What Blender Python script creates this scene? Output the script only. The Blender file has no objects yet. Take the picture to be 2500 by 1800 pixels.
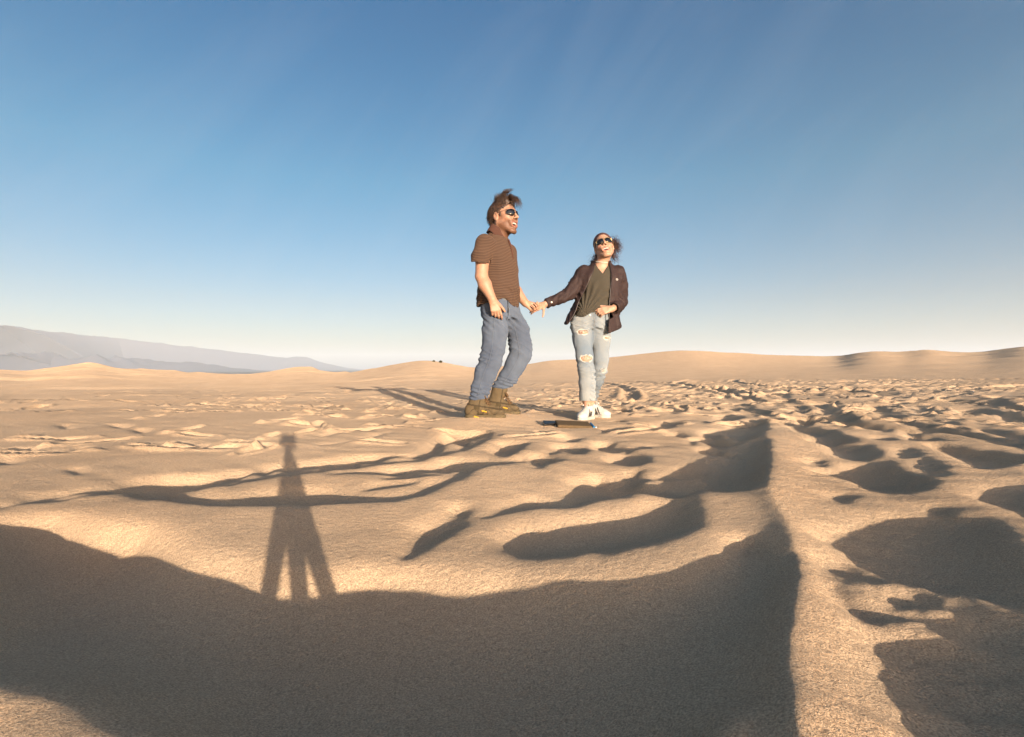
import bpy, math, random
import numpy as np
import openvdb
from mathutils import Vector, Matrix

R = math.radians
scene = bpy.context.scene

# ------------------------------------------------------------------ camera
CAM_Z = 0.40
cam_data = bpy.data.cameras.new('camera')
cam = bpy.data.objects.new('camera', cam_data)
scene.collection.objects.link(cam)
cam.location = (0, 0, CAM_Z)
cam.rotation_euler = (R(90), 0, 0)
cam_data.sensor_width = 36
cam_data.lens = 18.0
cam_data.clip_start = 0.02
cam_data.clip_end = 120000
scene.camera = cam

# ------------------------------------------------------------------ sky and sun
SUN_EL = R(7.2)
SUN_AZ = R(23.3)                      # the sun stands behind the camera, to the right; shadows fall to the left
scene.world = bpy.data.worlds.new('World')
scene.world.use_nodes = True
wn = scene.world.node_tree
wn.nodes.clear()
w_out = wn.nodes.new('ShaderNodeOutputWorld')
w_bg = wn.nodes.new('ShaderNodeBackground')
w_sky = wn.nodes.new('ShaderNodeTexSky')
w_sky.sky_type = 'NISHITA'
w_sky.sun_disc = False
w_sky.sun_elevation = SUN_EL
w_sky.sun_rotation = R(180) - SUN_AZ
w_sky.altitude = 400
w_sky.air_density = 1.0
w_sky.dust_density = 1.6
w_sky.ozone_density = 2.5
w_bg.inputs['Strength'].default_value = 0.13

def world_clouds():
    """faint high cirrus streaks mixed over the sky"""
    n, l = wn.nodes, wn.links
    tc = n.new('ShaderNodeTexCoord')
    m0 = n.new('ShaderNodeMapping'); m0.inputs['Rotation'].default_value = (0, R(48), R(6))
    mp = n.new('ShaderNodeMapping'); mp.inputs['Scale'].default_value = (1.1, 4.0, 6.5)
    mp.inputs['Location'].default_value = (.35, .2, .9)
    nz = n.new('ShaderNodeTexNoise')
    nz.inputs['Scale'].default_value = 1.15
    nz.inputs['Detail'].default_value = 9
    nz.inputs['Roughness'].default_value = 0.62
    nz.inputs['Distortion'].default_value = 0.6
    rm = n.new('ShaderNodeMapRange')
    rm.inputs['From Min'].default_value = 0.50
    rm.inputs['From Max'].default_value = 0.80
    rm.inputs['To Max'].default_value = 0.055
    mx = n.new('ShaderNodeMix'); mx.data_type = 'RGBA'
    l.new(tc.outputs['Generated'], m0.inputs['Vector']); l.new(m0.outputs['Vector'], mp.inputs['Vector'])
    l.new(mp.outputs['Vector'], nz.inputs['Vector'])
    l.new(nz.outputs['Fac'], rm.inputs['Value'])
    gm = n.new('ShaderNodeHueSaturation')
    gm.inputs['Saturation'].default_value = 1.12
    gm.inputs['Value'].default_value = 1.9
    l.new(w_sky.outputs['Color'], gm.inputs['Color'])
    # clear dry air: deep blue overhead and away from the sun, pale near the horizon and on the sun's side
    sx = n.new('ShaderNodeSeparateXYZ')
    l.new(tc.outputs['Generated'], sx.inputs['Vector'])
    def grade(stops):
        el = n.new('ShaderNodeValToRGB'); e = el.color_ramp.elements
        e[0].position, e[0].color = stops[0]; e[1].position, e[1].color = stops[-1]
        for p_, c_ in stops[1:-1]:
            k_ = e.new(p_); k_.color = c_
        l.new(sx.outputs['Z'], el.inputs['Fac']); return el
    away = grade([(0.0, (.225, .21, .25, 1)), (.12, (.225, .205, .215, 1)), (.33, (.122, .232, .228, 1)), (.58, (0, .178, .222, 1))])
    sunward = grade([(0.0, (1, .79, .66, 1)), (.3, (1, .78, .64, 1)), (.6, (.76, .65, .58, 1))])
    dt = n.new('ShaderNodeVectorMath'); dt.operation = 'DOT_PRODUCT'; dt.inputs[1].default_value = (math.sin(SUN_AZ), -math.cos(SUN_AZ), 0)
    l.new(tc.outputs['Generated'], dt.inputs[0])
    sm = n.new('ShaderNodeMapRange'); sm.interpolation_type = 'SMOOTHSTEP'; sm.inputs['From Min'].default_value = -.08; sm.inputs['From Max'].default_value = .7
    l.new(dt.outputs['Value'], sm.inputs['Value'])
    gx = n.new('ShaderNodeMix'); gx.data_type = 'RGBA'; l.new(sm.outputs['Result'], gx.inputs['Factor'])
    l.new(away.outputs['Color'], gx.inputs['A']); l.new(sunward.outputs['Color'], gx.inputs['B'])
    gr = n.new('ShaderNodeMix'); gr.data_type = 'RGBA'; gr.blend_type = 'MULTIPLY'; gr.inputs['Factor'].default_value = 1
    l.new(gm.outputs['Color'], gr.inputs['A']); l.new(gx.outputs['Result'], gr.inputs['B'])
    l.new(gr.outputs['Result'], mx.inputs['A'])
    mx.inputs['B'].default_value = (2.2, 2.25, 2.35, 1)
    l.new(rm.outputs['Result'], mx.inputs['Factor'])
    l.new(mx.outputs['Result'], w_bg.inputs['Color'])
    l.new(w_bg.outputs['Background'], w_out.inputs['Surface'])
world_clouds()

sun_data = bpy.data.lights.new('sun', 'SUN')
sun_data.energy = 3.9
sun_data.angle = R(0.53)
sun_data.color = (1.0, 0.86, 0.69)
sun = bpy.data.objects.new('sun', sun_data)
scene.collection.objects.link(sun)
to_sun = Vector((math.sin(SUN_AZ) * math.cos(SUN_EL), -math.cos(SUN_AZ) * math.cos(SUN_EL), math.sin(SUN_EL)))
sun.rotation_euler = to_sun.to_track_quat('Z', 'Y').to_euler()
sun.location = to_sun * 30

vs = scene.view_settings
vs.view_transform = 'Standard'
vs.look = 'None'
vs.exposure = 1.66
vs.gamma = 1.0
vs.use_curve_mapping = False
scene.cycles.max_bounces = 6
scene.cycles.volume_bounces = 1

# ------------------------------------------------------------------ small helpers
C = scene.collection
rng = np.random.default_rng(7)
random.seed(7)

def tag(o, label=None, cat=None, group=None, kind=None):
    if label: o['label'] = label
    if cat: o['category'] = cat
    if group: o['group'] = group
    if kind: o['kind'] = kind
    return o

def mesh_from(name, co, faces, smooth=True):
    """co (n,3); faces: (m,3) or (m,4) int array, or list of such arrays"""
    me = bpy.data.meshes.new(name)
    co = np.asarray(co, np.float32)
    if isinstance(faces, np.ndarray): faces = [faces]
    faces = [np.asarray(f, np.int32) for f in faces if len(f)]
    li = np.concatenate([f.ravel() for f in faces])
    lt = np.concatenate([np.full(len(f), f.shape[1], np.int32) for f in faces])
    ls = np.concatenate([[0], np.cumsum(lt)[:-1]]).astype(np.int32)
    me.vertices.add(len(co)); me.vertices.foreach_set('co', co.ravel())
    me.loops.add(len(li)); me.loops.foreach_set('vertex_index', li)
    me.polygons.add(len(lt)); me.polygons.foreach_set('loop_start', ls)
    me.polygons.foreach_set('loop_total', lt)
    if smooth: me.polygons.foreach_set('use_smooth', np.ones(len(lt), bool))
    me.update(calc_edges=True)
    me.validate()
    return me

def add_obj(name, me, mat=None, parent=None):
    o = bpy.data.objects.new(name, me)
    C.objects.link(o)
    if mat is not None and me is not None: me.materials.append(mat)
    if parent is not None: o.parent = parent
    return o

def empty(name, loc=(0, 0, 0)):
    o = bpy.data.objects.new(name, None)
    o.location = loc
    o.empty_display_size = 0.1
    C.objects.link(o)
    return o

def new_mat(name, col=(0.5, 0.5, 0.5), rough=0.7, spec=0.3, metal=0.0, diff_rough=0.0):
    m = bpy.data.materials.new(name)
    m.use_nodes = True
    b = m.node_tree.nodes['Principled BSDF']
    b.inputs['Base Color'].default_value = (*col, 1)
    b.inputs['Roughness'].default_value = rough
    b.inputs['Specular IOR Level'].default_value = spec
    b.inputs['Metallic'].default_value = metal
    b.inputs['Diffuse Roughness'].default_value = diff_rough
    return m, m.node_tree.nodes, m.node_tree.links, b

def value_noise(x, y, seed=0):
    """smooth lattice noise in -1..1"""
    xi = np.floor(x).astype(np.int64); yi = np.floor(y).astype(np.int64)
    fx = x - xi; fy = y - yi
    fx = fx * fx * fx * (fx * (fx * 6 - 15) + 10); fy = fy * fy * fy * (fy * (fy * 6 - 15) + 10)
    def h(a, b):
        v = (a * 374761393 + b * 668265263 + seed * 1442695041) & 0xffffffff
        v = ((v ^ (v >> 13)) * 1274126177) & 0xffffffff
        return ((v ^ (v >> 16)) & 0xffff) / 32767.5 - 1
    return ((h(xi, yi) * (1 - fx) + h(xi + 1, yi) * fx) * (1 - fy) +
            (h(xi, yi + 1) * (1 - fx) + h(xi + 1, yi + 1) * fx) * fy)

def fbm(x, y, seed=0, oct=4, gain=0.5):
    s = 0; a = 1; t = 0
    for k in range(oct):
        s = s + a * value_noise(x * 2 ** k + 17.3 * k, y * 2 ** k - 9.1 * k, seed + k); t += a; a *= gain
    return s / t

def smoothstep(a, b, x):
    t = np.clip((x - a) / (b - a), 0, 1)
    return t * t * (3 - 2 * t)

# ------------------------------------------------------------------ the sand: hollows and crests round the camera
# Outlines of the patches of near sand that lie in a lee hollow (SHADE), and of ground left to itself (FREE):
# steps of 4 mm along and across the direction the low sun shines in. The sand is then shaped so that each hollow drops behind its crest.
SHADE = [
    [54,169,54,172,57,172,57,180,60,180,60,190,63,190,63,198,66,198,66,208,68,208,68,220,72,220,72,228,75,228,75,238,78,238,84,264,87,264,87,270,96,274,96,280,99,280,99,286,102,286,102,294,105,294,105,300,108,300,108,306,111,306,111,315,114,315,114,318,123,324,123,330,140,345,140,351,144,351,144,357,150,361,156,379,162,381,167,399,170,399,176,409,198,406,198,409,210,418,210,424,213,424,210,391,213,391,213,385,216,385,216,379,219,379,219,345,216,345,216,324,213,324,210,288,204,288,200,282,194,286,192,280,182,280,182,276,176,274,182,252,176,250,176,244,174,244,162,228,153,232,153,246,150,246,150,250,153,250,153,258,159,258,159,262,164,262,164,264,170,264,170,268,176,268,176,270,162,268,162,264,138,264,138,262,129,262,126,270,105,264,108,258,123,262,120,238,123,238,123,240,129,244,129,250,140,258,140,250,134,246,134,244,140,244,140,240,138,240,138,234,134,234,134,226,132,226,132,220,129,220,129,210,144,214,150,222,156,222,156,220,153,220,150,214,144,214,140,208,134,208,134,204,126,202,129,210,123,210,123,214,126,214,126,226,129,226,134,244,123,234,120,226,114,226,111,210,114,210,120,192,117,192,117,186,108,180,108,174,96,165,96,159,81,147,81,141,78,141,72,133,68,133,68,141,66,141,66,147,63,147,63,153,60,153,60,159,57,159,57,169],
    [57,69,57,73,66,79,66,85,75,91,75,97,102,121,102,127,105,127,105,129,117,139,117,145,129,153,129,159,134,163,134,169,140,172,140,178,147,180,147,186,150,186,153,196,159,198,162,210,176,222,176,228,188,238,188,244,192,244,192,234,194,234,194,238,200,238,200,240,210,240,210,244,222,246,222,238,216,234,216,228,213,228,213,226,207,222,207,216,200,214,198,198,194,198,194,190,192,190,192,178,188,178,188,174,192,174,192,159,194,159,194,139,207,129,207,123,216,117,216,111,234,97,240,79,264,57,267,42,273,42,273,40,270,40,270,36,273,36,270,10,273,10,276,-2,279,-2,285,-12,290,-12,296,-20,302,-20,336,-56,342,-56,342,-60,348,-60,351,-66,357,-66,357,-68,375,-75,378,-81,384,-81,387,-87,393,-87,393,-89,399,-93,399,-99,411,-107,411,-113,422,-123,422,-129,428,-129,428,-131,456,-155,458,-171,462,-171,462,-192,458,-192,458,-195,450,-195,450,-192,444,-192,444,-189,434,-189,434,-186,428,-186,428,-183,420,-183,420,-180,411,-180,411,-177,405,-177,405,-174,387,-171,387,-167,381,-167,381,-165,363,-161,363,-159,348,-155,348,-153,342,-153,342,-149,324,-147,324,-143,318,-143,318,-141,290,-135,290,-131,276,-129,276,-125,270,-125,270,-123,261,-123,261,-119,252,-119,252,-117,246,-117,246,-113,228,-111,228,-107,222,-107,222,-105,204,-101,204,-99,213,-99,213,-95,204,-89,204,-84,200,-84,198,-75,188,-68,188,-62,186,-62,170,-44,164,-44,164,-42,159,-38,156,-30,150,-30,147,-24,140,-24,140,-20,132,-18,129,-12,117,-12,117,-8,105,-8,105,-6,93,-6,93,-2,90,-2,90,4,87,4,87,10,84,10,84,16,81,16,81,22,78,22,78,28,75,28,75,34,72,34,72,42,68,42,68,48,66,48,66,54,63,54,63,63,60,63,60,69],
    [96,103,96,99,102,99,105,115,96,109],
    [120,-68,120,-66,126,-66,126,-68,144,-72,144,-75,150,-75,150,-78,159,-78,159,-81,174,-84,174,-87,180,-87,180,-89,198,-93,198,-95,204,-95,204,-99,188,-95,188,-93,180,-93,180,-89,174,-89,174,-87,164,-87,164,-84,156,-84,156,-81,147,-81,147,-78,140,-78,140,-75,132,-75,132,-72],
    [153,427,156,442,159,442,162,456,164,456,164,466,167,466,167,474,170,474,170,484,174,484,174,490,176,490,176,498,180,498,186,526,188,526,188,532,192,532,192,540,194,540,200,567,204,567,204,573,207,573,207,582,216,582,216,579,225,573,228,558,231,558,228,514,225,514,225,502,222,502,219,480,216,480,216,474,210,474,210,468,204,468,204,466,198,468,194,460,186,456,186,450,182,450,176,442,170,442,167,436,156,432,156,427],
    [228,637,231,652,234,652,234,661,237,661,240,676,243,676,243,684,246,684,246,694,249,694,249,702,252,702,255,718,258,718,261,723,270,723,273,730,279,730,279,733,290,735,294,742,308,745,308,747,314,747,318,754,332,757,332,759,348,759,348,762,372,766,372,769,381,769,381,771,390,771,390,769,396,766,396,759,390,762,387,754,378,750,378,747,372,747,375,742,369,742,369,738,363,735,363,730,351,723,351,718,344,714,344,709,338,706,338,700,332,700,332,696,336,696,336,694,330,694,332,688,330,688,330,690,326,690,330,684,324,688,326,682,320,682,318,673,314,673,314,667,312,667,312,661,306,661,306,658,308,658,308,655,302,655,306,649,300,649,296,637,290,634,290,628,288,628,288,624,282,621,282,615,276,612,276,603,273,603,273,609,267,609,270,618,264,618,264,621,267,621,267,624,264,624,264,628,267,628,267,640,270,640,270,643,267,643,267,646,270,646,267,655,270,655,270,661,273,661,273,676,276,676,276,682,279,682,279,684,276,684,276,688,279,688,276,694,270,694,273,688,258,676,258,670,249,664,249,658,243,655,243,649,240,649,237,643,231,643,231,637],
    [234,153,234,186,237,186,234,192,237,192,237,208,240,208,240,216,243,216,246,232,249,232,279,264,285,264,290,274,302,276,302,280,312,286,312,288,306,288,306,292,308,292,314,300,320,300,320,303,314,303,318,309,312,309,312,312,308,312,312,306,306,309,306,306,308,306,308,303,306,303,306,306,300,309,302,315,294,321,294,324,296,324,294,330,300,333,300,336,294,336,296,345,300,345,300,351,302,351,302,355,308,357,308,363,320,373,320,379,324,379,324,381,330,385,330,391,342,399,342,406,354,415,354,421,369,432,369,438,381,448,381,454,393,462,393,468,405,478,405,484,422,498,422,504,438,516,438,522,452,534,452,540,456,540,456,544,471,556,471,561,486,573,486,579,495,582,495,588,498,588,504,597,516,597,516,600,519,600,519,594,522,594,522,591,519,591,519,588,522,588,522,576,519,576,516,550,513,550,513,540,510,540,510,534,504,532,504,526,492,516,492,510,495,510,504,522,522,526,522,522,519,522,519,520,522,520,522,502,516,498,513,486,507,490,510,484,504,486,507,480,501,484,495,474,492,474,495,484,486,484,486,490,483,490,483,496,480,496,480,490,477,490,477,484,471,480,471,472,468,472,462,454,456,450,456,444,452,444,452,438,446,436,446,430,440,427,440,421,438,421,438,415,434,415,428,397,422,393,422,381,420,381,417,369,402,357,399,321,402,321,405,312,420,312,420,318,422,318,426,327,432,330,428,312,422,309,420,288,414,286,414,280,428,280,428,274,426,274,426,268,420,264,417,240,411,240,405,232,399,232,396,226,390,226,387,220,381,220,375,210,369,210,369,208,360,204,357,192,363,192,363,186,369,184,372,174,369,174,366,165,360,163,357,145,338,129,338,123,336,123,336,117,332,117,332,127,336,127,336,135,338,135,338,139,336,139,336,141,338,141,338,151,336,151,336,153,338,153,338,165,344,165,344,169,336,172,336,174,342,174,342,178,336,178,336,180,332,180,336,186,330,190,332,208,336,208,336,214,342,214,342,216,336,216,336,220,342,220,342,222,332,226,332,228,338,232,338,238,330,238,330,240,338,244,342,250,338,250,338,256,332,258,332,264,320,268,318,274,308,274,308,268,312,268,312,262,308,262,308,244,306,244,306,234,302,234,302,228,300,228,302,202,306,202,306,159,302,159,306,135,302,135,288,117,282,117,282,115,276,115,276,111,273,111,273,115,255,115,255,117,246,123,246,129,243,129,243,139,240,139,240,141,243,141,243,151],
    [240,436,240,438,243,438,243,448,240,448,243,456,240,456,240,460,243,460,243,468,246,468,249,490,252,490,255,502,261,504,261,510,264,510,270,520,276,520,288,534,294,534,294,540,300,540,302,546,312,546,314,552,320,552,320,558,324,558,324,564,330,567,332,579,342,582,344,588,351,588,351,582,354,582,354,576,357,576,357,573,354,573,354,570,357,570,357,538,354,538,354,528,351,528,351,520,348,520,348,474,344,474,344,462,338,466,338,468,342,468,342,478,336,474,336,468,332,468,332,478,330,478,326,472,320,474,320,472,314,472,314,468,308,468,308,466,300,466,300,462,290,456,290,450,288,450,279,438,273,438,270,430,267,430,267,432,264,432,264,430,258,432,258,427,252,430,252,424,249,424,249,430,246,430,249,436],
    [249,369,249,379,252,379,255,393,261,393,261,397,267,399,267,381,261,379,261,373,252,373,252,369],
    [267,522,267,534,270,534,270,544,273,544,270,550,273,550,273,556,279,558,279,564,285,567,290,585,294,585,296,594,312,606,312,612,318,615,318,621,338,640,336,621,330,618,330,609,326,609,326,603,324,603,324,594,320,594,320,588,314,585,312,573,306,570,302,558,290,550,290,544,285,544,285,538,279,534,279,528,276,528,276,534,273,534,273,528,270,528,270,522],
    [282,57,282,60,290,66,288,73,294,73,294,79,302,85,302,91,312,93,320,105,330,105,330,109,344,111,344,115,366,117,357,105,351,105,351,103,332,87,332,79,326,79,330,69,326,69,326,75,320,75,320,73,312,69,312,66,302,66,302,63,294,63,294,60],
    [285,762,285,771,288,771,288,778,290,778,290,786,294,786,296,805,300,805,300,810,302,810,306,828,308,828,308,834,312,834,312,843,318,843,318,850,324,850,324,855,330,855,330,858,338,864,338,870,348,876,344,886,342,886,338,870,336,870,336,874,326,874,326,870,324,870,324,876,326,876,326,883,330,883,330,892,332,892,336,910,338,910,338,916,342,916,344,934,348,934,348,940,351,940,354,957,357,957,357,964,360,964,360,972,369,976,369,979,378,979,378,981,405,979,405,981,411,984,414,996,422,1000,422,1005,428,1005,432,1015,438,1015,444,1024,462,1024,458,1005,456,1005,456,1012,452,1012,450,996,446,996,446,1003,444,1003,444,996,440,996,438,991,432,991,432,984,426,984,422,979,417,979,417,972,414,972,417,967,411,967,408,952,402,955,405,945,399,945,396,931,393,931,393,936,390,936,390,928,387,928,384,916,378,919,378,910,369,907,369,900,372,900,372,904,378,904,384,912,390,912,393,922,399,922,402,928,408,928,408,934,417,934,417,936,422,936,422,940,440,945,440,952,444,952,446,957,450,957,450,952,458,952,462,957,468,957,468,960,483,972,483,979,486,979,486,984,489,984,489,991,492,991,498,1008,501,1008,501,1012,513,1012,513,1015,531,1029,531,1036,534,1036,540,1053,548,1056,552,1066,560,1066,560,1068,564,1068,564,1063,558,1063,558,1056,548,1053,548,1048,546,1048,540,1029,534,1029,534,1024,525,1020,525,1015,516,1012,516,1005,510,1003,507,991,513,991,516,1000,525,1003,528,1015,534,1015,534,1017,543,1020,548,1029,554,1029,554,1036,560,1036,564,1041,570,1041,570,1044,576,1048,576,1053,584,1056,588,1068,594,1068,594,1074,600,1078,600,1084,606,1084,606,1090,614,1092,618,1102,624,1102,624,1108,636,1116,636,1122,639,1122,642,1128,648,1128,650,1140,654,1140,656,1146,662,1146,668,1164,678,1168,684,1186,686,1186,686,1188,696,1194,696,1201,702,1203,702,1210,696,1210,696,1213,698,1213,704,1230,714,1234,714,1237,722,1242,722,1249,726,1249,728,1258,734,1258,734,1261,743,1263,746,1275,750,1275,750,1278,756,1282,756,1287,762,1290,768,1309,777,1314,777,1321,783,1324,786,1336,792,1338,792,1344,801,1350,807,1368,813,1372,816,1384,822,1386,822,1392,831,1398,834,1410,840,1414,840,1408,837,1408,837,1402,834,1402,831,1396,837,1396,837,1392,846,1386,846,1378,843,1378,843,1372,837,1368,837,1362,831,1360,831,1354,828,1354,828,1348,822,1344,819,1332,813,1330,810,1318,804,1314,804,1309,801,1309,795,1290,789,1287,789,1273,786,1273,786,1266,780,1263,780,1249,777,1249,777,1242,771,1239,771,1230,768,1230,765,1215,762,1215,759,1206,756,1206,753,1227,743,1230,743,1234,738,1234,734,1222,732,1222,728,1213,726,1213,728,1203,732,1203,732,1206,738,1206,738,1203,753,1203,753,1206,756,1206,756,1201,750,1198,750,1192,743,1188,743,1182,732,1182,732,1180,720,1182,720,1198,716,1198,716,1192,710,1188,708,1176,702,1174,702,1168,698,1168,698,1162,696,1162,690,1144,684,1140,680,1128,674,1126,672,1114,668,1114,668,1110,662,1114,662,1108,660,1108,660,1102,654,1098,654,1092,650,1092,650,1098,648,1098,650,1086,648,1086,648,1092,645,1092,642,1084,639,1084,639,1090,636,1090,630,1072,626,1072,626,1078,620,1074,620,1068,614,1066,612,1053,606,1053,602,1032,596,1032,594,1020,590,1020,590,1027,584,1027,584,1029,578,1032,576,1024,560,1024,560,1017,558,1017,558,1012,554,1012,552,1003,548,1003,552,1017,546,1015,546,1008,543,1008,543,1003,540,1003,540,996,537,996,537,991,534,991,534,981,531,981,525,964,516,960,516,955,510,952,513,945,540,943,540,940,537,940,537,936,531,936,531,940,522,936,522,931,519,931,519,924,513,922,513,916,510,916,507,904,501,900,498,888,492,888,495,883,489,883,489,880,480,874,480,864,477,864,477,858,474,858,477,850,471,850,474,843,468,843,468,838,462,838,462,831,458,831,456,819,450,816,444,798,438,798,440,793,434,793,434,786,432,786,432,793,428,793,428,786,432,786,432,781,428,781,428,786,426,786,428,774,426,774,426,781,422,781,422,774,417,771,420,798,417,798,417,793,414,793,414,786,411,786,411,781,408,781,405,798,399,802,399,814,402,814,402,816,411,816,414,822,420,822,420,826,426,828,426,834,428,834,428,840,432,840,432,850,422,852,422,855,417,855,417,858,408,858,408,862,402,864,402,870,444,867,444,870,452,870,452,874,456,874,452,864,458,864,458,867,468,870,468,876,471,876,471,883,474,883,474,895,477,895,477,907,474,907,474,900,471,900,471,895,468,895,468,888,464,888,464,883,462,883,464,900,456,907,456,919,452,919,452,922,438,922,438,919,422,916,422,912,414,907,414,900,402,900,402,895,396,898,393,892,387,892,387,886,381,888,381,883,378,883,381,876,399,874,396,862,393,862,393,867,387,867,387,862,384,862,384,864,381,864,381,858,375,862,372,852,366,855,366,838,363,838,360,843,357,843,357,838,354,838,354,843,351,843,351,834,348,834,348,840,344,840,344,831,338,834,336,819,332,819,332,826,330,826,332,814,326,816,324,802,318,805,318,795,312,798,312,790,306,793,306,783,300,786,300,778,294,778,290,769,288,769,288,762],
    [314,432,314,438,318,438,320,448,324,448,324,442,326,442,326,438,320,442,324,432,320,432,320,438,318,438,318,432],
    [348,612,348,640,351,640,351,643,348,643,348,649,351,649,348,655,351,655,354,667,360,670,360,676,372,684,372,690,378,694,378,700,384,700,384,706,387,706,390,711,396,711,396,700,393,700,393,694,390,694,387,676,381,673,381,664,378,664,372,646,363,640,363,634,357,631,357,624,354,624,354,618,351,618,351,612],
    [360,594,360,600,366,603,366,609,369,609,369,615,372,615,372,621,375,621,381,640,387,643,390,655,405,655,405,661,411,664,411,670,417,673,417,679,422,679,422,684,428,684,428,690,434,690,432,684,450,682,452,676,464,676,464,679,458,682,458,688,450,694,450,702,452,702,456,709,462,709,462,714,468,714,471,721,477,721,477,726,483,726,483,733,492,735,492,742,522,769,522,774,528,774,528,778,531,778,534,783,540,783,546,793,554,793,554,798,570,802,572,807,600,807,600,810,608,810,608,814,624,816,626,822,636,822,639,828,650,831,650,838,654,838,666,852,672,852,680,864,686,864,686,855,684,855,684,850,672,840,672,834,666,838,668,831,662,834,662,831,666,831,666,828,660,831,662,826,656,826,656,822,650,826,656,816,648,822,648,819,642,819,642,814,636,814,636,810,618,805,618,802,630,802,630,798,624,798,624,795,608,795,606,790,600,790,600,786,606,786,606,783,594,783,594,778,590,778,588,771,582,771,584,766,578,766,576,759,570,759,570,757,572,757,570,750,564,750,564,747,552,745,548,738,543,738,546,733,540,735,543,730,537,733,537,726,531,726,531,723,519,714,519,709,513,709,510,696,504,694,501,679,492,673,489,664,486,664,486,670,474,670,474,673,471,673,471,670,462,664,462,658,452,655,452,649,450,649,446,640,438,634,438,628,426,618,426,612,417,606,417,600,411,600,411,597,408,597,402,588,396,588,390,579,381,582,378,573,375,573,375,579,363,579,363,594],
    [363,510,366,520,369,520,369,528,375,528,378,534,390,538,387,520,384,520,384,514,381,514,375,496,369,492,369,502,366,502,366,510],
    [375,300,378,294,390,294,390,303,393,303,390,309,396,312,396,321,390,324,390,327,396,330,396,342,390,342,393,349,384,349,384,351,381,351,381,355,384,355,381,361,378,361,378,351,381,351,381,345,384,345,384,327,381,327,381,318,378,318,378,312,375,312],
    [387,66,390,75,396,79,396,81,393,81,396,93,402,93,405,103,411,103,411,109,417,109,417,115,426,117,426,123,434,123,434,127,432,127,434,135,438,135,450,151,456,151,458,157,464,157,464,163,471,163,471,172,480,174,480,184,486,184,483,190,492,190,492,192,486,192,486,196,492,196,489,202,495,204,495,210,501,210,498,216,501,216,501,220,510,220,510,222,504,222,504,226,516,228,513,234,522,234,522,238,528,238,528,240,534,244,534,238,528,234,525,222,528,222,528,216,546,202,546,196,552,192,552,184,554,184,554,178,558,178,560,169,558,169,554,153,546,147,546,141,540,139,540,129,537,129,537,123,540,123,540,93,537,93,534,79,531,79,528,51,519,48,522,40,513,40,513,45,510,45,510,51,507,51,507,57,504,57,504,66,498,63,498,69,495,69,495,99,501,99,501,103,498,103,498,115,495,115,492,127,483,133,483,139,489,141,492,153,486,153,477,141,471,141,471,139,452,133,452,129,444,123,440,109,438,109,434,103,426,103,422,97,414,93,414,87,411,87,411,79,414,79,414,75,411,75,411,73,422,63,422,57,428,57,434,48,440,48,440,45,464,24,464,18,468,18,468,12,471,12,471,4,474,4,474,-6,477,-6,477,-32,468,-38,468,-48,471,-48,474,-60,477,-60,489,-75,495,-75,495,-78,501,-78,501,-81,510,-81,510,-84,519,-84,519,-87,525,-87,531,-95,537,-95,537,-93,531,-89,531,-84,525,-84,525,-81,519,-78,519,-72,516,-72,516,-75,510,-72,510,-60,513,-60,510,-50,516,-48,516,-42,522,-38,519,-32,531,-24,528,-18,534,-14,534,-12,531,-12,534,-6,528,-2,528,0,534,0,534,4,528,6,528,10,531,10,528,16,534,16,534,18,531,18,528,24,531,24,531,30,534,30,537,48,540,48,543,60,552,63,548,69,558,73,554,79,566,81,566,85,560,85,560,91,566,91,560,99,570,99,564,109,570,109,566,117,572,121,566,129,578,129,578,133,570,133,570,135,578,135,576,141,588,141,588,145,582,145,582,147,594,147,594,151,584,151,588,157,594,157,594,159,584,159,584,163,596,163,596,165,594,165,594,172,596,172,594,178,602,178,600,184,608,184,608,186,602,186,606,198,612,198,614,208,620,204,624,214,630,214,633,220,642,220,642,222,645,222,642,228,650,228,654,234,662,234,662,240,672,240,668,246,678,246,680,252,686,250,686,256,690,256,690,258,696,256,698,264,702,264,702,258,704,258,704,264,708,264,704,270,720,274,720,276,728,276,728,280,734,280,734,282,743,282,746,288,756,288,756,292,762,292,762,294,780,298,780,300,786,300,786,303,792,303,792,306,804,306,804,303,801,303,801,300,807,298,807,294,804,294,804,292,807,292,807,288,804,288,804,282,807,282,807,280,804,280,804,258,807,258,807,246,810,246,810,244,804,240,801,232,795,232,789,222,783,222,780,216,768,214,765,208,746,202,743,196,734,196,734,192,728,192,728,190,722,190,722,186,716,186,716,184,710,184,710,180,702,180,702,178,696,178,696,174,690,174,690,172,680,172,678,165,668,165,668,163,662,163,662,159,645,157,645,147,639,147,639,145,642,145,642,135,645,135,645,129,648,129,645,121,648,121,648,115,650,115,654,79,650,79,650,63,648,63,648,54,645,54,645,48,642,48,639,28,636,28,636,6,633,6,633,4,636,4,636,-6,633,-6,633,-18,606,-42,606,-48,600,-50,600,-60,596,-60,596,-87,600,-87,600,-93,596,-93,596,-111,600,-111,600,-117,594,-119,590,-131,584,-131,584,-135,578,-135,578,-137,570,-137,570,-141,566,-141,566,-137,558,-141,558,-143,552,-147,552,-153,548,-153,543,-171,540,-171,534,-180,528,-180,525,-186,510,-189,501,-201,498,-201,501,-183,504,-183,504,-174,501,-174,501,-171,504,-171,504,-161,510,-159,510,-149,516,-147,516,-143,507,-147,507,-131,513,-131,510,-123,525,-123,525,-119,507,-119,507,-123,504,-123,504,-119,495,-119,489,-111,483,-111,480,-105,474,-105,477,-99,468,-99,471,-93,464,-93,464,-87,458,-87,458,-81,450,-75,450,-68,444,-68,444,-62,440,-62,438,-56,432,-56,432,-50,426,-48,426,-42,422,-42,422,-36,420,-36,420,-30,417,-30,417,-24,414,-24,414,-18,411,-18,411,-12,408,-12,405,6,396,10,396,12,402,12,402,16,396,16,399,22,396,22,396,28,393,28,396,36,393,36,390,66],
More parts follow.
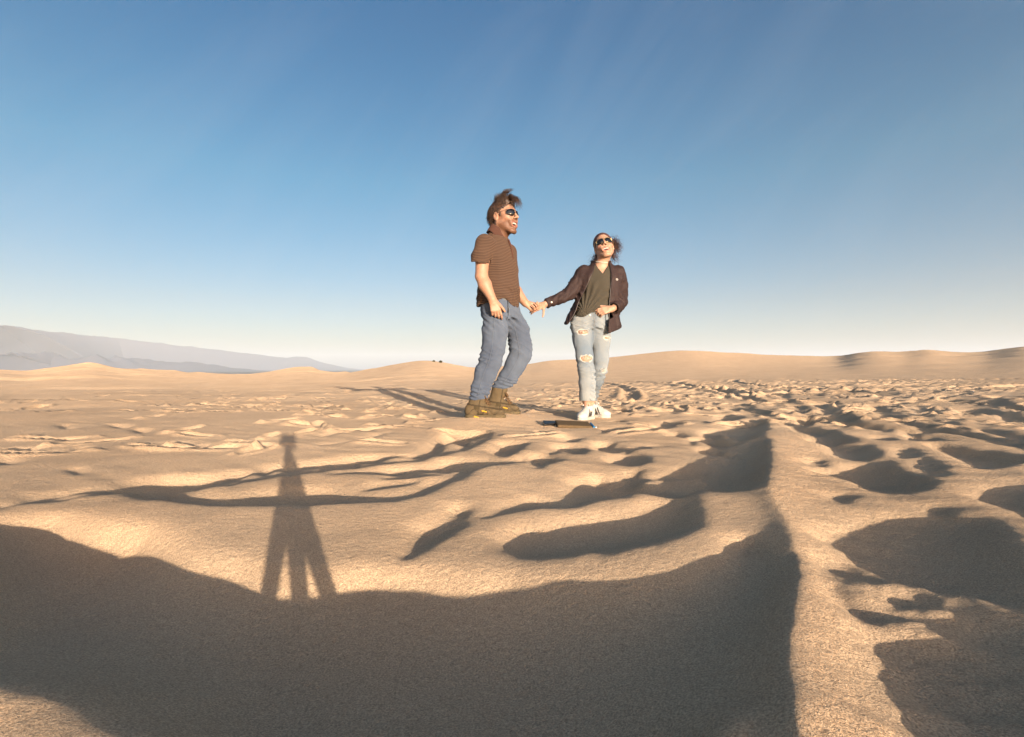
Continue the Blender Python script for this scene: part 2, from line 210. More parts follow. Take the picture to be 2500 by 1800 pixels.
    [434,738,434,745,438,745,434,757,438,757,440,771,446,774,446,781,450,781,450,786,456,790,456,795,464,802,468,814,474,814,474,810,480,807,480,802,483,802,483,786,480,786,477,774,471,771,468,757,458,750,458,745,456,745,456,750,452,750,450,742,446,742,446,735,444,735,444,738],
    [438,69,438,73,440,73,440,75,438,75,438,81,440,81,438,87,440,87,444,97,456,105,456,93,452,93,452,81,456,81,456,79,452,79,452,75,456,75,452,69,456,69,456,66,450,63,450,57,444,57,444,63,440,63,444,69],
    [444,336,446,345,450,345,450,355,452,355,456,361,462,361,462,367,468,367,474,375,483,375,486,381,501,381,501,385,522,381,522,369,513,367,513,361,504,355,504,349,498,345,498,333,492,333,492,327,489,327,486,339,483,339,480,333,474,333,474,330,468,333,471,327,477,327,477,324,483,324,483,321,471,324,468,330,464,330,468,324,464,324,462,330,452,327,452,330,446,330,450,336],
    [456,1222,456,1225,458,1225,456,1230,458,1230,462,1249,464,1249,464,1254,468,1254,474,1282,477,1282,477,1287,480,1287,480,1294,483,1294,483,1302,486,1302,489,1314,498,1318,498,1321,501,1321,504,1326,510,1326,513,1332,534,1336,534,1342,546,1342,548,1348,564,1350,564,1356,572,1356,572,1366,582,1368,584,1380,588,1380,590,1390,594,1390,596,1404,606,1410,606,1416,608,1416,608,1422,612,1422,612,1428,614,1428,614,1438,618,1438,618,1444,626,1450,626,1456,630,1456,636,1464,645,1468,645,1473,648,1473,648,1480,650,1480,654,1485,678,1485,678,1483,680,1483,680,1468,686,1464,686,1459,684,1459,684,1452,680,1452,678,1426,674,1426,672,1410,668,1410,668,1404,666,1404,666,1398,662,1398,662,1392,660,1392,660,1386,656,1386,656,1380,654,1380,650,1366,648,1366,648,1378,645,1378,642,1362,620,1362,620,1366,614,1366,614,1362,606,1362,606,1360,584,1360,582,1348,576,1350,572,1338,570,1338,570,1344,566,1344,566,1336,564,1336,564,1330,560,1330,560,1324,558,1324,558,1312,554,1312,552,1297,548,1297,548,1290,546,1290,546,1285,543,1285,543,1275,540,1275,540,1285,537,1285,534,1270,531,1270,531,1263,528,1263,528,1254,525,1254,525,1249,522,1249,522,1242,519,1242,516,1227,513,1227,513,1234,504,1234,504,1230,498,1234,498,1242,501,1242,501,1254,498,1254,498,1249,495,1249,495,1242,492,1242,492,1234,489,1234,489,1227,486,1227,486,1218,483,1218,483,1213,480,1213,480,1203,477,1203,477,1213,471,1213,471,1203,464,1203,464,1210,462,1210,462,1215,458,1215,458,1222],
    [464,103,464,105,468,105,468,109,464,109,464,111,468,111,468,115,464,115,464,117,468,117,468,127,477,127,477,123,483,123,483,121,492,115,492,111,489,111,492,103,489,103,486,87,483,87,480,79,471,79,471,85,468,85,471,91,468,91,468,103],
    [468,226,468,238,477,240,480,252,486,252,486,262,489,262,489,268,495,268,498,276,504,276,507,282,516,282,516,280,543,280,546,262,543,262,540,252,528,252,528,250,519,250,519,246,513,246,513,244,507,244,507,240,486,238,486,234,480,234,474,226],
    [483,-207,486,-201,492,-204,492,-198,498,-201,495,-207],
    [495,979,495,976,498,976,498,979,507,984,507,991,501,991,501,984,498,984],
    [492,1203,492,1218,507,1215,507,1225,513,1227,507,1206,495,1206,495,1203],
    [495,1039,495,1044,510,1056,510,1063,519,1066,519,1072,522,1072,522,1078,531,1084,534,1096,543,1096,537,1084,552,1084,552,1090,564,1098,564,1104,570,1104,570,1110,576,1114,578,1126,584,1128,584,1134,588,1134,588,1140,590,1140,590,1146,594,1146,594,1152,596,1152,602,1170,608,1174,608,1180,612,1180,612,1186,614,1186,614,1192,618,1192,618,1198,620,1198,620,1203,624,1203,624,1210,626,1210,626,1215,630,1215,630,1222,633,1222,633,1227,636,1227,642,1246,648,1249,650,1261,656,1263,656,1270,660,1270,660,1275,662,1275,662,1282,666,1282,666,1287,668,1287,668,1294,672,1294,672,1299,674,1299,674,1306,678,1306,678,1312,680,1312,680,1318,684,1318,684,1324,686,1324,692,1342,702,1348,702,1354,704,1354,704,1360,708,1360,708,1366,710,1366,716,1384,734,1392,740,1410,750,1414,750,1416,756,1416,756,1422,762,1426,762,1432,777,1444,777,1450,780,1450,780,1456,783,1456,777,1438,768,1432,768,1426,765,1426,765,1420,759,1416,756,1404,753,1404,750,1396,743,1392,743,1386,740,1386,734,1368,732,1368,728,1360,722,1356,722,1350,720,1350,714,1332,708,1330,704,1312,702,1312,702,1306,698,1306,698,1299,696,1299,690,1282,684,1278,684,1261,680,1261,680,1254,678,1254,678,1249,674,1249,674,1242,672,1242,672,1237,668,1237,668,1230,666,1230,666,1225,662,1225,662,1218,660,1218,660,1213,656,1213,650,1194,648,1194,648,1192,645,1192,645,1194,639,1192,639,1186,636,1186,630,1168,626,1168,626,1174,624,1174,626,1162,624,1162,624,1168,620,1168,614,1150,600,1140,596,1128,588,1126,588,1120,584,1120,584,1114,578,1114,576,1102,570,1102,570,1096,566,1096,564,1090,558,1090,558,1084,552,1084,552,1078,548,1078,548,1072,543,1072,540,1060,531,1066,525,1048,516,1051,513,1041,510,1041,510,1036,507,1036,507,1041],
    [498,1342,498,1344,501,1344,501,1354,504,1354,504,1362,507,1362,507,1368,510,1368,513,1386,516,1386,516,1392,519,1392,522,1410,525,1410,525,1416,528,1416,531,1434,534,1434,534,1440,537,1440,537,1450,540,1450,540,1459,543,1459,543,1468,546,1468,548,1480,552,1480,554,1485,572,1492,572,1497,576,1497,578,1507,602,1512,602,1519,612,1521,612,1531,620,1533,620,1543,630,1545,633,1557,642,1564,642,1572,650,1579,654,1590,662,1596,666,1612,674,1618,674,1626,678,1626,680,1638,692,1648,692,1654,696,1654,696,1660,698,1660,698,1668,702,1668,702,1674,704,1674,704,1680,708,1680,708,1690,710,1690,710,1696,714,1696,714,1705,716,1705,722,1722,726,1722,728,1731,750,1750,750,1755,753,1755,753,1762,756,1762,756,1770,759,1770,759,1777,762,1777,765,1782,774,1782,774,1770,771,1770,771,1765,768,1765,768,1758,765,1758,768,1741,765,1741,765,1734,762,1734,762,1729,759,1729,759,1722,756,1722,759,1705,756,1705,756,1698,753,1698,753,1693,750,1693,750,1684,746,1684,743,1672,756,1672,765,1686,798,1690,798,1696,810,1696,810,1698,816,1702,816,1708,819,1708,819,1710,828,1710,828,1714,846,1710,843,1702,849,1698,852,1668,858,1668,858,1672,864,1668,864,1672,870,1672,870,1674,890,1674,894,1680,902,1680,902,1678,906,1678,906,1662,908,1662,908,1650,906,1650,906,1648,902,1648,902,1654,906,1654,906,1656,902,1656,902,1672,894,1672,894,1668,870,1668,870,1666,864,1666,864,1660,861,1660,861,1662,852,1660,852,1662,846,1666,846,1668,849,1668,849,1684,846,1684,843,1672,840,1672,840,1674,819,1674,819,1672,813,1668,810,1678,786,1678,786,1674,771,1674,771,1672,759,1668,759,1666,756,1666,756,1656,759,1656,759,1654,753,1650,753,1642,759,1642,759,1638,798,1638,801,1648,804,1648,798,1630,807,1632,807,1636,822,1636,822,1630,819,1630,819,1624,816,1624,816,1618,813,1618,807,1600,795,1602,795,1606,792,1606,792,1618,789,1618,789,1612,786,1612,786,1606,783,1606,777,1588,768,1588,768,1590,753,1590,753,1594,746,1594,746,1596,734,1596,734,1600,728,1602,728,1606,732,1606,732,1614,728,1614,726,1600,722,1600,722,1594,720,1594,720,1588,716,1588,716,1582,714,1582,714,1576,710,1576,710,1567,708,1567,704,1579,714,1584,710,1602,720,1608,720,1618,714,1618,714,1612,710,1612,710,1606,708,1606,708,1596,704,1596,704,1590,702,1590,702,1584,698,1584,698,1579,696,1579,696,1570,692,1570,686,1552,684,1552,684,1560,686,1560,686,1564,684,1564,684,1570,678,1572,674,1557,672,1557,672,1552,668,1552,668,1545,666,1545,666,1540,662,1540,662,1531,660,1531,660,1533,650,1533,650,1528,648,1528,645,1536,642,1536,636,1519,633,1519,633,1524,630,1524,626,1509,624,1509,624,1516,620,1516,614,1495,612,1495,612,1497,606,1495,606,1485,602,1485,602,1480,600,1480,600,1471,596,1471,596,1476,594,1476,596,1464,594,1464,594,1471,590,1471,590,1461,588,1461,588,1456,584,1456,584,1450,582,1450,582,1440,578,1440,578,1447,576,1447,578,1434,576,1434,576,1440,572,1440,576,1426,572,1426,572,1432,570,1432,560,1402,558,1402,558,1404,554,1404,554,1402,546,1404,546,1396,543,1396,543,1390,540,1390,540,1380,537,1380,537,1372,534,1372,534,1366,531,1366,528,1350,522,1348,522,1354,519,1354,519,1360,522,1360,522,1380,519,1380,519,1378,516,1378,516,1368,513,1368,513,1362,510,1362,510,1354,507,1354,504,1338],
    [504,-186,504,-189,507,-189,510,-174,516,-174,516,-180,525,-174,528,-161,531,-161,534,-153,537,-153,534,-147,540,-147,537,-141,519,-141,519,-143,531,-143,531,-147,519,-147,519,-153,513,-155,513,-165,510,-165,510,-171,507,-171,507,-183,504,-183],
    [507,867,510,876,513,876,513,883,516,883,516,888,522,892,519,898,522,898,525,907,531,907,531,912,534,912,531,919,537,922,540,934,546,934,546,936,543,936,543,940,546,940,543,945,576,948,576,952,594,952,594,955,645,957,645,960,650,960,650,964,672,964,674,969,720,972,720,976,734,976,734,979,743,976,743,972,750,969,750,964,753,964,753,955,743,957,743,960,696,964,696,960,686,960,686,957,650,955,648,948,645,948,645,952,630,952,630,948,618,945,620,940,614,943,614,940,620,936,620,934,614,936,618,928,612,931,608,922,602,924,602,919,594,919,594,916,588,919,584,910,588,910,590,900,584,904,588,898,584,898,584,892,578,895,582,888,576,892,576,886,572,886,572,892,570,892,570,886,572,886,572,883,570,883,570,886,566,886,566,895,564,895,564,888,558,886,558,880,554,880,554,874,548,870,546,862,543,862,543,870,546,870,548,886,546,886,543,874,537,870,537,876,540,876,546,895,543,895,540,886,537,886,537,892,534,892,531,883,528,883,528,876,525,876,525,880,516,880,516,874,522,874,522,867,519,867,519,862,513,858,513,852,510,852,510,867],
    [516,1285,519,1278,525,1278,525,1282,528,1282,528,1294,519,1290],
    [516,532,516,534,522,538,522,540,519,540,519,544,522,544,522,546,519,546,519,556,522,556,522,561,525,561,522,567,525,567,525,573,528,573,528,579,531,579,531,585,534,585,534,591,537,591,534,597,528,597,528,600,534,603,531,609,534,609,534,615,540,618,540,624,546,628,546,634,552,637,552,643,558,646,558,652,572,664,572,670,578,673,578,679,584,682,584,688,590,688,588,694,594,696,594,702,596,702,596,706,602,709,602,714,618,726,618,733,633,745,633,750,650,766,650,771,666,783,666,790,684,805,684,810,698,822,698,828,702,828,704,834,710,834,722,850,728,850,738,864,746,864,753,874,759,874,759,870,756,870,756,862,759,862,759,858,753,855,759,843,756,843,753,831,746,828,746,816,743,816,740,807,734,805,734,795,728,793,728,786,726,786,726,781,722,781,722,771,716,769,716,759,710,757,708,745,702,742,702,733,696,730,692,718,686,714,686,700,684,700,680,684,678,684,678,679,674,679,668,640,666,640,650,621,645,621,630,603,620,603,606,585,600,585,600,576,602,576,602,570,606,570,606,558,608,558,608,556,606,556,588,534,582,534,558,508,552,508,552,510,554,510,584,544,590,544,590,546,596,550,596,556,600,556,596,561,590,561,584,552,582,552,582,558,578,558,572,550,570,550,570,556,566,556,566,552,564,552,558,544,552,544,546,534,540,538,537,532,528,532,528,534],
    [522,-66,522,-68,528,-68,528,-66,543,-66,543,-62,548,-62,548,-60,558,-60,558,-56,570,-54,570,-50,558,-50,558,-48,566,-48,566,-44,572,-44,572,-42,582,-38,578,-32,582,-32,584,-26,576,-26,576,-24,584,-24,588,-18,594,-18,590,-12,584,-12,584,-8,594,-8,594,-6,588,-6,588,-2,548,-6,548,-8,570,-8,570,-12,548,-12,548,-14,570,-14,570,-18,554,-18,554,-20,548,-20,548,-24,560,-24,560,-20,564,-20,564,-24,572,-24,572,-26,537,-30,537,-32,531,-32,531,-36,546,-36,546,-38,558,-38,558,-42,543,-42,543,-44,528,-48,528,-50,548,-48,548,-50,558,-50,558,-54,537,-56,537,-62],
    [525,385,531,406,537,406,537,409,543,412,543,415,531,415,531,418,540,421,548,432,554,432,554,436,560,438,560,448,558,448,558,450,548,448,548,444,543,444,552,456,558,456,558,460,552,460,554,466,564,462,566,454,570,454,570,450,566,450,566,432,570,432,566,418,570,418,572,412,600,409,600,412,606,412,608,421,614,421,614,412,618,412,614,387,612,387,612,393,608,393,608,391,600,387,594,379,588,379,582,369,576,369,576,367,570,369,572,363,570,363,570,367,566,367,566,361,560,363,564,357,560,357,560,361,552,357,552,367,546,367,543,361,534,357,531,363,540,367,540,369,534,369,534,373,537,373,537,379,543,379,548,387,543,391,543,387,537,387,531,379,528,379,528,385],
    [528,315,528,321,534,321,534,324,540,327,540,333,546,333,548,339,554,339,554,342,560,342,560,345,566,345,566,349,584,355,584,361,590,361,590,363,596,363,596,367,602,367,602,363,612,361,612,357,618,361,618,357,626,351,626,336,624,336,620,330,614,330,612,324,594,318,590,312,584,312,584,309,566,303,566,300,564,300,564,298,566,298,564,288,546,286,546,288,554,292,552,300,558,300,558,303,564,303,564,306,582,312,584,318,590,318,590,321,596,321,596,324,602,324,602,327,594,327,594,330,590,330,590,327,584,327,584,324,578,324,578,321,570,324,572,318,564,321,564,318,558,318,558,315,552,315,552,312,546,315,546,312,540,312,540,309,531,309,531,315],
    [546,576,546,573,578,576,572,585,576,585,584,597,558,597,558,594,546,585],
    [546,228,546,232,554,232,558,244,570,246,572,256,578,252,582,264,588,262,588,268,600,270,600,274,608,276,614,286,624,286,626,292,633,292,633,298,639,294,642,300,660,306,656,300,660,300,660,288,662,288,662,282,666,282,666,270,662,270,662,268,656,268,656,264,639,258,636,252,624,250,624,244,618,244,614,238,606,238,606,234,600,234,600,232,590,232,590,228,588,228,588,232,584,232,584,228,578,232,578,226,572,228,572,226,560,226,560,222,548,222,548,228],
    [552,4,552,0,590,0,590,4,582,4,582,6,576,6,576,4],
    [554,12,554,10,590,10,590,12,584,12,584,16],
    [564,28,564,24,588,24,590,30],
    [560,1000,560,1012,570,1015,566,1005,564,1005,564,1000],
    [570,22,570,18,596,18,596,22],
    [576,87,576,85,582,85,582,81,588,79,588,75,578,75,582,69,602,69,602,73,590,73,590,75,614,75,614,79,590,81,588,87,594,87,594,85,612,85,608,91,624,91,624,93,594,93,594,97,612,97,612,99,618,99,618,103,608,105,608,109,620,109,624,115,612,115,612,117,614,117,614,121,624,121,624,123,620,123,620,127,612,127,612,129,624,129,624,133,618,133,618,135,602,135,602,139,618,139,618,141,606,141,606,145,596,147,596,141,602,141,602,139,596,139,600,133,588,127,588,123,594,123,594,121,588,117,590,111,584,109,584,105,590,105,590,103,582,97,582,93,594,93,594,91],
    [576,934,576,931,578,931,578,934,590,936,590,943,582,943,582,936],
    [582,1326,582,1338,584,1338,584,1344,588,1344,590,1354,600,1348,600,1332,602,1332,606,1324,612,1324,612,1326,618,1330,620,1342,633,1350,633,1344,630,1344,630,1338,626,1338,626,1332,624,1332,624,1326,620,1326,620,1318,618,1318,618,1312,614,1312,614,1306,612,1306,606,1287,602,1287,602,1297,596,1297,596,1294,588,1287,590,1318,588,1318,588,1324],
    [590,1084,590,1086,608,1102,608,1108,618,1110,618,1116,630,1126,630,1132,633,1132,636,1138,642,1138,648,1156,650,1156,654,1162,660,1162,662,1174,668,1176,672,1186,678,1186,678,1192,684,1194,686,1206,696,1210,692,1201,690,1201,690,1194,686,1194,686,1188,680,1188,680,1186,674,1182,672,1170,666,1168,666,1162,656,1158,656,1152,650,1150,648,1138,642,1138,642,1134,636,1132,636,1126,626,1122,624,1110,620,1110,612,1098,606,1098,606,1092,596,1090,596,1084],
    [596,615,596,612,600,612,600,615,612,615,612,621,614,621,642,652,636,655,630,646,624,646,614,634,608,634,608,631,596,621],
    [600,153,602,147,618,145,618,147],
    [608,862,608,876,612,876,612,883,614,883,620,892,626,892,626,895,654,919,654,928,645,928,645,940,648,940,654,948,662,948,662,952,672,952,672,955,684,955,684,952,690,952,690,948,702,948,702,952,734,952,734,948,740,948,740,943,734,940,738,934,732,936,734,931,720,922,720,916,710,910,710,904,702,900,702,895,698,895,692,886,686,886,690,880,684,880,678,870,672,870,672,867,662,862,662,855,654,850,654,843,648,846,650,840,645,843,642,834,639,834,633,826,618,826,618,828,612,828,612,862],
    [614,-189,614,-186,633,-189,633,-192,639,-192,642,-198,648,-198,648,-201,654,-201,654,-204,648,-204,648,-201,642,-201,642,-198,636,-198,636,-195,630,-195,630,-192],
    [618,169,618,165,624,165,624,163,633,163,633,165,626,165,626,169,639,169,639,172,630,172,630,174,642,174,642,178,650,178,650,180,672,184,668,190,686,192,686,196,680,196,680,198,690,198,690,202,684,202,684,204,704,208,704,210,698,210,698,214,708,214,708,216,698,216,698,220,686,222,686,220,696,216,696,214,686,214,684,220,678,220,678,214,672,214,672,216,666,220,666,210,656,216,656,208,654,208,654,210,650,210,650,204,642,208,645,198,639,198,639,202,633,204,636,196,630,196,630,192,624,192,624,190,626,190,630,184,642,180,642,178,636,178,636,180,626,180,630,174,618,178,620,172,626,172,626,169],
    [614,544,614,550,618,550,624,558,633,561,633,564,620,564,624,570,636,570,636,573,662,579,660,561,654,561,654,556,650,556,650,561,648,561,648,558,639,552,639,550,645,550,639,540,630,544,633,538,630,538,630,540,620,538,620,540],
    [620,967,620,972,630,979,630,988,636,991,636,996,639,996,642,1005,648,1008,650,1020,656,1020,660,1029,662,1029,662,1032,680,1048,680,1053,696,1066,696,1072,698,1072,698,1074,704,1078,704,1084,716,1092,716,1098,722,1102,722,1108,728,1108,732,1116,738,1120,738,1126,740,1126,743,1132,750,1132,750,1138,756,1140,759,1152,762,1152,768,1162,777,1164,777,1170,783,1174,783,1180,801,1194,801,1201,807,1203,807,1210,813,1213,813,1218,825,1225,825,1230,831,1234,831,1239,837,1242,837,1249,843,1249,843,1254,849,1258,849,1263,855,1266,855,1273,861,1273,861,1278,866,1282,866,1287,888,1306,888,1312,890,1312,894,1321,906,1330,906,1336,914,1342,914,1348,924,1350,926,1360,932,1362,932,1368,936,1368,942,1378,948,1378,948,1384,956,1390,956,1396,960,1396,962,1402,968,1402,966,1390,960,1386,960,1384,966,1380,966,1374,962,1374,962,1368,956,1366,956,1360,954,1360,954,1362,944,1362,944,1360,938,1356,938,1350,932,1348,932,1342,924,1336,924,1330,920,1330,920,1326,908,1326,908,1324,902,1321,902,1314,900,1314,896,1306,882,1294,882,1287,876,1285,876,1278,864,1273,864,1266,855,1261,855,1254,846,1251,843,1242,837,1239,837,1234,831,1230,834,1225,831,1225,831,1218,825,1215,825,1210,831,1210,831,1213,837,1215,837,1222,843,1225,843,1230,852,1230,858,1239,864,1239,864,1242,870,1246,870,1251,878,1254,878,1261,884,1263,884,1270,890,1273,890,1278,906,1287,906,1294,914,1299,914,1306,920,1309,920,1314,924,1314,930,1324,936,1324,936,1326,944,1332,948,1342,956,1342,956,1338,960,1338,960,1332,956,1332,960,1306,954,1302,950,1294,948,1294,948,1299,944,1299,944,1294,936,1287,932,1278,930,1278,930,1285,926,1285,930,1273,926,1273,926,1278,924,1278,926,1270,924,1270,924,1273,920,1273,924,1266,918,1270,920,1261,918,1261,918,1266,914,1266,912,1258,908,1258,908,1254,902,1251,902,1246,896,1242,896,1237,894,1237,894,1246,890,1246,888,1237,878,1234,878,1227,872,1225,872,1218,864,1215,864,1210,858,1206,858,1201,855,1201,855,1198,849,1194,849,1188,843,1188,843,1182,837,1180,837,1174,834,1174,837,1164,834,1164,834,1158,828,1156,828,1150,822,1146,822,1132,816,1128,816,1122,804,1116,804,1110,795,1104,792,1096,789,1096,789,1104,783,1102,783,1096,789,1096,783,1084,780,1084,780,1092,777,1092,777,1086,768,1080,765,1072,762,1072,762,1080,759,1080,759,1074,750,1068,750,1063,738,1053,738,1044,734,1044,734,1041,728,1039,728,1032,722,1032,722,1027,710,1017,710,1012,708,1012,704,1003,696,996,696,991,690,991,690,984,684,981,684,976,674,979,674,976,668,972,668,967,656,967,656,969,650,969,650,972,648,972,645,964,626,964,626,960,624,960,624,967],
    [626,931,626,936,630,936,636,945,645,948,645,943,639,940,639,934,633,931,633,924,630,924,630,931],
    [639,1410,639,1408,648,1410,650,1426,645,1426,645,1422,639,1420],
    [639,369,639,375,650,379,648,385,656,387,656,393,660,393,662,403,672,403,672,399,680,393,680,385,674,381,674,375,668,375,668,369,660,367,654,357,648,357,650,363,645,363,645,367],
    [648,1516,648,1524,656,1521,656,1519,654,1519,654,1509,650,1509,650,1516],
    [668,534,668,538,678,540,678,544,674,544,678,552,690,558,686,564,690,564,692,570,698,570,696,576,698,576,698,582,708,588,704,594,710,594,710,597,716,600,714,606,716,606,720,612,726,612,726,615,720,615,720,618,722,618,728,628,738,631,738,634,728,634,728,637,738,640,740,646,734,646,734,649,738,649,743,658,750,658,750,661,743,661,743,664,746,664,759,679,765,679,789,706,795,706,795,709,813,709,813,706,819,706,819,702,825,700,825,690,822,690,819,682,798,664,798,658,789,652,789,646,786,646,783,640,777,640,774,628,771,628,768,621,762,621,759,609,750,606,750,600,746,600,743,594,738,594,738,588,728,585,686,540],
    [690,-276,690,-266,698,-266,698,-270,704,-270,704,-272,710,-272,710,-276,716,-276,716,-278,732,-282,734,-288,740,-288,740,-294,716,-290,716,-288,702,-284,702,-282,696,-282,696,-278],
    [690,472,696,480,702,480,704,486,710,486,714,492,720,492,720,496,704,496,704,492,698,492,698,496,710,504,710,510,716,508,716,514,726,516,738,532,743,532,743,538,750,538,753,544,759,544,762,534,759,534,753,498,743,496,743,492,734,496,734,492,740,492,740,490,732,492,734,486,726,490,722,484,716,484,714,478,708,478,708,474,698,472,698,468],
    [698,238,698,234,704,234,704,238,702,238,702,244,704,244,708,234,710,234,710,238,714,238,710,246,714,246,716,238,720,238,720,240,722,240,722,244,720,244,722,252,710,250,710,256,708,256,708,246,702,246,702,250,704,250,704,256,702,256],
    [698,1116,698,1126,708,1132,708,1140,714,1140,710,1128,708,1128,704,1120],
    [714,988,714,991,722,996,722,1003,743,1020,743,1027,753,1029,753,1032,765,1041,765,1048,780,1060,780,1066,789,1072,789,1078,798,1080,798,1086,801,1086,804,1096,813,1102,813,1108,822,1114,822,1120,831,1122,831,1126,855,1146,855,1152,864,1158,864,1164,872,1170,872,1176,878,1176,878,1182,888,1188,888,1194,896,1201,896,1206,914,1222,914,1227,924,1234,924,1239,942,1254,942,1261,950,1266,950,1273,954,1273,960,1282,974,1282,974,1278,980,1278,984,1270,978,1266,978,1258,980,1258,984,1246,974,1239,974,1218,968,1215,968,1227,966,1227,962,1237,948,1225,948,1218,944,1218,948,1213,938,1213,938,1206,926,1198,926,1192,918,1188,918,1182,906,1174,906,1168,896,1162,894,1150,884,1144,884,1134,882,1134,882,1132,876,1128,876,1122,864,1114,864,1108,855,1102,855,1096,843,1086,843,1080,834,1074,834,1068,822,1060,822,1053,813,1048,813,1041,810,1041,810,1048,807,1048,807,1044,792,1044,792,1051,789,1051,789,1048,780,1041,780,1036,771,1032,771,1029,765,1027,765,1020,762,1020,753,1008,743,1005,743,1000,740,1000,738,993,728,996,722,984],
    [716,369,716,373,722,373,722,375,728,375,728,379,746,385,746,387,740,387,740,385,726,385,728,391,734,391,734,393,740,393,740,397,743,397,743,393,753,393,753,391,762,385,762,379,765,379,765,375,762,375,762,367,759,367,759,373,753,369,750,379,740,379,740,375,732,375,732,373,726,373,726,369],
    [732,262,734,252,738,252,738,268,734,268,738,276,734,276,734,270,732,270],
    [746,51,746,54,753,54,753,42,756,42,753,36,750,36,750,51],
    [750,774,750,778,765,790,765,793,759,793,759,795,771,805,771,807,765,807,765,810,777,819,777,822,771,822,771,826,783,834,780,840,789,846,789,850,783,850,783,852,792,858,792,864,798,867,795,874,810,886,810,892,813,892,819,900,825,900,825,904,855,907,858,912,878,912,878,910,882,910,882,888,876,888,876,886,840,852,840,846,810,819,810,810,798,802,798,795,795,795,762,759,756,762,756,769,753,769,753,774],
    [753,57,753,66,759,66,759,79,765,79,762,85,771,85,771,87,756,87,756,91,777,91,777,85,771,85,771,79,762,73,759,57],
    [756,-248,756,-246,765,-246,765,-248,774,-248,774,-252,783,-248,786,-258,795,-260,798,-276,792,-276,789,-270,780,-270,783,-264,765,-260,771,-252],
    [771,-113,771,-111,789,-111,789,-105,774,-105,774,-101,795,-101,798,-111,801,-111,801,-117,804,-117,804,-123,810,-123,810,-125,816,-125,816,-129,825,-129,828,-135,837,-137,837,-155,828,-159,828,-180,810,-177,810,-174,804,-171,804,-159,801,-159,801,-149,810,-149,810,-147,813,-147,813,-149,831,-149,831,-147,816,-147,816,-143,804,-143,804,-141,819,-141,819,-143,825,-143,828,-137,795,-135,795,-131,813,-131,813,-129,804,-129,804,-125,798,-123,798,-117,792,-117,792,-113],
    [771,1000,771,1008,774,1008,774,1012,783,1008,777,996],
    [774,97,774,99,792,103,792,105,786,105,786,109,804,111,801,117,813,117,813,121,816,121,822,129,828,129,828,135,831,135,831,127,825,127,825,121,819,121,819,117,813,117,810,111,804,111,804,105,792,103,792,97,786,97,783,91,780,91,780,97],
    [780,-314,780,-312,789,-312,789,-314,801,-312,801,-314,795,-314,795,-318,804,-318,807,-312,813,-312,813,-314,807,-314,807,-318,816,-318,816,-320,828,-318,828,-320,840,-324,840,-318,834,-318,834,-314,825,-314,825,-312,819,-312,819,-308,810,-308,810,-306,801,-306,801,-302,795,-302,795,-300,786,-300,786,-290,795,-290,795,-294,813,-290,813,-294,822,-294,822,-296,828,-296,831,-302,840,-306,840,-312,843,-312,843,-326,840,-326,840,-330,828,-330,828,-326,801,-324,801,-320,792,-320,792,-318],
    [789,936,789,940,792,940,789,948,801,957,801,964,795,960,795,967,798,967,804,976,810,976,819,988,828,988,834,996,849,1000,852,1008,861,1008,861,1012,864,1012,870,1020,876,1020,884,1032,896,1036,896,1039,906,1044,906,1051,912,1051,912,1053,918,1053,918,1056,926,1056,926,1060,936,1060,936,1066,938,1066,942,1072,950,1072,950,1074,956,1074,956,1078,974,1080,974,1084,990,1086,990,1090,1005,1090,1010,1098,1026,1098,1026,1096,1031,1096,1031,1092,1041,1086,1041,1078,1038,1078,1034,1066,1014,1048,1014,1041,1010,1041,1005,1032,1002,1032,1002,1044,998,1044,998,1041,978,1024,980,1036,960,1036,960,1039,930,1041,930,1039,924,1036,924,1029,896,1005,896,1000,894,1000,888,991,878,993,878,1000,872,1003,872,1000,870,1000,866,993,861,993,852,981,846,984,849,979,843,981,837,972,831,972,834,967,828,969,813,948,810,948,810,952,798,952,795,945,801,945,804,936,801,936,795,928,792,928,792,936],
    [792,-242,795,-236,801,-236,801,-242,810,-240,810,-246,819,-242,819,-248,816,-248,816,-252,807,-252,810,-246],
    [807,1063,810,1053,813,1053,813,1063,816,1063,816,1066,807,1066],
    [816,576,816,579,822,579,828,588,834,588,834,591,828,591,828,588,822,588,822,585,816,585,816,588,825,591,828,597,834,597,837,603,846,603,846,606,852,606,852,609,861,609,861,606,864,606,864,594,855,588,855,579,852,579,849,573,846,573,846,579,843,579,843,576,837,576,837,579,831,576,831,579,828,579,828,573,843,570,843,567,837,567,834,561,825,558,822,567,825,567,828,573,825,573,825,576],
    [819,1600,819,1606,828,1608,828,1612,837,1618,837,1626,825,1626,825,1630,828,1630,828,1632,846,1632,846,1626,843,1626,843,1620,840,1620,840,1614,837,1614,837,1608,834,1608,828,1590,825,1590,825,1600],
    [828,40,828,48,855,48,855,51,837,51,837,54,855,54,855,57,861,57,861,63,866,63,866,57,861,57,861,51,858,51,852,42,846,42,846,40],
    [834,135,834,141,840,141,837,147,846,147,846,141,840,141,840,139],
    [846,1614,846,1624,849,1624,849,1626,870,1626,866,1618,864,1618,864,1612],
    [858,85,858,87,864,87,864,91,872,87,872,91,876,91,876,99,884,103,882,109,866,109,866,111,888,111,888,117,878,115,878,117,870,117,870,121,894,123,894,111,888,111,888,99,882,99,878,87,872,87,872,85],
    [858,967,858,972,861,972,864,979,866,979,866,976,872,979,872,972,870,972,864,964],
    [870,1608,870,1618,872,1618,876,1624,890,1624,890,1618,884,1614,882,1602,878,1602,878,1608],
    [878,955,882,972,890,972,890,948,894,948,894,945,888,943,888,945,882,948,882,955],
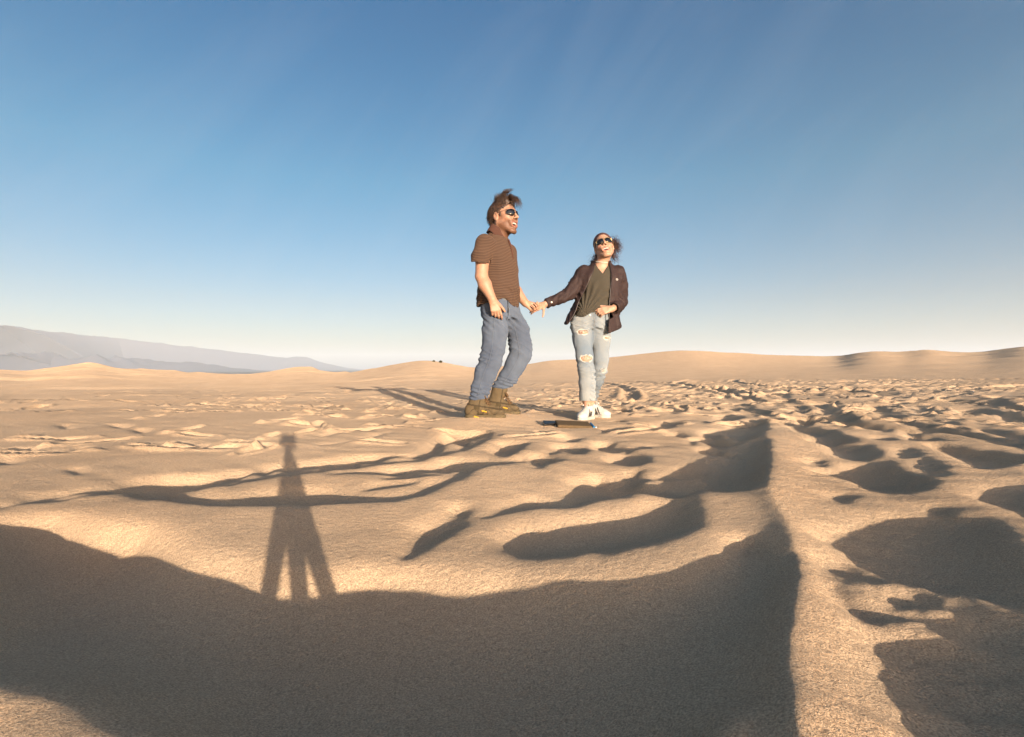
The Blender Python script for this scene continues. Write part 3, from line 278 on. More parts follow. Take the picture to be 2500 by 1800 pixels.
    [888,2160,890,2176,894,2176,896,2190,900,2190,900,2197,902,2197,902,2202,906,2202,906,2212,908,2212,908,2218,912,2218,912,2226,914,2226,914,2232,918,2232,920,2247,930,2247,930,2245,926,2245,926,2230,924,2230,920,2208,924,2208,924,2214,926,2214,926,2221,930,2221,930,2230,936,2232,936,2247,974,2247,974,2245,972,2245,972,2236,968,2236,968,2230,966,2230,966,2223,962,2223,962,2214,960,2214,960,2208,956,2208,956,2202,954,2202,954,2194,950,2194,950,2188,948,2188,948,2182,944,2182,944,2176,942,2176,942,2166,938,2166,938,2160,936,2160,936,2154,932,2154,930,2140,926,2140,924,2157,908,2170,908,2178,912,2178,914,2184,906,2184,906,2178,902,2178,902,2176,894,2170,894,2164],
    [894,-294,894,-288,912,-290,912,-294,920,-294,920,-296,930,-296,930,-300,942,-302,944,-308,936,-312,936,-308,930,-308,930,-306,918,-306,914,-300,906,-300,906,-296,896,-296,896,-294],
    [908,2101,908,2125,918,2128,918,2130,924,2133,924,2140,926,2140,924,2125,920,2125,920,2118,918,2118,918,2112,914,2112,914,2106,912,2106,912,2101],
    [912,1003,912,1015,914,1015,914,1017,920,1017,920,1015,924,1015,924,1017,962,1015,962,1017,974,1020,966,1008,980,1012,978,1003,974,1003,966,991,962,991,962,1005,960,1005,948,991,930,993,930,996,920,993,920,996],
    [944,2109,944,2116,948,2116,948,2122,944,2122,944,2152,948,2152,948,2160,950,2160,950,2170,954,2170,956,2182,962,2182,968,2173,978,2173,978,2170,974,2170,974,2160,972,2160,972,2154,968,2154,968,2149,966,2149,966,2142,962,2142,962,2133,960,2133,960,2128,956,2128,950,2109],
    [956,-218,956,-216,960,-216,956,-210,984,-212,984,-216,998,-216,998,-218,1010,-218,1010,-222,1029,-224,1031,-230,1041,-230,1041,-240,1038,-240,1038,-242,1031,-242,1031,-240,1026,-242,1019,-234,1017,-234,1017,-236,1007,-236,1005,-230,992,-230,992,-224],
    [956,1084,956,1086,978,1104,978,1110,1002,1132,1002,1138,1005,1138,1010,1146,1017,1146,1017,1150,1022,1152,1022,1158,1026,1158,1034,1170,1041,1170,1041,1174,1046,1176,1046,1182,1050,1182,1062,1198,1082,1198,1082,1194,1089,1194,1092,1186,1089,1186,1089,1182,1082,1186,1062,1162,1055,1162,1058,1156,1053,1156,1034,1134,1029,1138,1031,1132,1026,1134,1029,1128,1022,1128,1022,1126,995,1102,992,1092,980,1092,980,1090,972,1090,972,1086,966,1086,966,1084],
    [968,2197,972,2221,974,2221,978,2226,992,2230,992,2236,995,2236,995,2238,1005,2238,1007,2247,1010,2247,1010,2242,1007,2242,1007,2236,1005,2236,1005,2230,1002,2230,1002,2221,998,2221,998,2214,995,2214,995,2208,992,2208,992,2202,990,2202,990,2194,986,2194,986,2197],
    [984,2019,986,2029,990,2029,990,2035,992,2035,992,2040,995,2040,995,2046,998,2046,998,2052,1002,2052,1002,2059,1005,2059,1005,2064,1007,2064,1007,2070,1010,2070,1010,2077,1014,2077,1014,2083,1017,2083,1017,2088,1019,2088,1019,2094,1022,2094,1022,2101,1026,2101,1026,2106,1022,2106,1022,2101,1014,2098,1014,2094,1010,2094,1010,2101,1014,2101,1014,2106,1017,2106,1017,2112,1019,2112,1019,2118,1022,2118,1022,2128,1026,2128,1026,2133,1029,2133,1029,2140,1031,2140,1031,2146,1034,2146,1034,2152,1038,2152,1038,2157,1041,2157,1041,2164,1043,2164,1043,2170,1046,2170,1046,2176,1050,2176,1050,2182,1053,2182,1053,2188,1055,2188,1055,2194,1058,2194,1058,2200,1062,2200,1062,2208,1065,2208,1065,2214,1068,2214,1074,2232,1080,2236,1080,2230,1082,2230,1082,2223,1086,2223,1086,2218,1089,2218,1089,2208,1092,2208,1092,2202,1094,2202,1094,2197,1098,2197,1098,2188,1101,2188,1101,2182,1104,2182,1104,2176,1106,2176,1106,2166,1110,2166,1110,2160,1113,2160,1113,2154,1116,2154,1118,2140,1113,2140,1113,2136,1104,2136,1104,2140,1101,2140,1101,2133,1098,2133,1098,2128,1094,2128,1094,2122,1092,2122,1092,2116,1089,2116,1089,2109,1086,2109,1086,2104,1082,2104,1082,2098,1080,2098,1080,2092,1077,2092,1077,2085,1074,2085,1074,2080,1070,2080,1070,2074,1068,2074,1068,2068,1065,2068,1058,2050,1053,2046,1053,2040,1050,2040,1050,2035,1046,2035,1046,2029,1043,2029,1043,2022,1041,2022,1041,2016,1038,2016,1031,1999,1010,1999,1010,1984,1014,1984,1019,1975,1017,1975,1017,1968,1014,1968,1014,1972,1005,1968,1005,1956,1007,1956,1005,1948,995,1948,992,1956,995,1956,998,1963,992,1963,992,1960,986,1963,986,1977,990,1977,990,1984,992,1984,992,1989,995,1989,995,1996,998,1996,998,2002,1002,2002,1002,2008,1005,2008,1010,2026,1007,2026,1007,2019,1005,2019,998,2011,992,2011,992,2013],
    [1005,2188,1005,2202,1007,2202,1007,2214,1010,2214,1014,2232,1017,2232,1019,2242,1029,2242,1026,2226,1022,2226,1022,2221,1019,2221,1019,2214,1017,2214,1017,2208,1014,2208,1014,2202,1010,2202,1010,2194,1007,2194,1007,2188],
    [1026,1324,1029,1332,1031,1332,1031,1326,1041,1324,1041,1314,1034,1312,1031,1321],
    [1038,1338,1041,1348,1046,1350,1050,1362,1058,1368,1058,1374,1068,1380,1068,1386,1070,1386,1077,1396,1094,1398,1094,1402,1116,1402,1116,1398,1122,1398,1122,1396,1128,1392,1128,1390,1122,1386,1122,1380,1118,1380,1118,1362,1116,1362,1113,1354,1110,1354,1113,1368,1101,1368,1101,1366,1074,1368,1074,1366,1065,1360,1065,1344,1062,1344,1062,1342],
    [1050,2122,1053,2116,1058,2116,1058,2122,1062,2122,1065,2130,1053,2130],
    [1050,-270,1050,-266,1053,-266,1050,-258,1062,-258,1062,-260,1074,-260,1074,-264,1086,-264,1086,-266,1101,-266,1101,-270,1110,-270,1116,-278,1124,-278,1128,-288,1136,-288,1136,-294,1140,-294,1142,-300,1134,-300,1130,-294,1118,-294,1122,-288,1106,-290,1110,-284,1098,-284,1094,-278,1082,-278,1082,-276,1070,-276,1070,-272,1062,-272,1062,-270],
    [1062,2037,1062,2040,1065,2040,1065,2050,1068,2050,1070,2056,1077,2056,1077,2052,1082,2056,1082,2050,1080,2050,1074,2032,1070,2032,1070,2037],
    [1068,1342,1068,1350,1070,1350,1070,1354,1106,1350,1092,1330,1089,1330,1089,1332,1080,1332,1080,1336,1074,1336,1074,1338],
    [1074,-344,1074,-342,1082,-342,1082,-338,1086,-338,1086,-342,1098,-342,1101,-348,1110,-348,1116,-357,1124,-357,1128,-363,1140,-363,1142,-369,1154,-369,1154,-372,1172,-375,1176,-381,1170,-384,1170,-381,1154,-378,1154,-375,1148,-375,1148,-372,1140,-372,1140,-369,1122,-366,1122,-363,1116,-363,1116,-360,1098,-357,1098,-354,1092,-354,1092,-351,1082,-351,1082,-344],
    [1080,2074,1080,2083,1082,2083,1086,2092,1092,2092,1094,2085,1101,2088,1098,2077,1089,2080,1089,2077],
    [1092,1275,1092,1278,1106,1290,1106,1297,1110,1297,1113,1306,1122,1312,1122,1318,1158,1350,1158,1356,1160,1356,1170,1368,1178,1372,1178,1378,1182,1378,1190,1390,1196,1390,1196,1384,1194,1384,1190,1374,1188,1374,1188,1366,1184,1366,1184,1362,1178,1360,1178,1354,1170,1348,1166,1332,1164,1332,1154,1321,1148,1321,1148,1318,1142,1314,1142,1309,1122,1290,1122,1285,1116,1287,1116,1285,1101,1282,1098,1275],
    [1098,1261,1101,1273,1104,1273,1106,1278,1113,1278,1113,1275,1101,1266,1101,1261],
    [1122,2092,1124,2104,1128,2104,1130,2112,1134,2112,1134,2104,1136,2104,1134,2094,1128,2092,1128,2085,1124,2085,1124,2092],
    [1152,1452,1154,1461,1166,1471,1166,1476,1170,1476,1170,1483,1176,1485,1176,1492,1188,1500,1190,1512,1196,1512,1194,1519,1196,1519,1196,1521,1206,1528,1206,1533,1218,1543,1218,1548,1236,1557,1236,1564,1248,1572,1248,1579,1256,1584,1260,1594,1265,1594,1265,1596,1272,1596,1272,1600,1280,1602,1280,1608,1292,1618,1292,1624,1304,1632,1304,1638,1308,1638,1316,1650,1332,1654,1332,1644,1335,1644,1338,1632,1335,1632,1335,1630,1328,1626,1328,1620,1316,1612,1316,1606,1301,1594,1301,1588,1299,1588,1296,1582,1289,1584,1292,1579,1287,1582,1289,1572,1287,1572,1287,1579,1284,1579,1280,1570,1265,1557,1265,1552,1263,1552,1263,1564,1260,1564,1260,1560,1253,1557,1260,1545,1256,1545,1253,1536,1242,1528,1242,1521,1236,1519,1239,1533,1242,1533,1242,1540,1239,1540,1239,1533,1224,1521,1224,1516,1212,1507,1212,1500,1208,1500,1203,1492,1194,1495,1190,1488,1184,1488,1184,1485,1172,1476,1172,1471,1160,1461,1160,1456],
]
FREE = [
    [-352,-1302,-352,2247,554,2247,36,151,51,79,102,-32,117,-62,144,-84,2288,-1302],
    [1077,2238,1077,2247,2372,2247,2372,-762],
]
GH = 0.012
S0, S1, T0, T1 = -1.4, 9.5, -5.2, 9.0
NS, NT = int((S1 - S0) / GH), int((T1 - T0) / GH)
SD = np.array([-math.sin(SUN_AZ), math.cos(SUN_AZ)])
TD = np.array([math.cos(SUN_AZ), math.sin(SUN_AZ)])

def blur(z, sig):
    r = int(3 * sig) + 1
    k = np.exp(-.5 * (np.arange(-r, r + 1) / sig) ** 2); k /= k.sum()
    zp = np.pad(z, ((r, r), (0, 0)), 'edge'); z = sum(k[i] * zp[i:i + z.shape[0]] for i in range(2 * r + 1))
    zp = np.pad(z, ((0, 0), (r, r)), 'edge'); return sum(k[i] * zp[:, i:i + z.shape[1]] for i in range(2 * r + 1))

def blur_wide(z, sig):
    P = np.pad(z, ((NS // 4, NS // 4), (NT // 4, NT // 4)), 'edge')
    ks = 2 * np.pi * np.fft.fftfreq(P.shape[0])[:, None]; kt = 2 * np.pi * np.fft.rfftfreq(P.shape[1])[None]
    q = np.fft.irfft2(np.fft.rfft2(P) * np.exp(-.5 * sig * sig * (ks ** 2 + kt ** 2)), s=P.shape)
    return q[NS // 4:NS // 4 + NS, NT // 4:NT // 4 + NT]

def fill_outlines(outlines):
    """even-odd fill of closed outlines (pairs: steps of 4 mm along the sun, then across) into the cell grid"""
    m = np.zeros((NS, NT), bool)
    for o in outlines:
        q = np.array(o, float).reshape(-1, 2) / 250
        s = (q[:, 0] - S0) / GH; t = (q[:, 1] - T0) / GH
        i0, i1 = max(0, int(s.min()) - 1), min(NS, int(s.max()) + 2)
        j0, j1 = max(0, int(t.min()) - 1), min(NT, int(t.max()) + 2)
        I, J = np.meshgrid(np.arange(i0, i1), np.arange(j0, j1), indexing='ij')
        c = np.zeros(I.shape, bool)
        for k in range(len(s)):
            a, b, a2, b2 = s[k], t[k], s[k - 1], t[k - 1]
            if a != a2: c ^= ((a > I) != (a2 > I)) & (J < (b2 - b) * (I - a) / (a2 - a) + b)
        m[i0:i1, j0:j1] ^= c
    return m

def shape_sand():
    te = math.tan(SUN_EL)
    M = fill_outlines(SHADE); free = fill_outlines(FREE)
    N = ~M & ~free
    def depth(z):
        h = np.empty_like(z); h[0] = z[0]
        for i in range(1, NS): h[i] = np.maximum(h[i - 1] - te * GH, z[i])
        return h - z
    pos = np.zeros((NS, NT)); L = np.zeros((NS, NT)); run = np.zeros(NT); end = np.zeros(NT)
    for i in range(NS):
        run = np.where(M[i], run + 1, 0); pos[i] = run
    for i in range(NS - 1, -1, -1):
        end = np.where(M[i], np.where(end > 0, end, pos[i]), 0); L[i] = end
    u = np.where(M, (pos - .5) / np.maximum(L, 1), 0)
    Lm = np.minimum(L * GH, .7)
    G = np.where(M, -te - 1.1 * te * np.cos(np.pi * u), 0)
    sh = blur_wide(np.where(M, te, 0), 60) / (blur_wide(np.where(M, 0, 1.), 60) + .15)
    G = np.where(M, G, np.minimum(sh, .2))
    P = np.pad(G, ((0, NS), (0, NT)))
    ks = 2 * np.pi * np.fft.fftfreq(2 * NS, GH)[:, None]; kt = 2 * np.pi * np.fft.rfftfreq(2 * NT, GH)[None]
    z = np.fft.irfft2(-1j * ks * np.fft.rfft2(P) / (ks ** 2 + .18 * kt ** 2 + .12 + 1e-5 * (ks ** 2 + kt ** 2) ** 2), s=P.shape)[:NS, :NT].copy()
    dip = np.where(M, .003 + .09 * Lm * np.sin(np.pi * u), 0)
    for k in range(12):
        d = depth(z)
        z = z + .6 * blur(np.where(N, np.maximum(d, 0), 0), .7) - .6 * blur(np.where(M, np.maximum(dip - d, 0), 0), .7)
        z = blur(z, .8 if k < 6 else .5)
        z -= blur_wide(z, 93) * .02
    for k in range(40):
        d = depth(z)
        z = z + .8 * blur(np.where(N, np.maximum(d, 0), 0), 1.0) - .5 * blur(np.where(M, np.maximum(.003 - d, 0), 0), .7)
        if k % 3 == 0: z = blur(z, .6)
    return z

ZS = shape_sand()

def near_sand(x, y):
    """cubic B-spline sample of the shaped sand, faded out at the rim of its patch"""
    s = x * SD[0] + y * SD[1]; t = x * TD[0] + y * TD[1]
    i = np.clip((s - S0) / GH, 1, NS - 3.01); j = np.clip((t - T0) / GH, 1, NT - 3.01)
    a = i.astype(int); b = j.astype(int); fa = i - a; fb = j - b
    def w(f): return ((1 - f) ** 3 / 6, (3 * f ** 3 - 6 * f ** 2 + 4) / 6, (-3 * f ** 3 + 3 * f ** 2 + 3 * f + 1) / 6, f ** 3 / 6)
    wa, wb = w(fa), w(fb)
    z = 0
    for p in range(4):
        for q in range(4): z = z + wa[p] * wb[q] * ZS[a - 1 + p, b - 1 + q]
    fade = (smoothstep(S0, S0 + .7, s) * (1 - smoothstep(S1 - 1.5, S1, s)) *
            smoothstep(T0, T0 + 1.0, t) * (1 - smoothstep(T1 - 1.5, T1, t)))
    return z * fade

# dune land further out: drop below eye level per metre of depth, by bearing (rows) and distance (columns)
DR = np.array([5., 9, 14, 22, 40])
DB = np.array([-1.6, -1.0, -.63, -.47, -.33, -.17, -.07, .06, .36, 1.0, 1.6])
DT = np.array([
 [.08, .058, .052, .047, .036], [.08, .058, .052, .047, .036], [.08, .055, .049, .043, .034], [.08, .052, .046, .039, .031],
 [.08, .049, .042, .034, .024], [.08, .046, .039, .028, .009], [.08, .046, .036, .026, .012], [.08, .045, .032, .022, .013],
 [.08, .045, .030, .020, .011], [.08, .045, .030, .020, .011], [.08, .045, .030, .020, .011]])
# the crest line all round: bearing tangent, drop at the crest (negative: above eye level), distance of the crest
CREST = np.array([
 (-1.6, .004, 260), (-1.25, .000, 260), (-1.0, .007, 250), (-.95, .010, 250), (-.90, .000, 300), (-.824, -.0095, 320), (-.77, .001, 310), (-.735, .004, 280), (-.647, .0085, 240),
 (-.506, .0125, 220), (-.436, .002, 200), (-.39, -.0015, 200), (-.347, .0105, 150), (-.294, .0035, 95), (-.224, -.0097, 80), (-.171, -.0172, 75), (-.127, -.0115, 80),
 (-.074, -.001, 110), (-.03, -.003, 150), (.032, -.007, 160), (.067, -.0145, 150), (.12, -.0165, 160), (.173, -.0185, 180), (.235, -.027, 200), (.305, -.0335, 210), (.358, -.0355, 220), (.43, -.030, 230),
 (.50, -.0258, 230), (.60, -.0235, 240), (.64, -.0225, 245), (.667, -.029, 210), (.71, -.0328, 205), (.764, -.030, 215), (.808, -.038, 260), (.86, -.0330, 240), (.92, -.032, 250), (1.0, -.044, 270), (1.25, -.046, 280), (1.6, -.044, 280)])

def dune_land(x, y, r):
    ang = np.arctan2(x, y)
    tb = np.clip(np.tan(np.clip(ang, -1.0, 1.0)), -1.55, 1.55)
    i = np.clip(np.searchsorted(DB, tb) - 1, 0, len(DB) - 2)
    f = (tb - DB[i]) / (DB[i + 1] - DB[i]); f = f * f * (3 - 2 * f)
    lr = np.log(np.maximum(r, 1.)); LR = np.log(DR)
    k = np.clip(np.searchsorted(LR, lr) - 1, 0, len(DR) - 2)
    g = np.clip((lr - LR[k]) / (LR[k + 1] - LR[k]), 0, 1)
    drop = (DT[i, k] * (1 - g) + DT[i, k + 1] * g) * (1 - f) + (DT[i + 1, k] * (1 - g) + DT[i + 1, k + 1] * g) * f
    fine = np.linspace(-1.6, 1.6, 1601); ker = np.exp(-.5 * (np.arange(-24, 25) / 8.) ** 2); ker /= ker.sum()
    sky = np.convolve(np.pad(np.interp(fine, CREST[:, 0], CREST[:, 1]), 24, 'edge'), ker, 'valid')
    rc = np.convolve(np.pad(np.interp(fine, CREST[:, 0], CREST[:, 2]), 24, 'edge'), ker, 'valid')
    sk, Rc = np.interp(tb, fine, sky), np.interp(tb, fine, rc)
    u = np.clip((lr - math.log(24)) / (np.log(Rc) - math.log(24)), 0, 1)
    w = u * u * (3 - 2 * u) * .55 + .45 * u
    drop = drop * (1 - w) + sk * w
    drop = drop + np.maximum(r / Rc - 1, 0) * .06
    depth = r * np.cos(np.clip(ang, -1.0, 1.0))
    z = (CAM_Z - drop * depth) * smoothstep(5, 9, r)
    far = smoothstep(330, 700, r)
    z = z * (1 - far) - 75 * far
    back = smoothstep(1.0, 1.9, np.abs(ang))        # behind the camera: an even sand field
    z = z * (1 - back * (1 - far))
    # dune bodies: sharp crested swells
    left = 1 - smoothstep(-.30, .0, tb)
    u1 = (x * .8 + y * .6); v1 = (-x * .6 + y * .8)
    n1 = 1 - np.abs(fbm(u1 / 30 + 3.1, v1 / 12, 3, 4)) * 2
    n2 = 1 - np.abs(fbm(u1 / 90 + .4, v1 / 42, 9, 4)) * 2
    amp = smoothstep(18, 60, r) * (1 - smoothstep(300, 420, r)) * (1 - .75 * np.exp(-((tb + .17) / .1) ** 2))
    z += amp * (r / 100.) * ((n1 - .5) * (.14 + .22 * left) + (n2 - .5) * (.20 + .30 * left))
    # gentle swells nearer by
    n3 = fbm(u1 / 5.0, v1 / 1.7, 21, 3)
    z += .075 * smoothstep(3.8, 9, r) * (1 - smoothstep(30, 70, r)) * n3 * (.2 + .8 * left)
    return z

# the long crest pushed up beside the camera
RIDGE = np.array([(1.60, 3.20), (1.36, 2.72), (1.045, 2.06), (.810, 1.62), (.752, 1.476), (.688, 1.28), (.622, 1.13), (.545, .976), (.510, .912), (.410, .7475), (.335, .624), (.283, .507), (.25, .40)])
def ridge_lift(x, y):
    best = np.full(x.shape, 9.); side = np.zeros(x.shape)
    for (ax, ay), (bx, by) in zip(RIDGE[:-1], RIDGE[1:]):
        vx, vy = bx - ax, by - ay; L = vx * vx + vy * vy
        t = np.clip(((x - ax) * vx + (y - ay) * vy) / L, 0, 1)
        dx, dy = x - ax - t * vx, y - ay - t * vy; d = np.hypot(dx, dy)
        m = d < best; best = np.where(m, d, best); side = np.where(m, np.sign(dx * vy - dy * vx), side)
    wd = np.where(side > 0, .040, .075) * (.6 + .4 * np.clip(np.hypot(x, y), .4, 2.5))
    lift = .016 * np.exp(-(best / wd) ** 1.5)
    # crumbled flank and tread ribs on the sunny side
    flank = np.where(side > 0, 0, 1) * np.exp(-((best - .17) / .10) ** 2) * smoothstep(-.25, .25, fbm(x * 4, y * 4, 91, 2) + .1)
    rib = np.sin((x * .45 + y * .89) * 62 + 3 * fbm(x * 5, y * 5, 92, 2))
    lift = lift + flank * (.0028 * rib + .006 * np.abs(fbm(x * 19, y * 19, 93, 3)))
    return lift * smoothstep(3.3, 2.6, y) * smoothstep(.38, .55, y)

# trampled field: footprints and scuffs
def trampled(ang, r):
    """0..1 how churned the sand is at a bearing/distance"""
    tb = np.tan(np.clip(ang, -1.2, 1.2))
    a = smoothstep(-.05, .35, tb) * (.35 + .65 * smoothstep(5.5, 9, r)) * smoothstep(3.6, 5.5, r) * (1 - smoothstep(22, 40, r))
    b = .55 * smoothstep(-.12, .0, tb) * smoothstep(3.0, 3.8, r) * (1 - smoothstep(9, 15, r))
    return np.clip(np.maximum(a, b), 0, 1)

def build_ground():
    dense = np.arange(-53, 53.01, .2)
    side = np.arange(54.0, 306.1, 1.5)
    deg = np.concatenate([dense, side])
    th = np.radians(deg); nth = len(th)
    ratio = 1.0066
    nr = int(math.log(760 / .14) / math.log(ratio)) + 1
    rr = .14 * ratio ** np.arange(nr)
    A, Rr = np.meshgrid(th, rr)                       # rings x bearings
    X = Rr * np.sin(A); Y = Rr * np.cos(A)
    Z = near_sand(X, Y) + dune_land(X, Y, Rr)
    nr_ = Rr < 5
    Z[nr_] += ridge_lift(X[nr_], Y[nr_])
    # even out the ground where the two people and the board rest
    for (px, py, pz, rad) in FOOT_SPOTS:
        k = np.exp(-((X - px) ** 2 + (Y - py) ** 2) / (2 * rad * rad))
        base = float((near_sand(np.array([px]), np.array([py])))[0])
        Z += k * (pz - base)
    g = np.random.default_rng(11)
    # churned relief: ridged noise, wavelength grows with distance
    T = trampled(A, Rr)
    wl = .34 * np.maximum(1, Rr / 9)
    keep = T > .01
    x, y = X[keep], Y[keep]
    cn = np.zeros(len(x))
    for s_, (a_, b_) in enumerate(((.42, .15), (.85, .27), (.16, .08))):
        q = fbm((x * .92 + y * .39) / a_, (-x * .39 + y * .92) / b_, 40 + s_, 3)
        cn += q * (.009, .012, .004)[s_]
    Z[keep] += cn * T[keep] * (1 - .6 * smoothstep(10, 24, Rr[keep]))
    # footprints: a heel-to-toe pit with a pushed-up rim
    spots = []
    while len(spots) < 1150:
        # someone walked here: a trail of alternating prints
        r_ = math.exp(g.uniform(math.log(3.2), math.log(24))); a_ = g.uniform(-.75, .82)
        p = float(trampled(np.array([a_]), np.array([r_]))[0]); left = .22 if a_ < 0 else 0
        if a_ > .12 and r_ < 6: p *= .3
        if g.random() > max(p, left): continue
        x_, y_ = r_ * math.sin(a_), r_ * math.cos(a_); ph = g.uniform(0, math.tau) if g.random() < .4 else g.normal(.3, .5)
        for q in range(int(g.integers(2, 9))):
            sd_ = .09 * (1 if q % 2 else -1)
            spots.append((x_ - math.sin(ph) * sd_ + g.normal(0, .03), y_ + math.cos(ph) * sd_ + g.normal(0, .03), ph + g.normal(0, .15), g.uniform(.75, 1.15)))
            x_ += .62 * math.cos(ph); y_ += .62 * math.sin(ph); ph += g.normal(0, .12)
            if not (2.9 < math.hypot(x_, y_) < 26 and y_ > 1): break
    col0 = np.searchsorted(th, 0)
    dth = R(.2)
    for (px, py, ph, sc) in spots:
        rc = math.hypot(px, py); ac = math.atan2(px, py); ext = .42 * sc
        i0 = max(0, int(math.log(max(rc - ext, .15) / .14) / math.log(ratio))); i1 = min(nr, int(math.log((rc + ext) / .14) / math.log(ratio)) + 2)
        da = ext / rc
        j0 = max(0, int((ac - da - th[0]) / dth)); j1 = min(len(dense), int((ac + da - th[0]) / dth) + 2)
        if i1 <= i0 or j1 <= j0: continue
        if any((px - fx) ** 2 + (py - fy) ** 2 < .12 for (fx, fy, fz, fr) in FOOT_SPOTS): continue
        dx = X[i0:i1, j0:j1] - px; dy = Y[i0:i1, j0:j1] - py
        a = (dx * math.cos(ph) + dy * math.sin(ph)) / (.150 * sc); b = (-dx * math.sin(ph) + dy * math.cos(ph)) / (.060 * sc)
        b = b * (1 + .25 * np.exp(-((a + .1) / .35) ** 2))                 # waisted between heel and ball
        q = np.sqrt(a * a + b * b)
        kick = .6 + .8 * np.clip(-a, 0, 1) + .5 * np.sin(b * 3 + ph)       # sand thrown up behind the heel
        Z[i0:i1, j0:j1] += sc * (-.030 * np.exp(-q ** 6) + .012 * kick * np.exp(-((q - 1.32) / .30) ** 2))
    # wheel ruts: paired grooves with shoulders
    for (x0, y0, x1, y1, bend) in ((1.8, 7.6, 15, 10.2, .5), (1.0, 9.5, 13, 15.5, -.8), (4.2, 6.8, 7.5, 19, .8), (2.2, 6.2, 3.4, 18, -.5), (-.5, 13, 16, 14.5, .9), (6.2, 6.4, 16, 13.5, -.6)):
        n_ = 60; tt = np.linspace(0, 1, n_); px = x0 + (x1 - x0) * tt; py = y0 + (y1 - y0) * tt
        ln = math.hypot(x1 - x0, y1 - y0); nx_, ny_ = -(y1 - y0) / ln, (x1 - x0) / ln
        px = px + bend * np.sin(np.pi * tt) * nx_; py = py + bend * np.sin(np.pi * tt) * ny_
        m = (X > px.min() - 1.5) & (X < px.max() + 1.5) & (Y > py.min() - 1.5) & (Y < py.max() + 1.5)
        xs, ys = X[m], Y[m]; best = np.full(xs.shape, 9.); side = np.zeros(xs.shape); run = np.zeros(xs.shape)
        for q in range(n_ - 1):
            vx, vy = px[q + 1] - px[q], py[q + 1] - py[q]; L2 = vx * vx + vy * vy
            t = np.clip(((xs - px[q]) * vx + (ys - py[q]) * vy) / L2, 0, 1); dx = xs - px[q] - t * vx; dy = ys - py[q] - t * vy; d = np.hypot(dx, dy)
            w_ = d < best; best = np.where(w_, d, best); side = np.where(w_, dx * vy - dy * vx, side); run = np.where(w_, (q + t) / n_, run)
        s_ = best * np.sign(side); fade = smoothstep(0, .08, run) * (1 - smoothstep(.92, 1, run))
        for off in (-.75, .75):
            e = (s_ - off) / .11
            Z[m] += fade * (-.030 * np.exp(-e ** 4) + .022 * np.exp(-((np.abs(e) - 1.5) / .5) ** 2) * (1 + .5 * np.sin(run * 260)))
    # wind ripples and scuffs, a few millimetres high
    near = Rr < 9
    x, y = X[near], Y[near]
    wob = fbm(x * 1.1, y * 1.1, 77, 3)
    rip = np.sin((x * .30 + y * .95) * 46 + wob * 9) * smoothstep(.05, .45, fbm(x * .8 + 5, y * .8, 78, 3) + .15)
    Z[near] += .0012 * rip * smoothstep(1.2, 2.2, Rr[near]) + .0035 * fbm(x * 6, y * 6, 79, 3) + .0009 * fbm(x * 27, y * 27, 80, 2) * smoothstep(-.1, .4, fbm(x * 1.7, y * 1.7, 81, 2))
    co = np.stack([X, Y, Z], -1).reshape(-1, 3)
    idx = np.arange(nr * nth).reshape(nr, nth)
    a = idx[:-1]; b = idx[1:]
    f = np.stack([a, np.roll(a, -1, 1), np.roll(b, -1, 1), b], -1).reshape(-1, 4)
    c0 = len(co)
    co = np.vstack([co, [[0, 0, float(Z[0].mean())]]])
    cap = np.stack([np.full(nth, c0), np.roll(idx[0], -1), idx[0]], -1)
    return mesh_from('sand', co, [f, cap]), (X, Y, Z)

FOOT_SPOTS = [(-.22, 3.90, .030, .22), (-.03, 4.22, .028, .22), (.60, 4.22, -.010, .2), (.74, 4.42, -.010, .2), (.44, 3.62, -.020, .16)]

def sand_material():
    m, n, l, b = new_mat('sand', (.4, .27, .15), rough=.9, spec=.12, diff_rough=.22)
    geo = n.new('ShaderNodeTexCoord')
    def noise(scale, det, rough=.5):
        t = n.new('ShaderNodeTexNoise'); t.inputs['Scale'].default_value = scale
        t.inputs['Detail'].default_value = det; t.inputs['Roughness'].default_value = rough
        l.new(geo.outputs['Object'], t.inputs['Vector']); return t
    broad = noise(.9, 4); grain = noise(330, 3, .8); clump = noise(70, 3)
    r1 = n.new('ShaderNodeValToRGB')
    r1.color_ramp.elements[0].color = (.46, .322, .206, 1); r1.color_ramp.elements[1].color = (.57, .408, .268, 1)
    r1.color_ramp.elements[0].position = .3; r1.color_ramp.elements[1].position = .7
    l.new(broad.outputs['Fac'], r1.inputs['Fac'])
    r2 = n.new('ShaderNodeValToRGB')
    r2.color_ramp.elements[0].color = (.40, .36, .33, 1); r2.color_ramp.elements[0].position = .30
    r2.color_ramp.elements[1].color = (1.5, 1.48, 1.44, 1); r2.color_ramp.elements[1].position = .72
    l.new(grain.outputs['Fac'], r2.inputs['Fac'])
    mx = n.new('ShaderNodeMix'); mx.data_type = 'RGBA'; mx.blend_type = 'MULTIPLY'; mx.inputs['Factor'].default_value = .9
    l.new(r1.outputs['Color'], mx.inputs['A']); l.new(r2.outputs['Color'], mx.inputs['B'])
    l.new(mx.outputs['Result'], b.inputs['Base Color'])
    add = n.new('ShaderNodeMath'); add.operation = 'MULTIPLY_ADD'
    l.new(clump.outputs['Fac'], add.inputs[0]); add.inputs[1].default_value = 1.6
    l.new(grain.outputs['Fac'], add.inputs[2])
    bp = n.new('ShaderNodeBump'); bp.inputs['Strength'].default_value = 1.0; bp.inputs['Distance'].default_value = .005
    l.new(add.outputs[0], bp.inputs['Height'])
    l.new(bp.outputs['Normal'], b.inputs['Normal'])
    return m

M_SAND = sand_material()
ground_me, (GX, GY, GZ) = build_ground()
ground = add_obj('desert_sand', ground_me, M_SAND)
tag(ground, kind='structure')

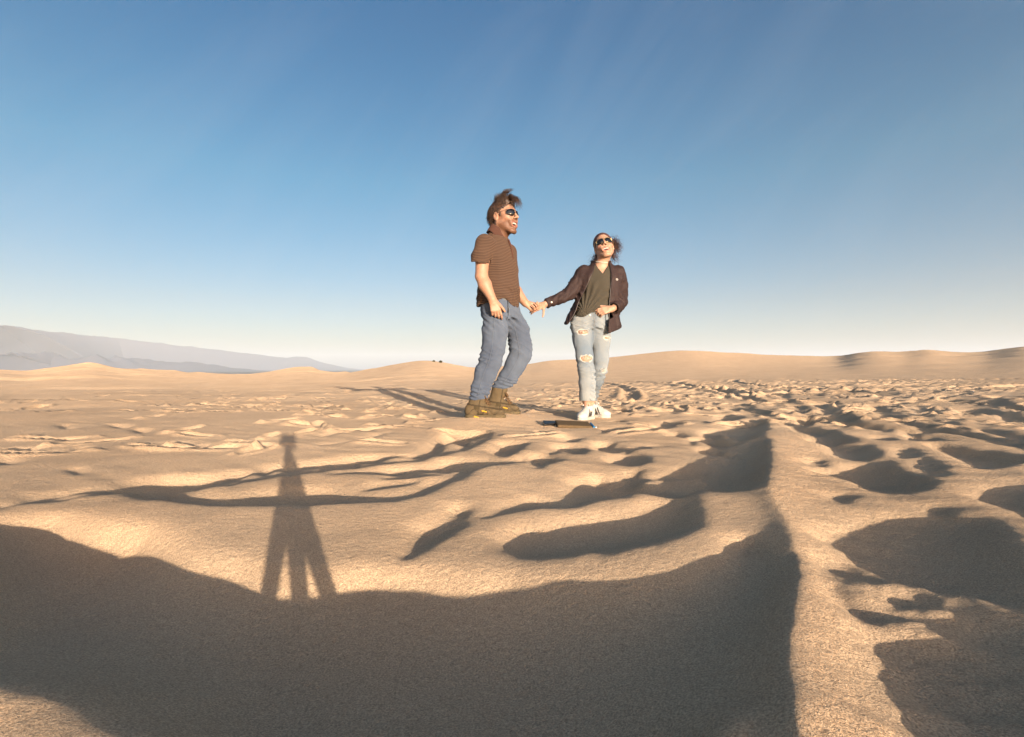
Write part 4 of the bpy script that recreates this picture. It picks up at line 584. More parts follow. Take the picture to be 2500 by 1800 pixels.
_ring0, _ratio = .14, 1.0066
def ground_z(x, y):
    r = math.hypot(x, y); a = math.degrees(math.atan2(x, y))
    i = min(max(int(round(math.log(max(r, .14) / .14) / math.log(_ratio))), 0), GZ.shape[0] - 1)
    j = min(max(int(round((a + 53) / .2)), 0), 530)
    return float(GZ[i, j])

# ------------------------------------------------------------------ the plain and the far mountains
def build_plain():
    n = 60
    xs = np.linspace(-30000, 30000, n); ys = np.linspace(330, 32000, n)
    X, Y = np.meshgrid(xs, ys)
    co = np.stack([X, Y, np.full_like(X, -62.)], -1).reshape(-1, 3)
    i = np.arange(n * n).reshape(n, n)
    f = np.stack([i[:-1, :-1], i[:-1, 1:], i[1:, 1:], i[1:, :-1]], -1).reshape(-1, 4)
    m, nn, l, b = new_mat('plain_ground', (.2, .16, .12), rough=1, spec=.05)
    tc = nn.new('ShaderNodeTexCoord'); t = nn.new('ShaderNodeTexNoise'); t.inputs['Scale'].default_value = .0016; t.inputs['Detail'].default_value = 6
    t.inputs['Roughness'].default_value = .65
    rp = nn.new('ShaderNodeValToRGB')
    rp.color_ramp.elements[0].position = .42; rp.color_ramp.elements[0].color = (.035, .045, .03, 1)
    rp.color_ramp.elements[1].position = .62; rp.color_ramp.elements[1].color = (.24, .18, .13, 1)
    l.new(tc.outputs['Object'], t.inputs['Vector']); l.new(t.outputs['Fac'], rp.inputs['Fac']); l.new(rp.outputs['Color'], b.inputs['Base Color'])
    o = add_obj('valley_plain', mesh_from('plain', co, f, False), m)
    tag(o, kind='structure')
build_plain()

def build_mountains():
    m, nn, l, b = new_mat('mountain_rock', (.085, .085, .105), rough=1, spec=.05)
    # crest heights above eye level by bearing tangent
    def range_mesh(name, y0, depth, tb, hh, nx, ny, rough, seed, recede):
        x = np.linspace(tb[0], tb[-1], nx)
        v = np.linspace(0, 1, ny)
        Xt, V = np.meshgrid(x, v)
        crest = np.interp(x, tb, hh)
        away = recede * np.maximum(Xt + 1.0, 0); mid = y0 + away + depth * .5
        Y = y0 + depth * V + away
        X = Xt * mid
        prof = np.sin(np.pi * np.clip(V, 0, 1)) ** .9
        nz = 1 - np.abs(fbm(X / (depth * .30), Y / (depth * .22), seed, 5, .55)) * 1.6
        Z = -63 + (crest * mid + 62) * prof * (1 + rough * (nz - .5)) 
        co = np.stack([X, Y, Z], -1).reshape(-1, 3)
        i = np.arange(nx * ny).reshape(ny, nx)
        f = np.stack([i[:-1, :-1], i[:-1, 1:], i[1:, 1:], i[1:, :-1]], -1).reshape(-1, 4)
        o = add_obj(name, mesh_from(name, co, f), m)
        tag(o, kind='structure')
    range_mesh('far_mountain', 7000, 4600, [-1.9, -1.35, -1.0, -.86, -.66, -.50, -.44, -.41, -.38, -.34, -.28],
               [.086, .086, .083, .067, .046, .027, .020, .0235, .013, .003, -.006], 260, 60, .07, 5, 17000)
    range_mesh('foothill_mountain', 6300, 2100, [-1.9, -1.2, -1.0, -.93, -.86, -.80, -.74, -.68, -.62, -.55, -.45],
               [.05, .040, .026, .028, .019, .022, .0175, .010, .010, .001, -.010], 260, 40, .45, 15, 9000)
build_mountains()

def build_haze():
    m = bpy.data.materials.new('haze_air'); m.use_nodes = True
    n, l = m.node_tree.nodes, m.node_tree.links
    n.clear()
    out = n.new('ShaderNodeOutputMaterial'); pv = n.new('ShaderNodeVolumePrincipled')
    pv.inputs['Color'].default_value = (.82, .90, 1.0, 1)
    pv.inputs['Density'].default_value = 4.8e-5
    pv.inputs['Anisotropy'].default_value = 0.0
    l.new(pv.outputs['Volume'], out.inputs['Volume'])
    x0, x1, y0, y1, z0, z1 = -31000, 31000, -900, 33500, -80, 900
    co = [(x, y, z) for z in (z0, z1) for y in (y0, y1) for x in (x0, x1)]
    f = np.array([(0, 2, 3, 1), (4, 5, 7, 6), (0, 1, 5, 4), (2, 6, 7, 3), (0, 4, 6, 2), (1, 3, 7, 5)])
    o = add_obj('haze', mesh_from('haze', co, f, False), m)
    tag(o, kind='stuff')
build_haze()

# ------------------------------------------------------------------ volume modelling: smooth-blended solids -> one mesh
def V3(*a): return np.array(a, np.float32)
def unit(v):
    v = np.asarray(v, np.float32); return v / max(float(np.linalg.norm(v)), 1e-9)

class Clay:
    """a block of clay: solids are blended in, carved out, then skinned as one closed surface"""
    def __init__(s, lo, hi, h):
        s.h = h; s.lo = np.asarray(lo, np.float32)
        s.n = np.ceil((np.asarray(hi) - s.lo) / h).astype(int) + 1
        s.f = np.full(s.n, .25, np.float32)
    def box(s, lo, hi):
        a = np.clip(np.floor((np.asarray(lo) - s.lo) / s.h).astype(int), 0, s.n - 1)
        b = np.clip(np.ceil((np.asarray(hi) - s.lo) / s.h).astype(int) + 1, 1, s.n)
        b = np.maximum(b, a + 1)
        sl = tuple(slice(a[i], b[i]) for i in range(3))
        ax = [s.lo[i] + s.h * np.arange(a[i], b[i], dtype=np.float32) for i in range(3)]
        return sl, np.meshgrid(*ax, indexing='ij', sparse=True)
    def merge(s, sl, d, k, op):
        f = s.f[sl]
        if op == 'add':
            if k > 0:
                hh = np.clip(.5 + .5 * (f - d) / k, 0, 1); s.f[sl] = f + (d - f) * hh - k * hh * (1 - hh)
            else: s.f[sl] = np.minimum(f, d)
        elif op == 'cut':
            if k > 0:
                hh = np.clip(.5 - .5 * (f + d) / k, 0, 1); s.f[sl] = f + (-d - f) * hh + k * hh * (1 - hh)
            else: s.f[sl] = np.maximum(f, -d)
        elif op == 'keep': s.f[sl] = np.maximum(f, d)
    def rod(s, p, q, r0, r1=None, k=.012, op='add'):
        r1 = r0 if r1 is None else r1
        p, q = V3(*p), V3(*q); m = max(r0, r1) + k + .03
        sl, (x, y, z) = s.box(np.minimum(p, q) - m, np.maximum(p, q) + m)
        v = q - p; L = max(float(v @ v), 1e-10)
        t = np.clip(((x - p[0]) * v[0] + (y - p[1]) * v[1] + (z - p[2]) * v[2]) / L, 0, 1)
        d = np.sqrt((x - p[0] - t * v[0]) ** 2 + (y - p[1] - t * v[1]) ** 2 + (z - p[2] - t * v[2]) ** 2) - (r0 + (r1 - r0) * t)
        s.merge(sl, d, k, op)
    def chain(s, pts, k=.012, op='add'):
        """pts: (x, y, z, r)"""
        for a, b in zip(pts[:-1], pts[1:]): s.rod(a[:3], b[:3], a[3], b[3], k, op)
    def egg(s, c, rad, axes=None, k=.012, op='add'):
        c = V3(*c); A = np.eye(3, dtype=np.float32) if axes is None else np.asarray(axes, np.float32)
        m = max(rad) + k + .02
        sl, (x, y, z) = s.box(c - m, c + m)
        x, y, z = x - c[0], y - c[1], z - c[2]
        u = [A[i][0] * x + A[i][1] * y + A[i][2] * z for i in range(3)]
        k0 = np.sqrt(sum((u[i] / rad[i]) ** 2 for i in range(3)))
        k1 = np.sqrt(sum((u[i] / rad[i] ** 2) ** 2 for i in range(3)))
        s.merge(sl, k0 * (k0 - 1) / np.maximum(k1, 1e-6), k, op)
    def brick(s, c, half, axes=None, r=.005, k=.006, op='add'):
        c = V3(*c); A = np.eye(3, dtype=np.float32) if axes is None else np.asarray(axes, np.float32)
        m = float(np.linalg.norm(half)) + k + .02
        sl, (x, y, z) = s.box(c - m, c + m)
        x, y, z = x - c[0], y - c[1], z - c[2]
        q = [np.abs(A[i][0] * x + A[i][1] * y + A[i][2] * z) - (half[i] - r) for i in range(3)]
        o = np.sqrt(sum(np.maximum(t, 0) ** 2 for t in q)) + np.minimum(np.maximum(np.maximum(q[0], q[1]), q[2]), 0) - r
        s.merge(sl, o, k, op)
    def stack_field(s, rows, head, grow=0., zlo=None, zhi=None):
        """torso-like solid: rows (z, cx, cy, half width, half depth); head: facing direction in plan"""
        rows = sorted(rows); zs = np.array([r[0] for r in rows])
        lo = zs[0] if zlo is None else zlo; hi = zs[-1] if zhi is None else zhi
        big = max(r[3] for r in rows) + .12
        cx = np.mean([r[1] for r in rows]); cy = np.mean([r[2] for r in rows])
        sl, (x, y, z) = s.box((cx - big - .1, cy - big - .1, lo - .06), (cx + big + .1, cy + big + .1, hi + .06))
        f = lambda i: smooth_interp(z, zs, [r[i] for r in rows])
        X, Y = x - f(1), y - f(2)
        a, b = f(3) + grow, f(4) + grow
        u = X * head[1] - Y * head[0]; v = X * head[0] + Y * head[1]
        q = np.sqrt((u / a) ** 2 + (v / b) ** 2)
        d = (q - 1) * np.minimum(a, b) * (.6 + .4 * np.clip(q, 0, 1))
        return sl, (x, y, z), np.maximum(d, np.maximum(lo - z, z - hi)), (u, v)
    def stack(s, rows, head, grow=0., k=.02, op='add', zlo=None, zhi=None):
        sl, g, d, _ = s.stack_field(rows, head, grow, zlo, zhi); s.merge(sl, d, k, op)
    def absorb(s, other, k=.01):
        """blend in another block that has the same extent"""
        s.merge(tuple(slice(0, int(n)) for n in s.n), other.f, k, 'add')
    def hollow(s, t, zmax=9.):
        """turn the solid below zmax into a shell of thickness t"""
        k = int(np.clip((zmax - s.lo[2]) / s.h, 0, s.n[2]))
        s.f[:, :, :k] = np.maximum(s.f[:, :, :k], -(s.f[:, :, :k] + t))
    def twin(s): return Clay(s.lo, s.lo + (s.n - 1) * s.h - 1e-5, s.h)
    def ruffle(s, fn, lo=None, hi=None):
        lo = s.lo if lo is None else lo; hi = s.lo + s.n * s.h if hi is None else hi
        sl, (x, y, z) = s.box(lo, hi)
        f = s.f[sl]; near = np.abs(f) < .04
        if not near.any(): return
        X, Y, Z = (np.broadcast_to(t, f.shape)[near] for t in (x, y, z))
        f[near] += fn(X, Y, Z).astype(np.float32)
    def skin(s, iso=0., relax=1):
        g = openvdb.FloatGrid(.25)
        f = np.clip(s.f, -.05, .25)
        f[[0, -1]] = .25; f[:, [0, -1]] = .25; f[:, :, [0, -1]] = .25
        g.copyFromArray(f)
        pts, quads = g.convertToQuads(isovalue=iso)
        co = np.asarray(pts, np.float32) * s.h + s.lo
        q = np.asarray(quads, np.int32)[:, ::-1].copy()
        for _ in range(relax):
            acc = np.zeros_like(co); cnt = np.zeros(len(co), np.float32)
            for i in range(4):
                a, b = q[:, i], q[:, (i + 1) % 4]
                np.add.at(acc, a, co[b]); np.add.at(cnt, a, 1)
            co = co * .5 + .5 * acc / np.maximum(cnt, 1)[:, None]
        return co, q

def smooth_interp(x, xs, ys):
    xs = np.asarray(xs, np.float32); ys = np.asarray(ys, np.float32)
    i = np.clip(np.searchsorted(xs, x) - 1, 0, len(xs) - 2)
    t = np.clip((x - xs[i]) / (xs[i + 1] - xs[i]), 0, 1)
    m = np.gradient(ys, xs)
    h = xs[i + 1] - xs[i]
    return ((2 * t ** 3 - 3 * t ** 2 + 1) * ys[i] + (t ** 3 - 2 * t ** 2 + t) * h * m[i] +
            (-2 * t ** 3 + 3 * t ** 2) * ys[i + 1] + (t ** 3 - t ** 2) * h * m[i + 1]).astype(np.float32)

def crease(x, y, z, seed=0, k=4):
    """sharp-backed cloth creases, 0..1"""
    return (1 - np.minimum(np.abs(noise3(x, y, z, seed)) * 1.6, 1)) ** k

def noise3(x, y, z, seed=0):
    return (value_noise(x + z * .37, y + z * .71, seed) + value_noise(y - x * .53, z + x * .29, seed + 5) + value_noise(z - y * .41, x + y * .61, seed + 9)) / 2.2

def bbox_of(pts, m): 
    a = np.array([p[:3] for p in pts]); return a.min(0) - m, a.max(0) + m

def paint(me, cols):
    at = me.color_attributes.new('tint', 'FLOAT_COLOR', 'POINT')
    c = np.ones((len(me.vertices), 4), np.float32); c[:, :3] = cols
    at.data.foreach_set('color', c.ravel())

def tint_mat(name, rough=.6, spec=.3, bump=None, bump_scale=200, diff_rough=0., sss=0., base=None):
    """cloth or skin whose dye is a point attribute, broken up by a fine weave"""
    m, n, l, b = new_mat(name, base or (.5, .5, .5), rough, spec, diff_rough=diff_rough)
    tc = n.new('ShaderNodeTexCoord')
    t = n.new('ShaderNodeTexNoise'); t.inputs['Scale'].default_value = bump_scale; t.inputs['Detail'].default_value = 3
    l.new(tc.outputs['Object'], t.inputs['Vector'])
    mr = n.new('ShaderNodeMapRange'); mr.inputs['To Min'].default_value = .80; mr.inputs['To Max'].default_value = 1.2
    mr.inputs['From Min'].default_value = .3; mr.inputs['From Max'].default_value = .7
    l.new(t.outputs['Fac'], mr.inputs['Value'])
    mx = n.new('ShaderNodeMix'); mx.data_type = 'RGBA'; mx.blend_type = 'MULTIPLY'; mx.inputs['Factor'].default_value = .8
    if base is None:
        a = n.new('ShaderNodeVertexColor'); a.layer_name = 'tint'; l.new(a.outputs['Color'], mx.inputs['A'])
    else: mx.inputs['A'].default_value = (*base, 1)
    l.new(mr.outputs['Result'], mx.inputs['B']); l.new(mx.outputs['Result'], b.inputs['Base Color'])
    if bump:
        bp = n.new('ShaderNodeBump'); bp.inputs['Strength'].default_value = bump; bp.inputs['Distance'].default_value = .002
        l.new(t.outputs['Fac'], bp.inputs['Height']); l.new(bp.outputs['Normal'], b.inputs['Normal'])
    if sss:
        b.inputs['Subsurface Weight'].default_value = sss; b.inputs['Subsurface Radius'].default_value = (1, .35, .2)
        b.inputs['Subsurface Scale'].default_value = .006
    return m

def tubes(paths, sides=5):
    """paths: list of (n,4) arrays x,y,z,r -> one mesh of closed-ended tubes"""
    co, fs, base = [], [], 0
    for p in paths:
        p = np.asarray(p, float); n = len(p)
        t = np.gradient(p[:, :3], axis=0); t /= np.maximum(np.linalg.norm(t, axis=1), 1e-9)[:, None]
        up = np.array([0, 0, 1.]) if abs(t[0, 2]) < .9 else np.array([1., 0, 0])
        a = np.cross(t[0], up); a /= np.linalg.norm(a)
        ring = []
        for i in range(n):
            a = a - t[i] * (a @ t[i]); a /= max(np.linalg.norm(a), 1e-9); b = np.cross(t[i], a)
            ang = np.arange(sides) * math.tau / sides
            ring.append(p[i, :3] + p[i, 3] * (np.cos(ang)[:, None] * a + np.sin(ang)[:, None] * b))
        co.append(np.concatenate(ring))
        idx = base + np.arange(n * sides).reshape(n, sides)
        fs.append(np.stack([idx[:-1], np.roll(idx[:-1], -1, 1), np.roll(idx[1:], -1, 1), idx[1:]], -1).reshape(-1, 4))
        for e in (idx[0][::-1], idx[-1]):
            for j in range(1, sides - 1): fs.append(np.array([[e[0], e[j], e[j + 1], e[j + 1]]]))
        base += n * sides
    co = np.concatenate(co); f = np.concatenate(fs)
    tri = f[:, 2] == f[:, 3]
    return co, [f[~tri], f[tri][:, :3]]

def on_front(me, pts, ymin=-9., out=.0015, tol=.014):
    """lay points (x, z) on the camera-side surface of a mesh"""
    co = np.empty(len(me.vertices) * 3, np.float32); me.vertices.foreach_get('co', co); co = co.reshape(-1, 3)
    co = co[co[:, 1] > ymin]; r = []
    for x, z in pts:
        m = (np.abs(co[:, 0] - x) < tol) & (np.abs(co[:, 2] - z) < tol)
        if m.any(): r.append((x, float(co[m][:, 1].min()) - out, z))
    return r

def curve_pts(ctrl, n=8, r0=.002, r1=None):
    """Catmull-Rom through control points -> (m,4)"""
    P = np.asarray(ctrl, float); P = np.vstack([2 * P[0] - P[1], P, 2 * P[-1] - P[-2]])
    out = []
    for i in range(1, len(P) - 2):
        t = np.linspace(0, 1, n, endpoint=(i == len(P) - 3))[:, None]
        out.append(.5 * (2 * P[i] + (P[i + 1] - P[i - 1]) * t + (2 * P[i - 1] - 5 * P[i] + 4 * P[i + 1] - P[i + 2]) * t ** 2 + (3 * P[i] - P[i - 1] - 3 * P[i + 1] + P[i + 2]) * t ** 3))
    q = np.concatenate(out); r1 = r0 if r1 is None else r1
    return np.hstack([q, np.linspace(r0, r1, len(q))[:, None]])

def clay_obj(name, clay, mat, parent, relax=1, tint=None):
    co, q = clay.skin(relax=relax)
    me = mesh_from(name, co, q)
    if tint is not None: paint(me, tint(co))
    return add_obj(name, me, mat, parent)

def tube_obj(name, paths, mat, parent, sides=5):
    co, f = tubes(paths, sides)
    return add_obj(name, mesh_from(name, co, f), mat, parent)

class Frame:
    """head frame: forward, right, up"""
    def __init__(s, o, yaw_dir, pitch=0., roll=0., scale=1.):
        f = Vector((yaw_dir[0], yaw_dir[1], 0)).normalized(); u = Vector((0, 0, 1)); r = f.cross(u)
        q = Matrix.Rotation(pitch, 3, r); f, u = q @ f, q @ u
        q = Matrix.Rotation(roll, 3, f); r, u = q @ r, q @ u
        s.o = V3(*o); s.f = V3(*f); s.r = V3(*r); s.u = V3(*u); s.k = scale
    def __call__(s, a, b, c): return s.o + s.k * (a * s.f + b * s.r + c * s.u)
    @property
    def axes(s): return (s.f, s.r, s.u)
    def local(s, co):
        d = (co - s.o) / s.k; return d @ s.f, d @ s.r, d @ s.u

def sculpt_head(cl, H, female=False, neck_to=None, neck_r=.055):
    k = H.k; A = H.axes; w = .95 if female else 1.0
    E = lambda c, rad, kk=.012, op='add': cl.egg(H(*c), tuple(k * v for v in rad), A, kk * k, op)
    Rd = lambda p, q, r0, r1, kk=.012, op='add': cl.rod(H(*p), H(*q), r0 * k, r1 * k, kk * k, op)
    E((-.012, 0, .036), (.098, .076 * w, .088))
    E((.036, 0, -.030), (.058, .062 * w, .088), .03)
    jaw = .046 if female else .052
    for sgn in (-1, 1):
        Rd((.004, sgn * jaw, -.050), (.070, sgn * .018, -.117), .026 if female else .030, .018, .02)
        E((.062, sgn * .043 * w, -.026), (.024, .022, .020), .018)
        E((.080, sgn * .030, -.048), (.016, .014, .018), .012)          # raised laughing cheek
    E((.080, 0, -.121), (.017, .021, .015), .014)                        # chin
    E((.080, 0, .022), (.018, .052, .016), .02)                          # brow
    for sgn in (-1, 1): E((.098, sgn * .032, .003), (.014, .015, .011), .012, 'cut')
    for sgn in (-1, 1): E((.082, sgn * .031, .003), (.0125, .0125, .0125), .004)
    Rd((.094, 0, .010), (.119, 0, -.030), .0075, .0115, .010)
    for sgn in (-1, 1): E((.104, sgn * .0125, -.036), (.011, .008, .0075), .006)
    for sgn in (-1, 1): E((.110, sgn * .006, -.0445), (.005, .0032, .004), .002, 'cut')
    # open laughing mouth
    E((.084, 0, -.078), (.024, .036, .026), .012)
    E((.104, 0, -.0785), (.027, .031, .0165), .004, 'cut')
    for sgn in (-1, 1):
        Rd((.079, sgn * .036, -.064), (.101, 0, -.0600), .0050, .0062, .005)
        Rd((.078, sgn * .034, -.068), (.095, 0, -.0995), .0050, .0070, .005)
    for sgn in (-1, 1):
        c = (-.008, sgn * .079 * w, -.006)
        E(c, (.020, .0085, .031), .006); E((-.004, sgn * .088 * w, -.003), (.012, .006, .020), .004, 'cut')
        E((-.004, sgn * .079 * w, -.031), (.009, .007, .009), .005)
    if neck_to is not None:
        cl.rod(H(-.018, 0, -.045), neck_to, neck_r, neck_r * 1.08, .03)
        cl.rod(H(.012, 0, -.075), V3(*neck_to) + .02 * H.f, neck_r * .72, neck_r * .8, .03)

def teeth(H, parent, mat, mat_tongue):
    """upper row of teeth and the tongue inside an open mouth"""
    co, fs = [], []
    for i in range(-4, 5):
        a = i * .31; c = H(.081 + .0165 * math.cos(a) - .003, .0275 * math.sin(a), -.0695 + .0022 * (1 - math.cos(a)) * 2)
        hx = .0037; hz = .0058; t = unit(-math.sin(a) * H.f * .0155 + math.cos(a) * H.r * .0235); o = np.cross(t, H.u)
        b = len(co)
        for dz in (-1, 1):
            for dx, dy in ((-1, -1), (1, -1), (1, 1), (-1, 1)): co.append(c + H.k * (t * hx * dx * (1 if dz > 0 else .85) + o * .002 * dy + H.u * hz * dz))
        fs += [(b, b + 3, b + 2, b + 1), (b + 4, b + 5, b + 6, b + 7)] + [(b + j, b + (j + 1) % 4, b + 4 + (j + 1) % 4, b + 4 + j) for j in range(4)]
    add_obj('teeth', mesh_from('teeth', np.array(co), np.array(fs), False), mat, parent)
    cl = Clay(H(.07, 0, -.09) - .05, H(.07, 0, -.09) + .05, .003)
    cl.egg(H(.076, 0, -.0875), (.018 * H.k, .018 * H.k, .006 * H.k), H.axes, 0)
    clay_obj('tongue', cl, mat_tongue, parent)

def aviators(H, parent, m_lens, m_frame, name='sunglasses', lift=.004):
    """teardrop lenses, wire rims, double bridge and temples"""
    g = tag(empty(name), None); g.parent = parent
    rim_paths = []
    for sgn in (-1, 1):
        ang = np.linspace(0, math.tau, 36, endpoint=False)
        ca, sa = np.cos(ang), np.sin(ang)
        # teardrop: droops outward-down
        w = .0295 * np.sign(ca) * np.abs(ca) ** .86; h = np.where(sa > 0, .0205, .0285) * np.sign(sa) * np.abs(sa) ** .92
        yy = sgn * (.0345 + w + np.where(sa < 0, .004 * -sa, 0)); zz = lift + .001 + h
        xx = .1085 - 9.0 * yy ** 2 * .9 - .10 * (.02 - h) * .6
        out = np.array([H(a, b, c) for a, b, c in zip(xx, yy, zz)])
        mid = H(.1085 - 9 * .9 * .0345 ** 2 - .0012 + .004, sgn * .0352, lift - .003)
        co = np.vstack([out, out * .55 + mid * .45 + .0016 * H.f, [mid + .002 * H.f], out - .0016 * H.f, [mid - .0006 * H.f]])
        n = 36; i = np.arange(n); j = (i + 1) % n
        quads = np.vstack([np.stack([i, j, n + j, n + i], -1), np.stack([j, i, 2 * n + 1 + i, 2 * n + 1 + j], -1)])
        tris = np.vstack([np.stack([n + i, n + j, np.full(n, 2 * n)], -1), np.stack([2 * n + 1 + j, 2 * n + 1 + i, np.full(n, 3 * n + 1)], -1)])
        add_obj('lens', mesh_from('lens', co, [quads, tris]), m_lens, g)
        loop = np.vstack([out, out[:2]]); rim_paths.append(np.hstack([loop, np.full((len(loop), 1), .0014)]))
        hinge = H(.082, sgn * .067, lift + .012)
        rim_paths.append(curve_pts([out[3 if sgn > 0 else 3] * 0 + H(.090, sgn * .061, lift + .013), hinge, H(.055, sgn * .076, lift + .010), H(.01, sgn * .081, lift + .006), H(-.014, sgn * .082, lift - .004), H(-.022, sgn * .080, lift - .02)], 5, .0016))
    rim_paths.append(curve_pts([H(.1035, -.008, lift + .004), H(.1125, 0, lift + .008), H(.1035, .008, lift + .004)], 5, .0013))
    rim_paths.append(curve_pts([H(.100, -.022, lift + .0195), H(.1075, 0, lift + .018), H(.100, .022, lift + .0195)], 5, .0012))
    tube_obj('frame', rim_paths, m_frame, g, 6)
    return g

def sculpt_hand(cl, wrist, d, n, side, curls, spread=.0, k=1., thumb=(0.8, .55, .25), thumb_curl=.3, wr=.028):
    """palm + five fingers. d: towards the fingers, n: palm normal, side: thumb side; curls: per-finger (root, mid, tip) bends"""
    w = V3(*wrist); d = unit(d); n = unit(n - d * float(np.dot(n, d))); s_ = unit(side - d * float(np.dot(side, d)) - n * float(np.dot(side, n)))
    kn = []
    cl.rod(w, w + d * .03 * k, wr * .92, .022 * k, .012)
    for i, (off, ln) in enumerate(((.028, .92), (.0095, 1.0), (-.009, .95), (-.0265, .80))):
        root = w + k * (d * (.088 - (.004, 0, .003, .010)[i]) + s_ * off)
        cl.rod(w + d * .018 * k + s_ * off * .55 * k, root, .0135 * k, .0105 * k, .012)
        c = curls[i] if isinstance(curls[0], (tuple, list)) else curls
        ang = 0; p = root; r = .0095 * k
        lens = (.043 * ln, .027 * ln, .022 * ln); rads = (.0092, .0083, .0072)
        dd = unit(d + s_ * spread * (1.5 - i) * .5)
        for q in range(3):
            ang += c[q]
            v = unit(dd * math.cos(ang) + n * math.sin(ang))
            e = p + v * lens[q] * k
            cl.rod(p, e, rads[q] * k * 1.02, rads[q] * k * .93, .003); p = e
        kn.append(p)
    root = w + k * (d * .026 + s_ * .022 + n * .006)
    tv = unit(d * thumb[1] + s_ * thumb[0] + n * thumb[2])
    m = root + tv * .040 * k
    cl.rod(root, m, .0150 * k, .0108 * k, .012)
    tv2 = unit(tv + d * thumb_curl + n * thumb_curl * .5); e = m + tv2 * .030 * k; cl.rod(m, e, .0102 * k, .0095 * k, .003)
    cl.rod(e, e + unit(tv2 + d * .2) * .022 * k, .0095 * k, .0078 * k, .003)
    return kn

# ------------------------------------------------------------------ materials for people
M_SKIN = tint_mat('skin', rough=.55, spec=.35, bump=.15, bump_scale=260, sss=.08)
M_TEETH, *_ = new_mat('teeth_enamel', (.50, .46, .40), .3, .4)
M_TONGUE, *_ = new_mat('tongue_flesh', (.30, .09, .07), .5, .3)
M_LENS, _n, _l, _b = new_mat('dark_lens', (.006, .005, .005), .06, .6)
M_GOLD, *_ = new_mat('gold_wire', (.65, .48, .25), .3, .5, 1.0)
M_DARKWIRE, *_ = new_mat('dark_wire', (.10, .07, .06), .35, .5, .8)

def strand_mat(name, c0, c1):
    m, n, l, b = new_mat(name, c0, .5, .35)
    tc = n.new('ShaderNodeTexCoord'); t = n.new('ShaderNodeTexNoise'); t.inputs['Scale'].default_value = 90
    rp = n.new('ShaderNodeValToRGB'); rp.color_ramp.elements[0].color = (*c0, 1); rp.color_ramp.elements[1].color = (*c1, 1)
    rp.color_ramp.elements[0].position = .35; rp.color_ramp.elements[1].position = .65
    l.new(tc.outputs['Object'], t.inputs['Vector']); l.new(t.outputs['Fac'], rp.inputs['Fac']); l.new(rp.outputs['Color'], b.inputs['Base Color'])
    return m
M_HAIR_MAN = strand_mat('brown_hair', (.016, .008, .005), (.060, .030, .016))
M_HAIR_WOMAN = strand_mat('dark_hair', (.022, .010, .008), (.085, .036, .026))

SKIN_M = np.array([.285, .15, .095]); SKIN_F = np.array([.31, .172, .113])

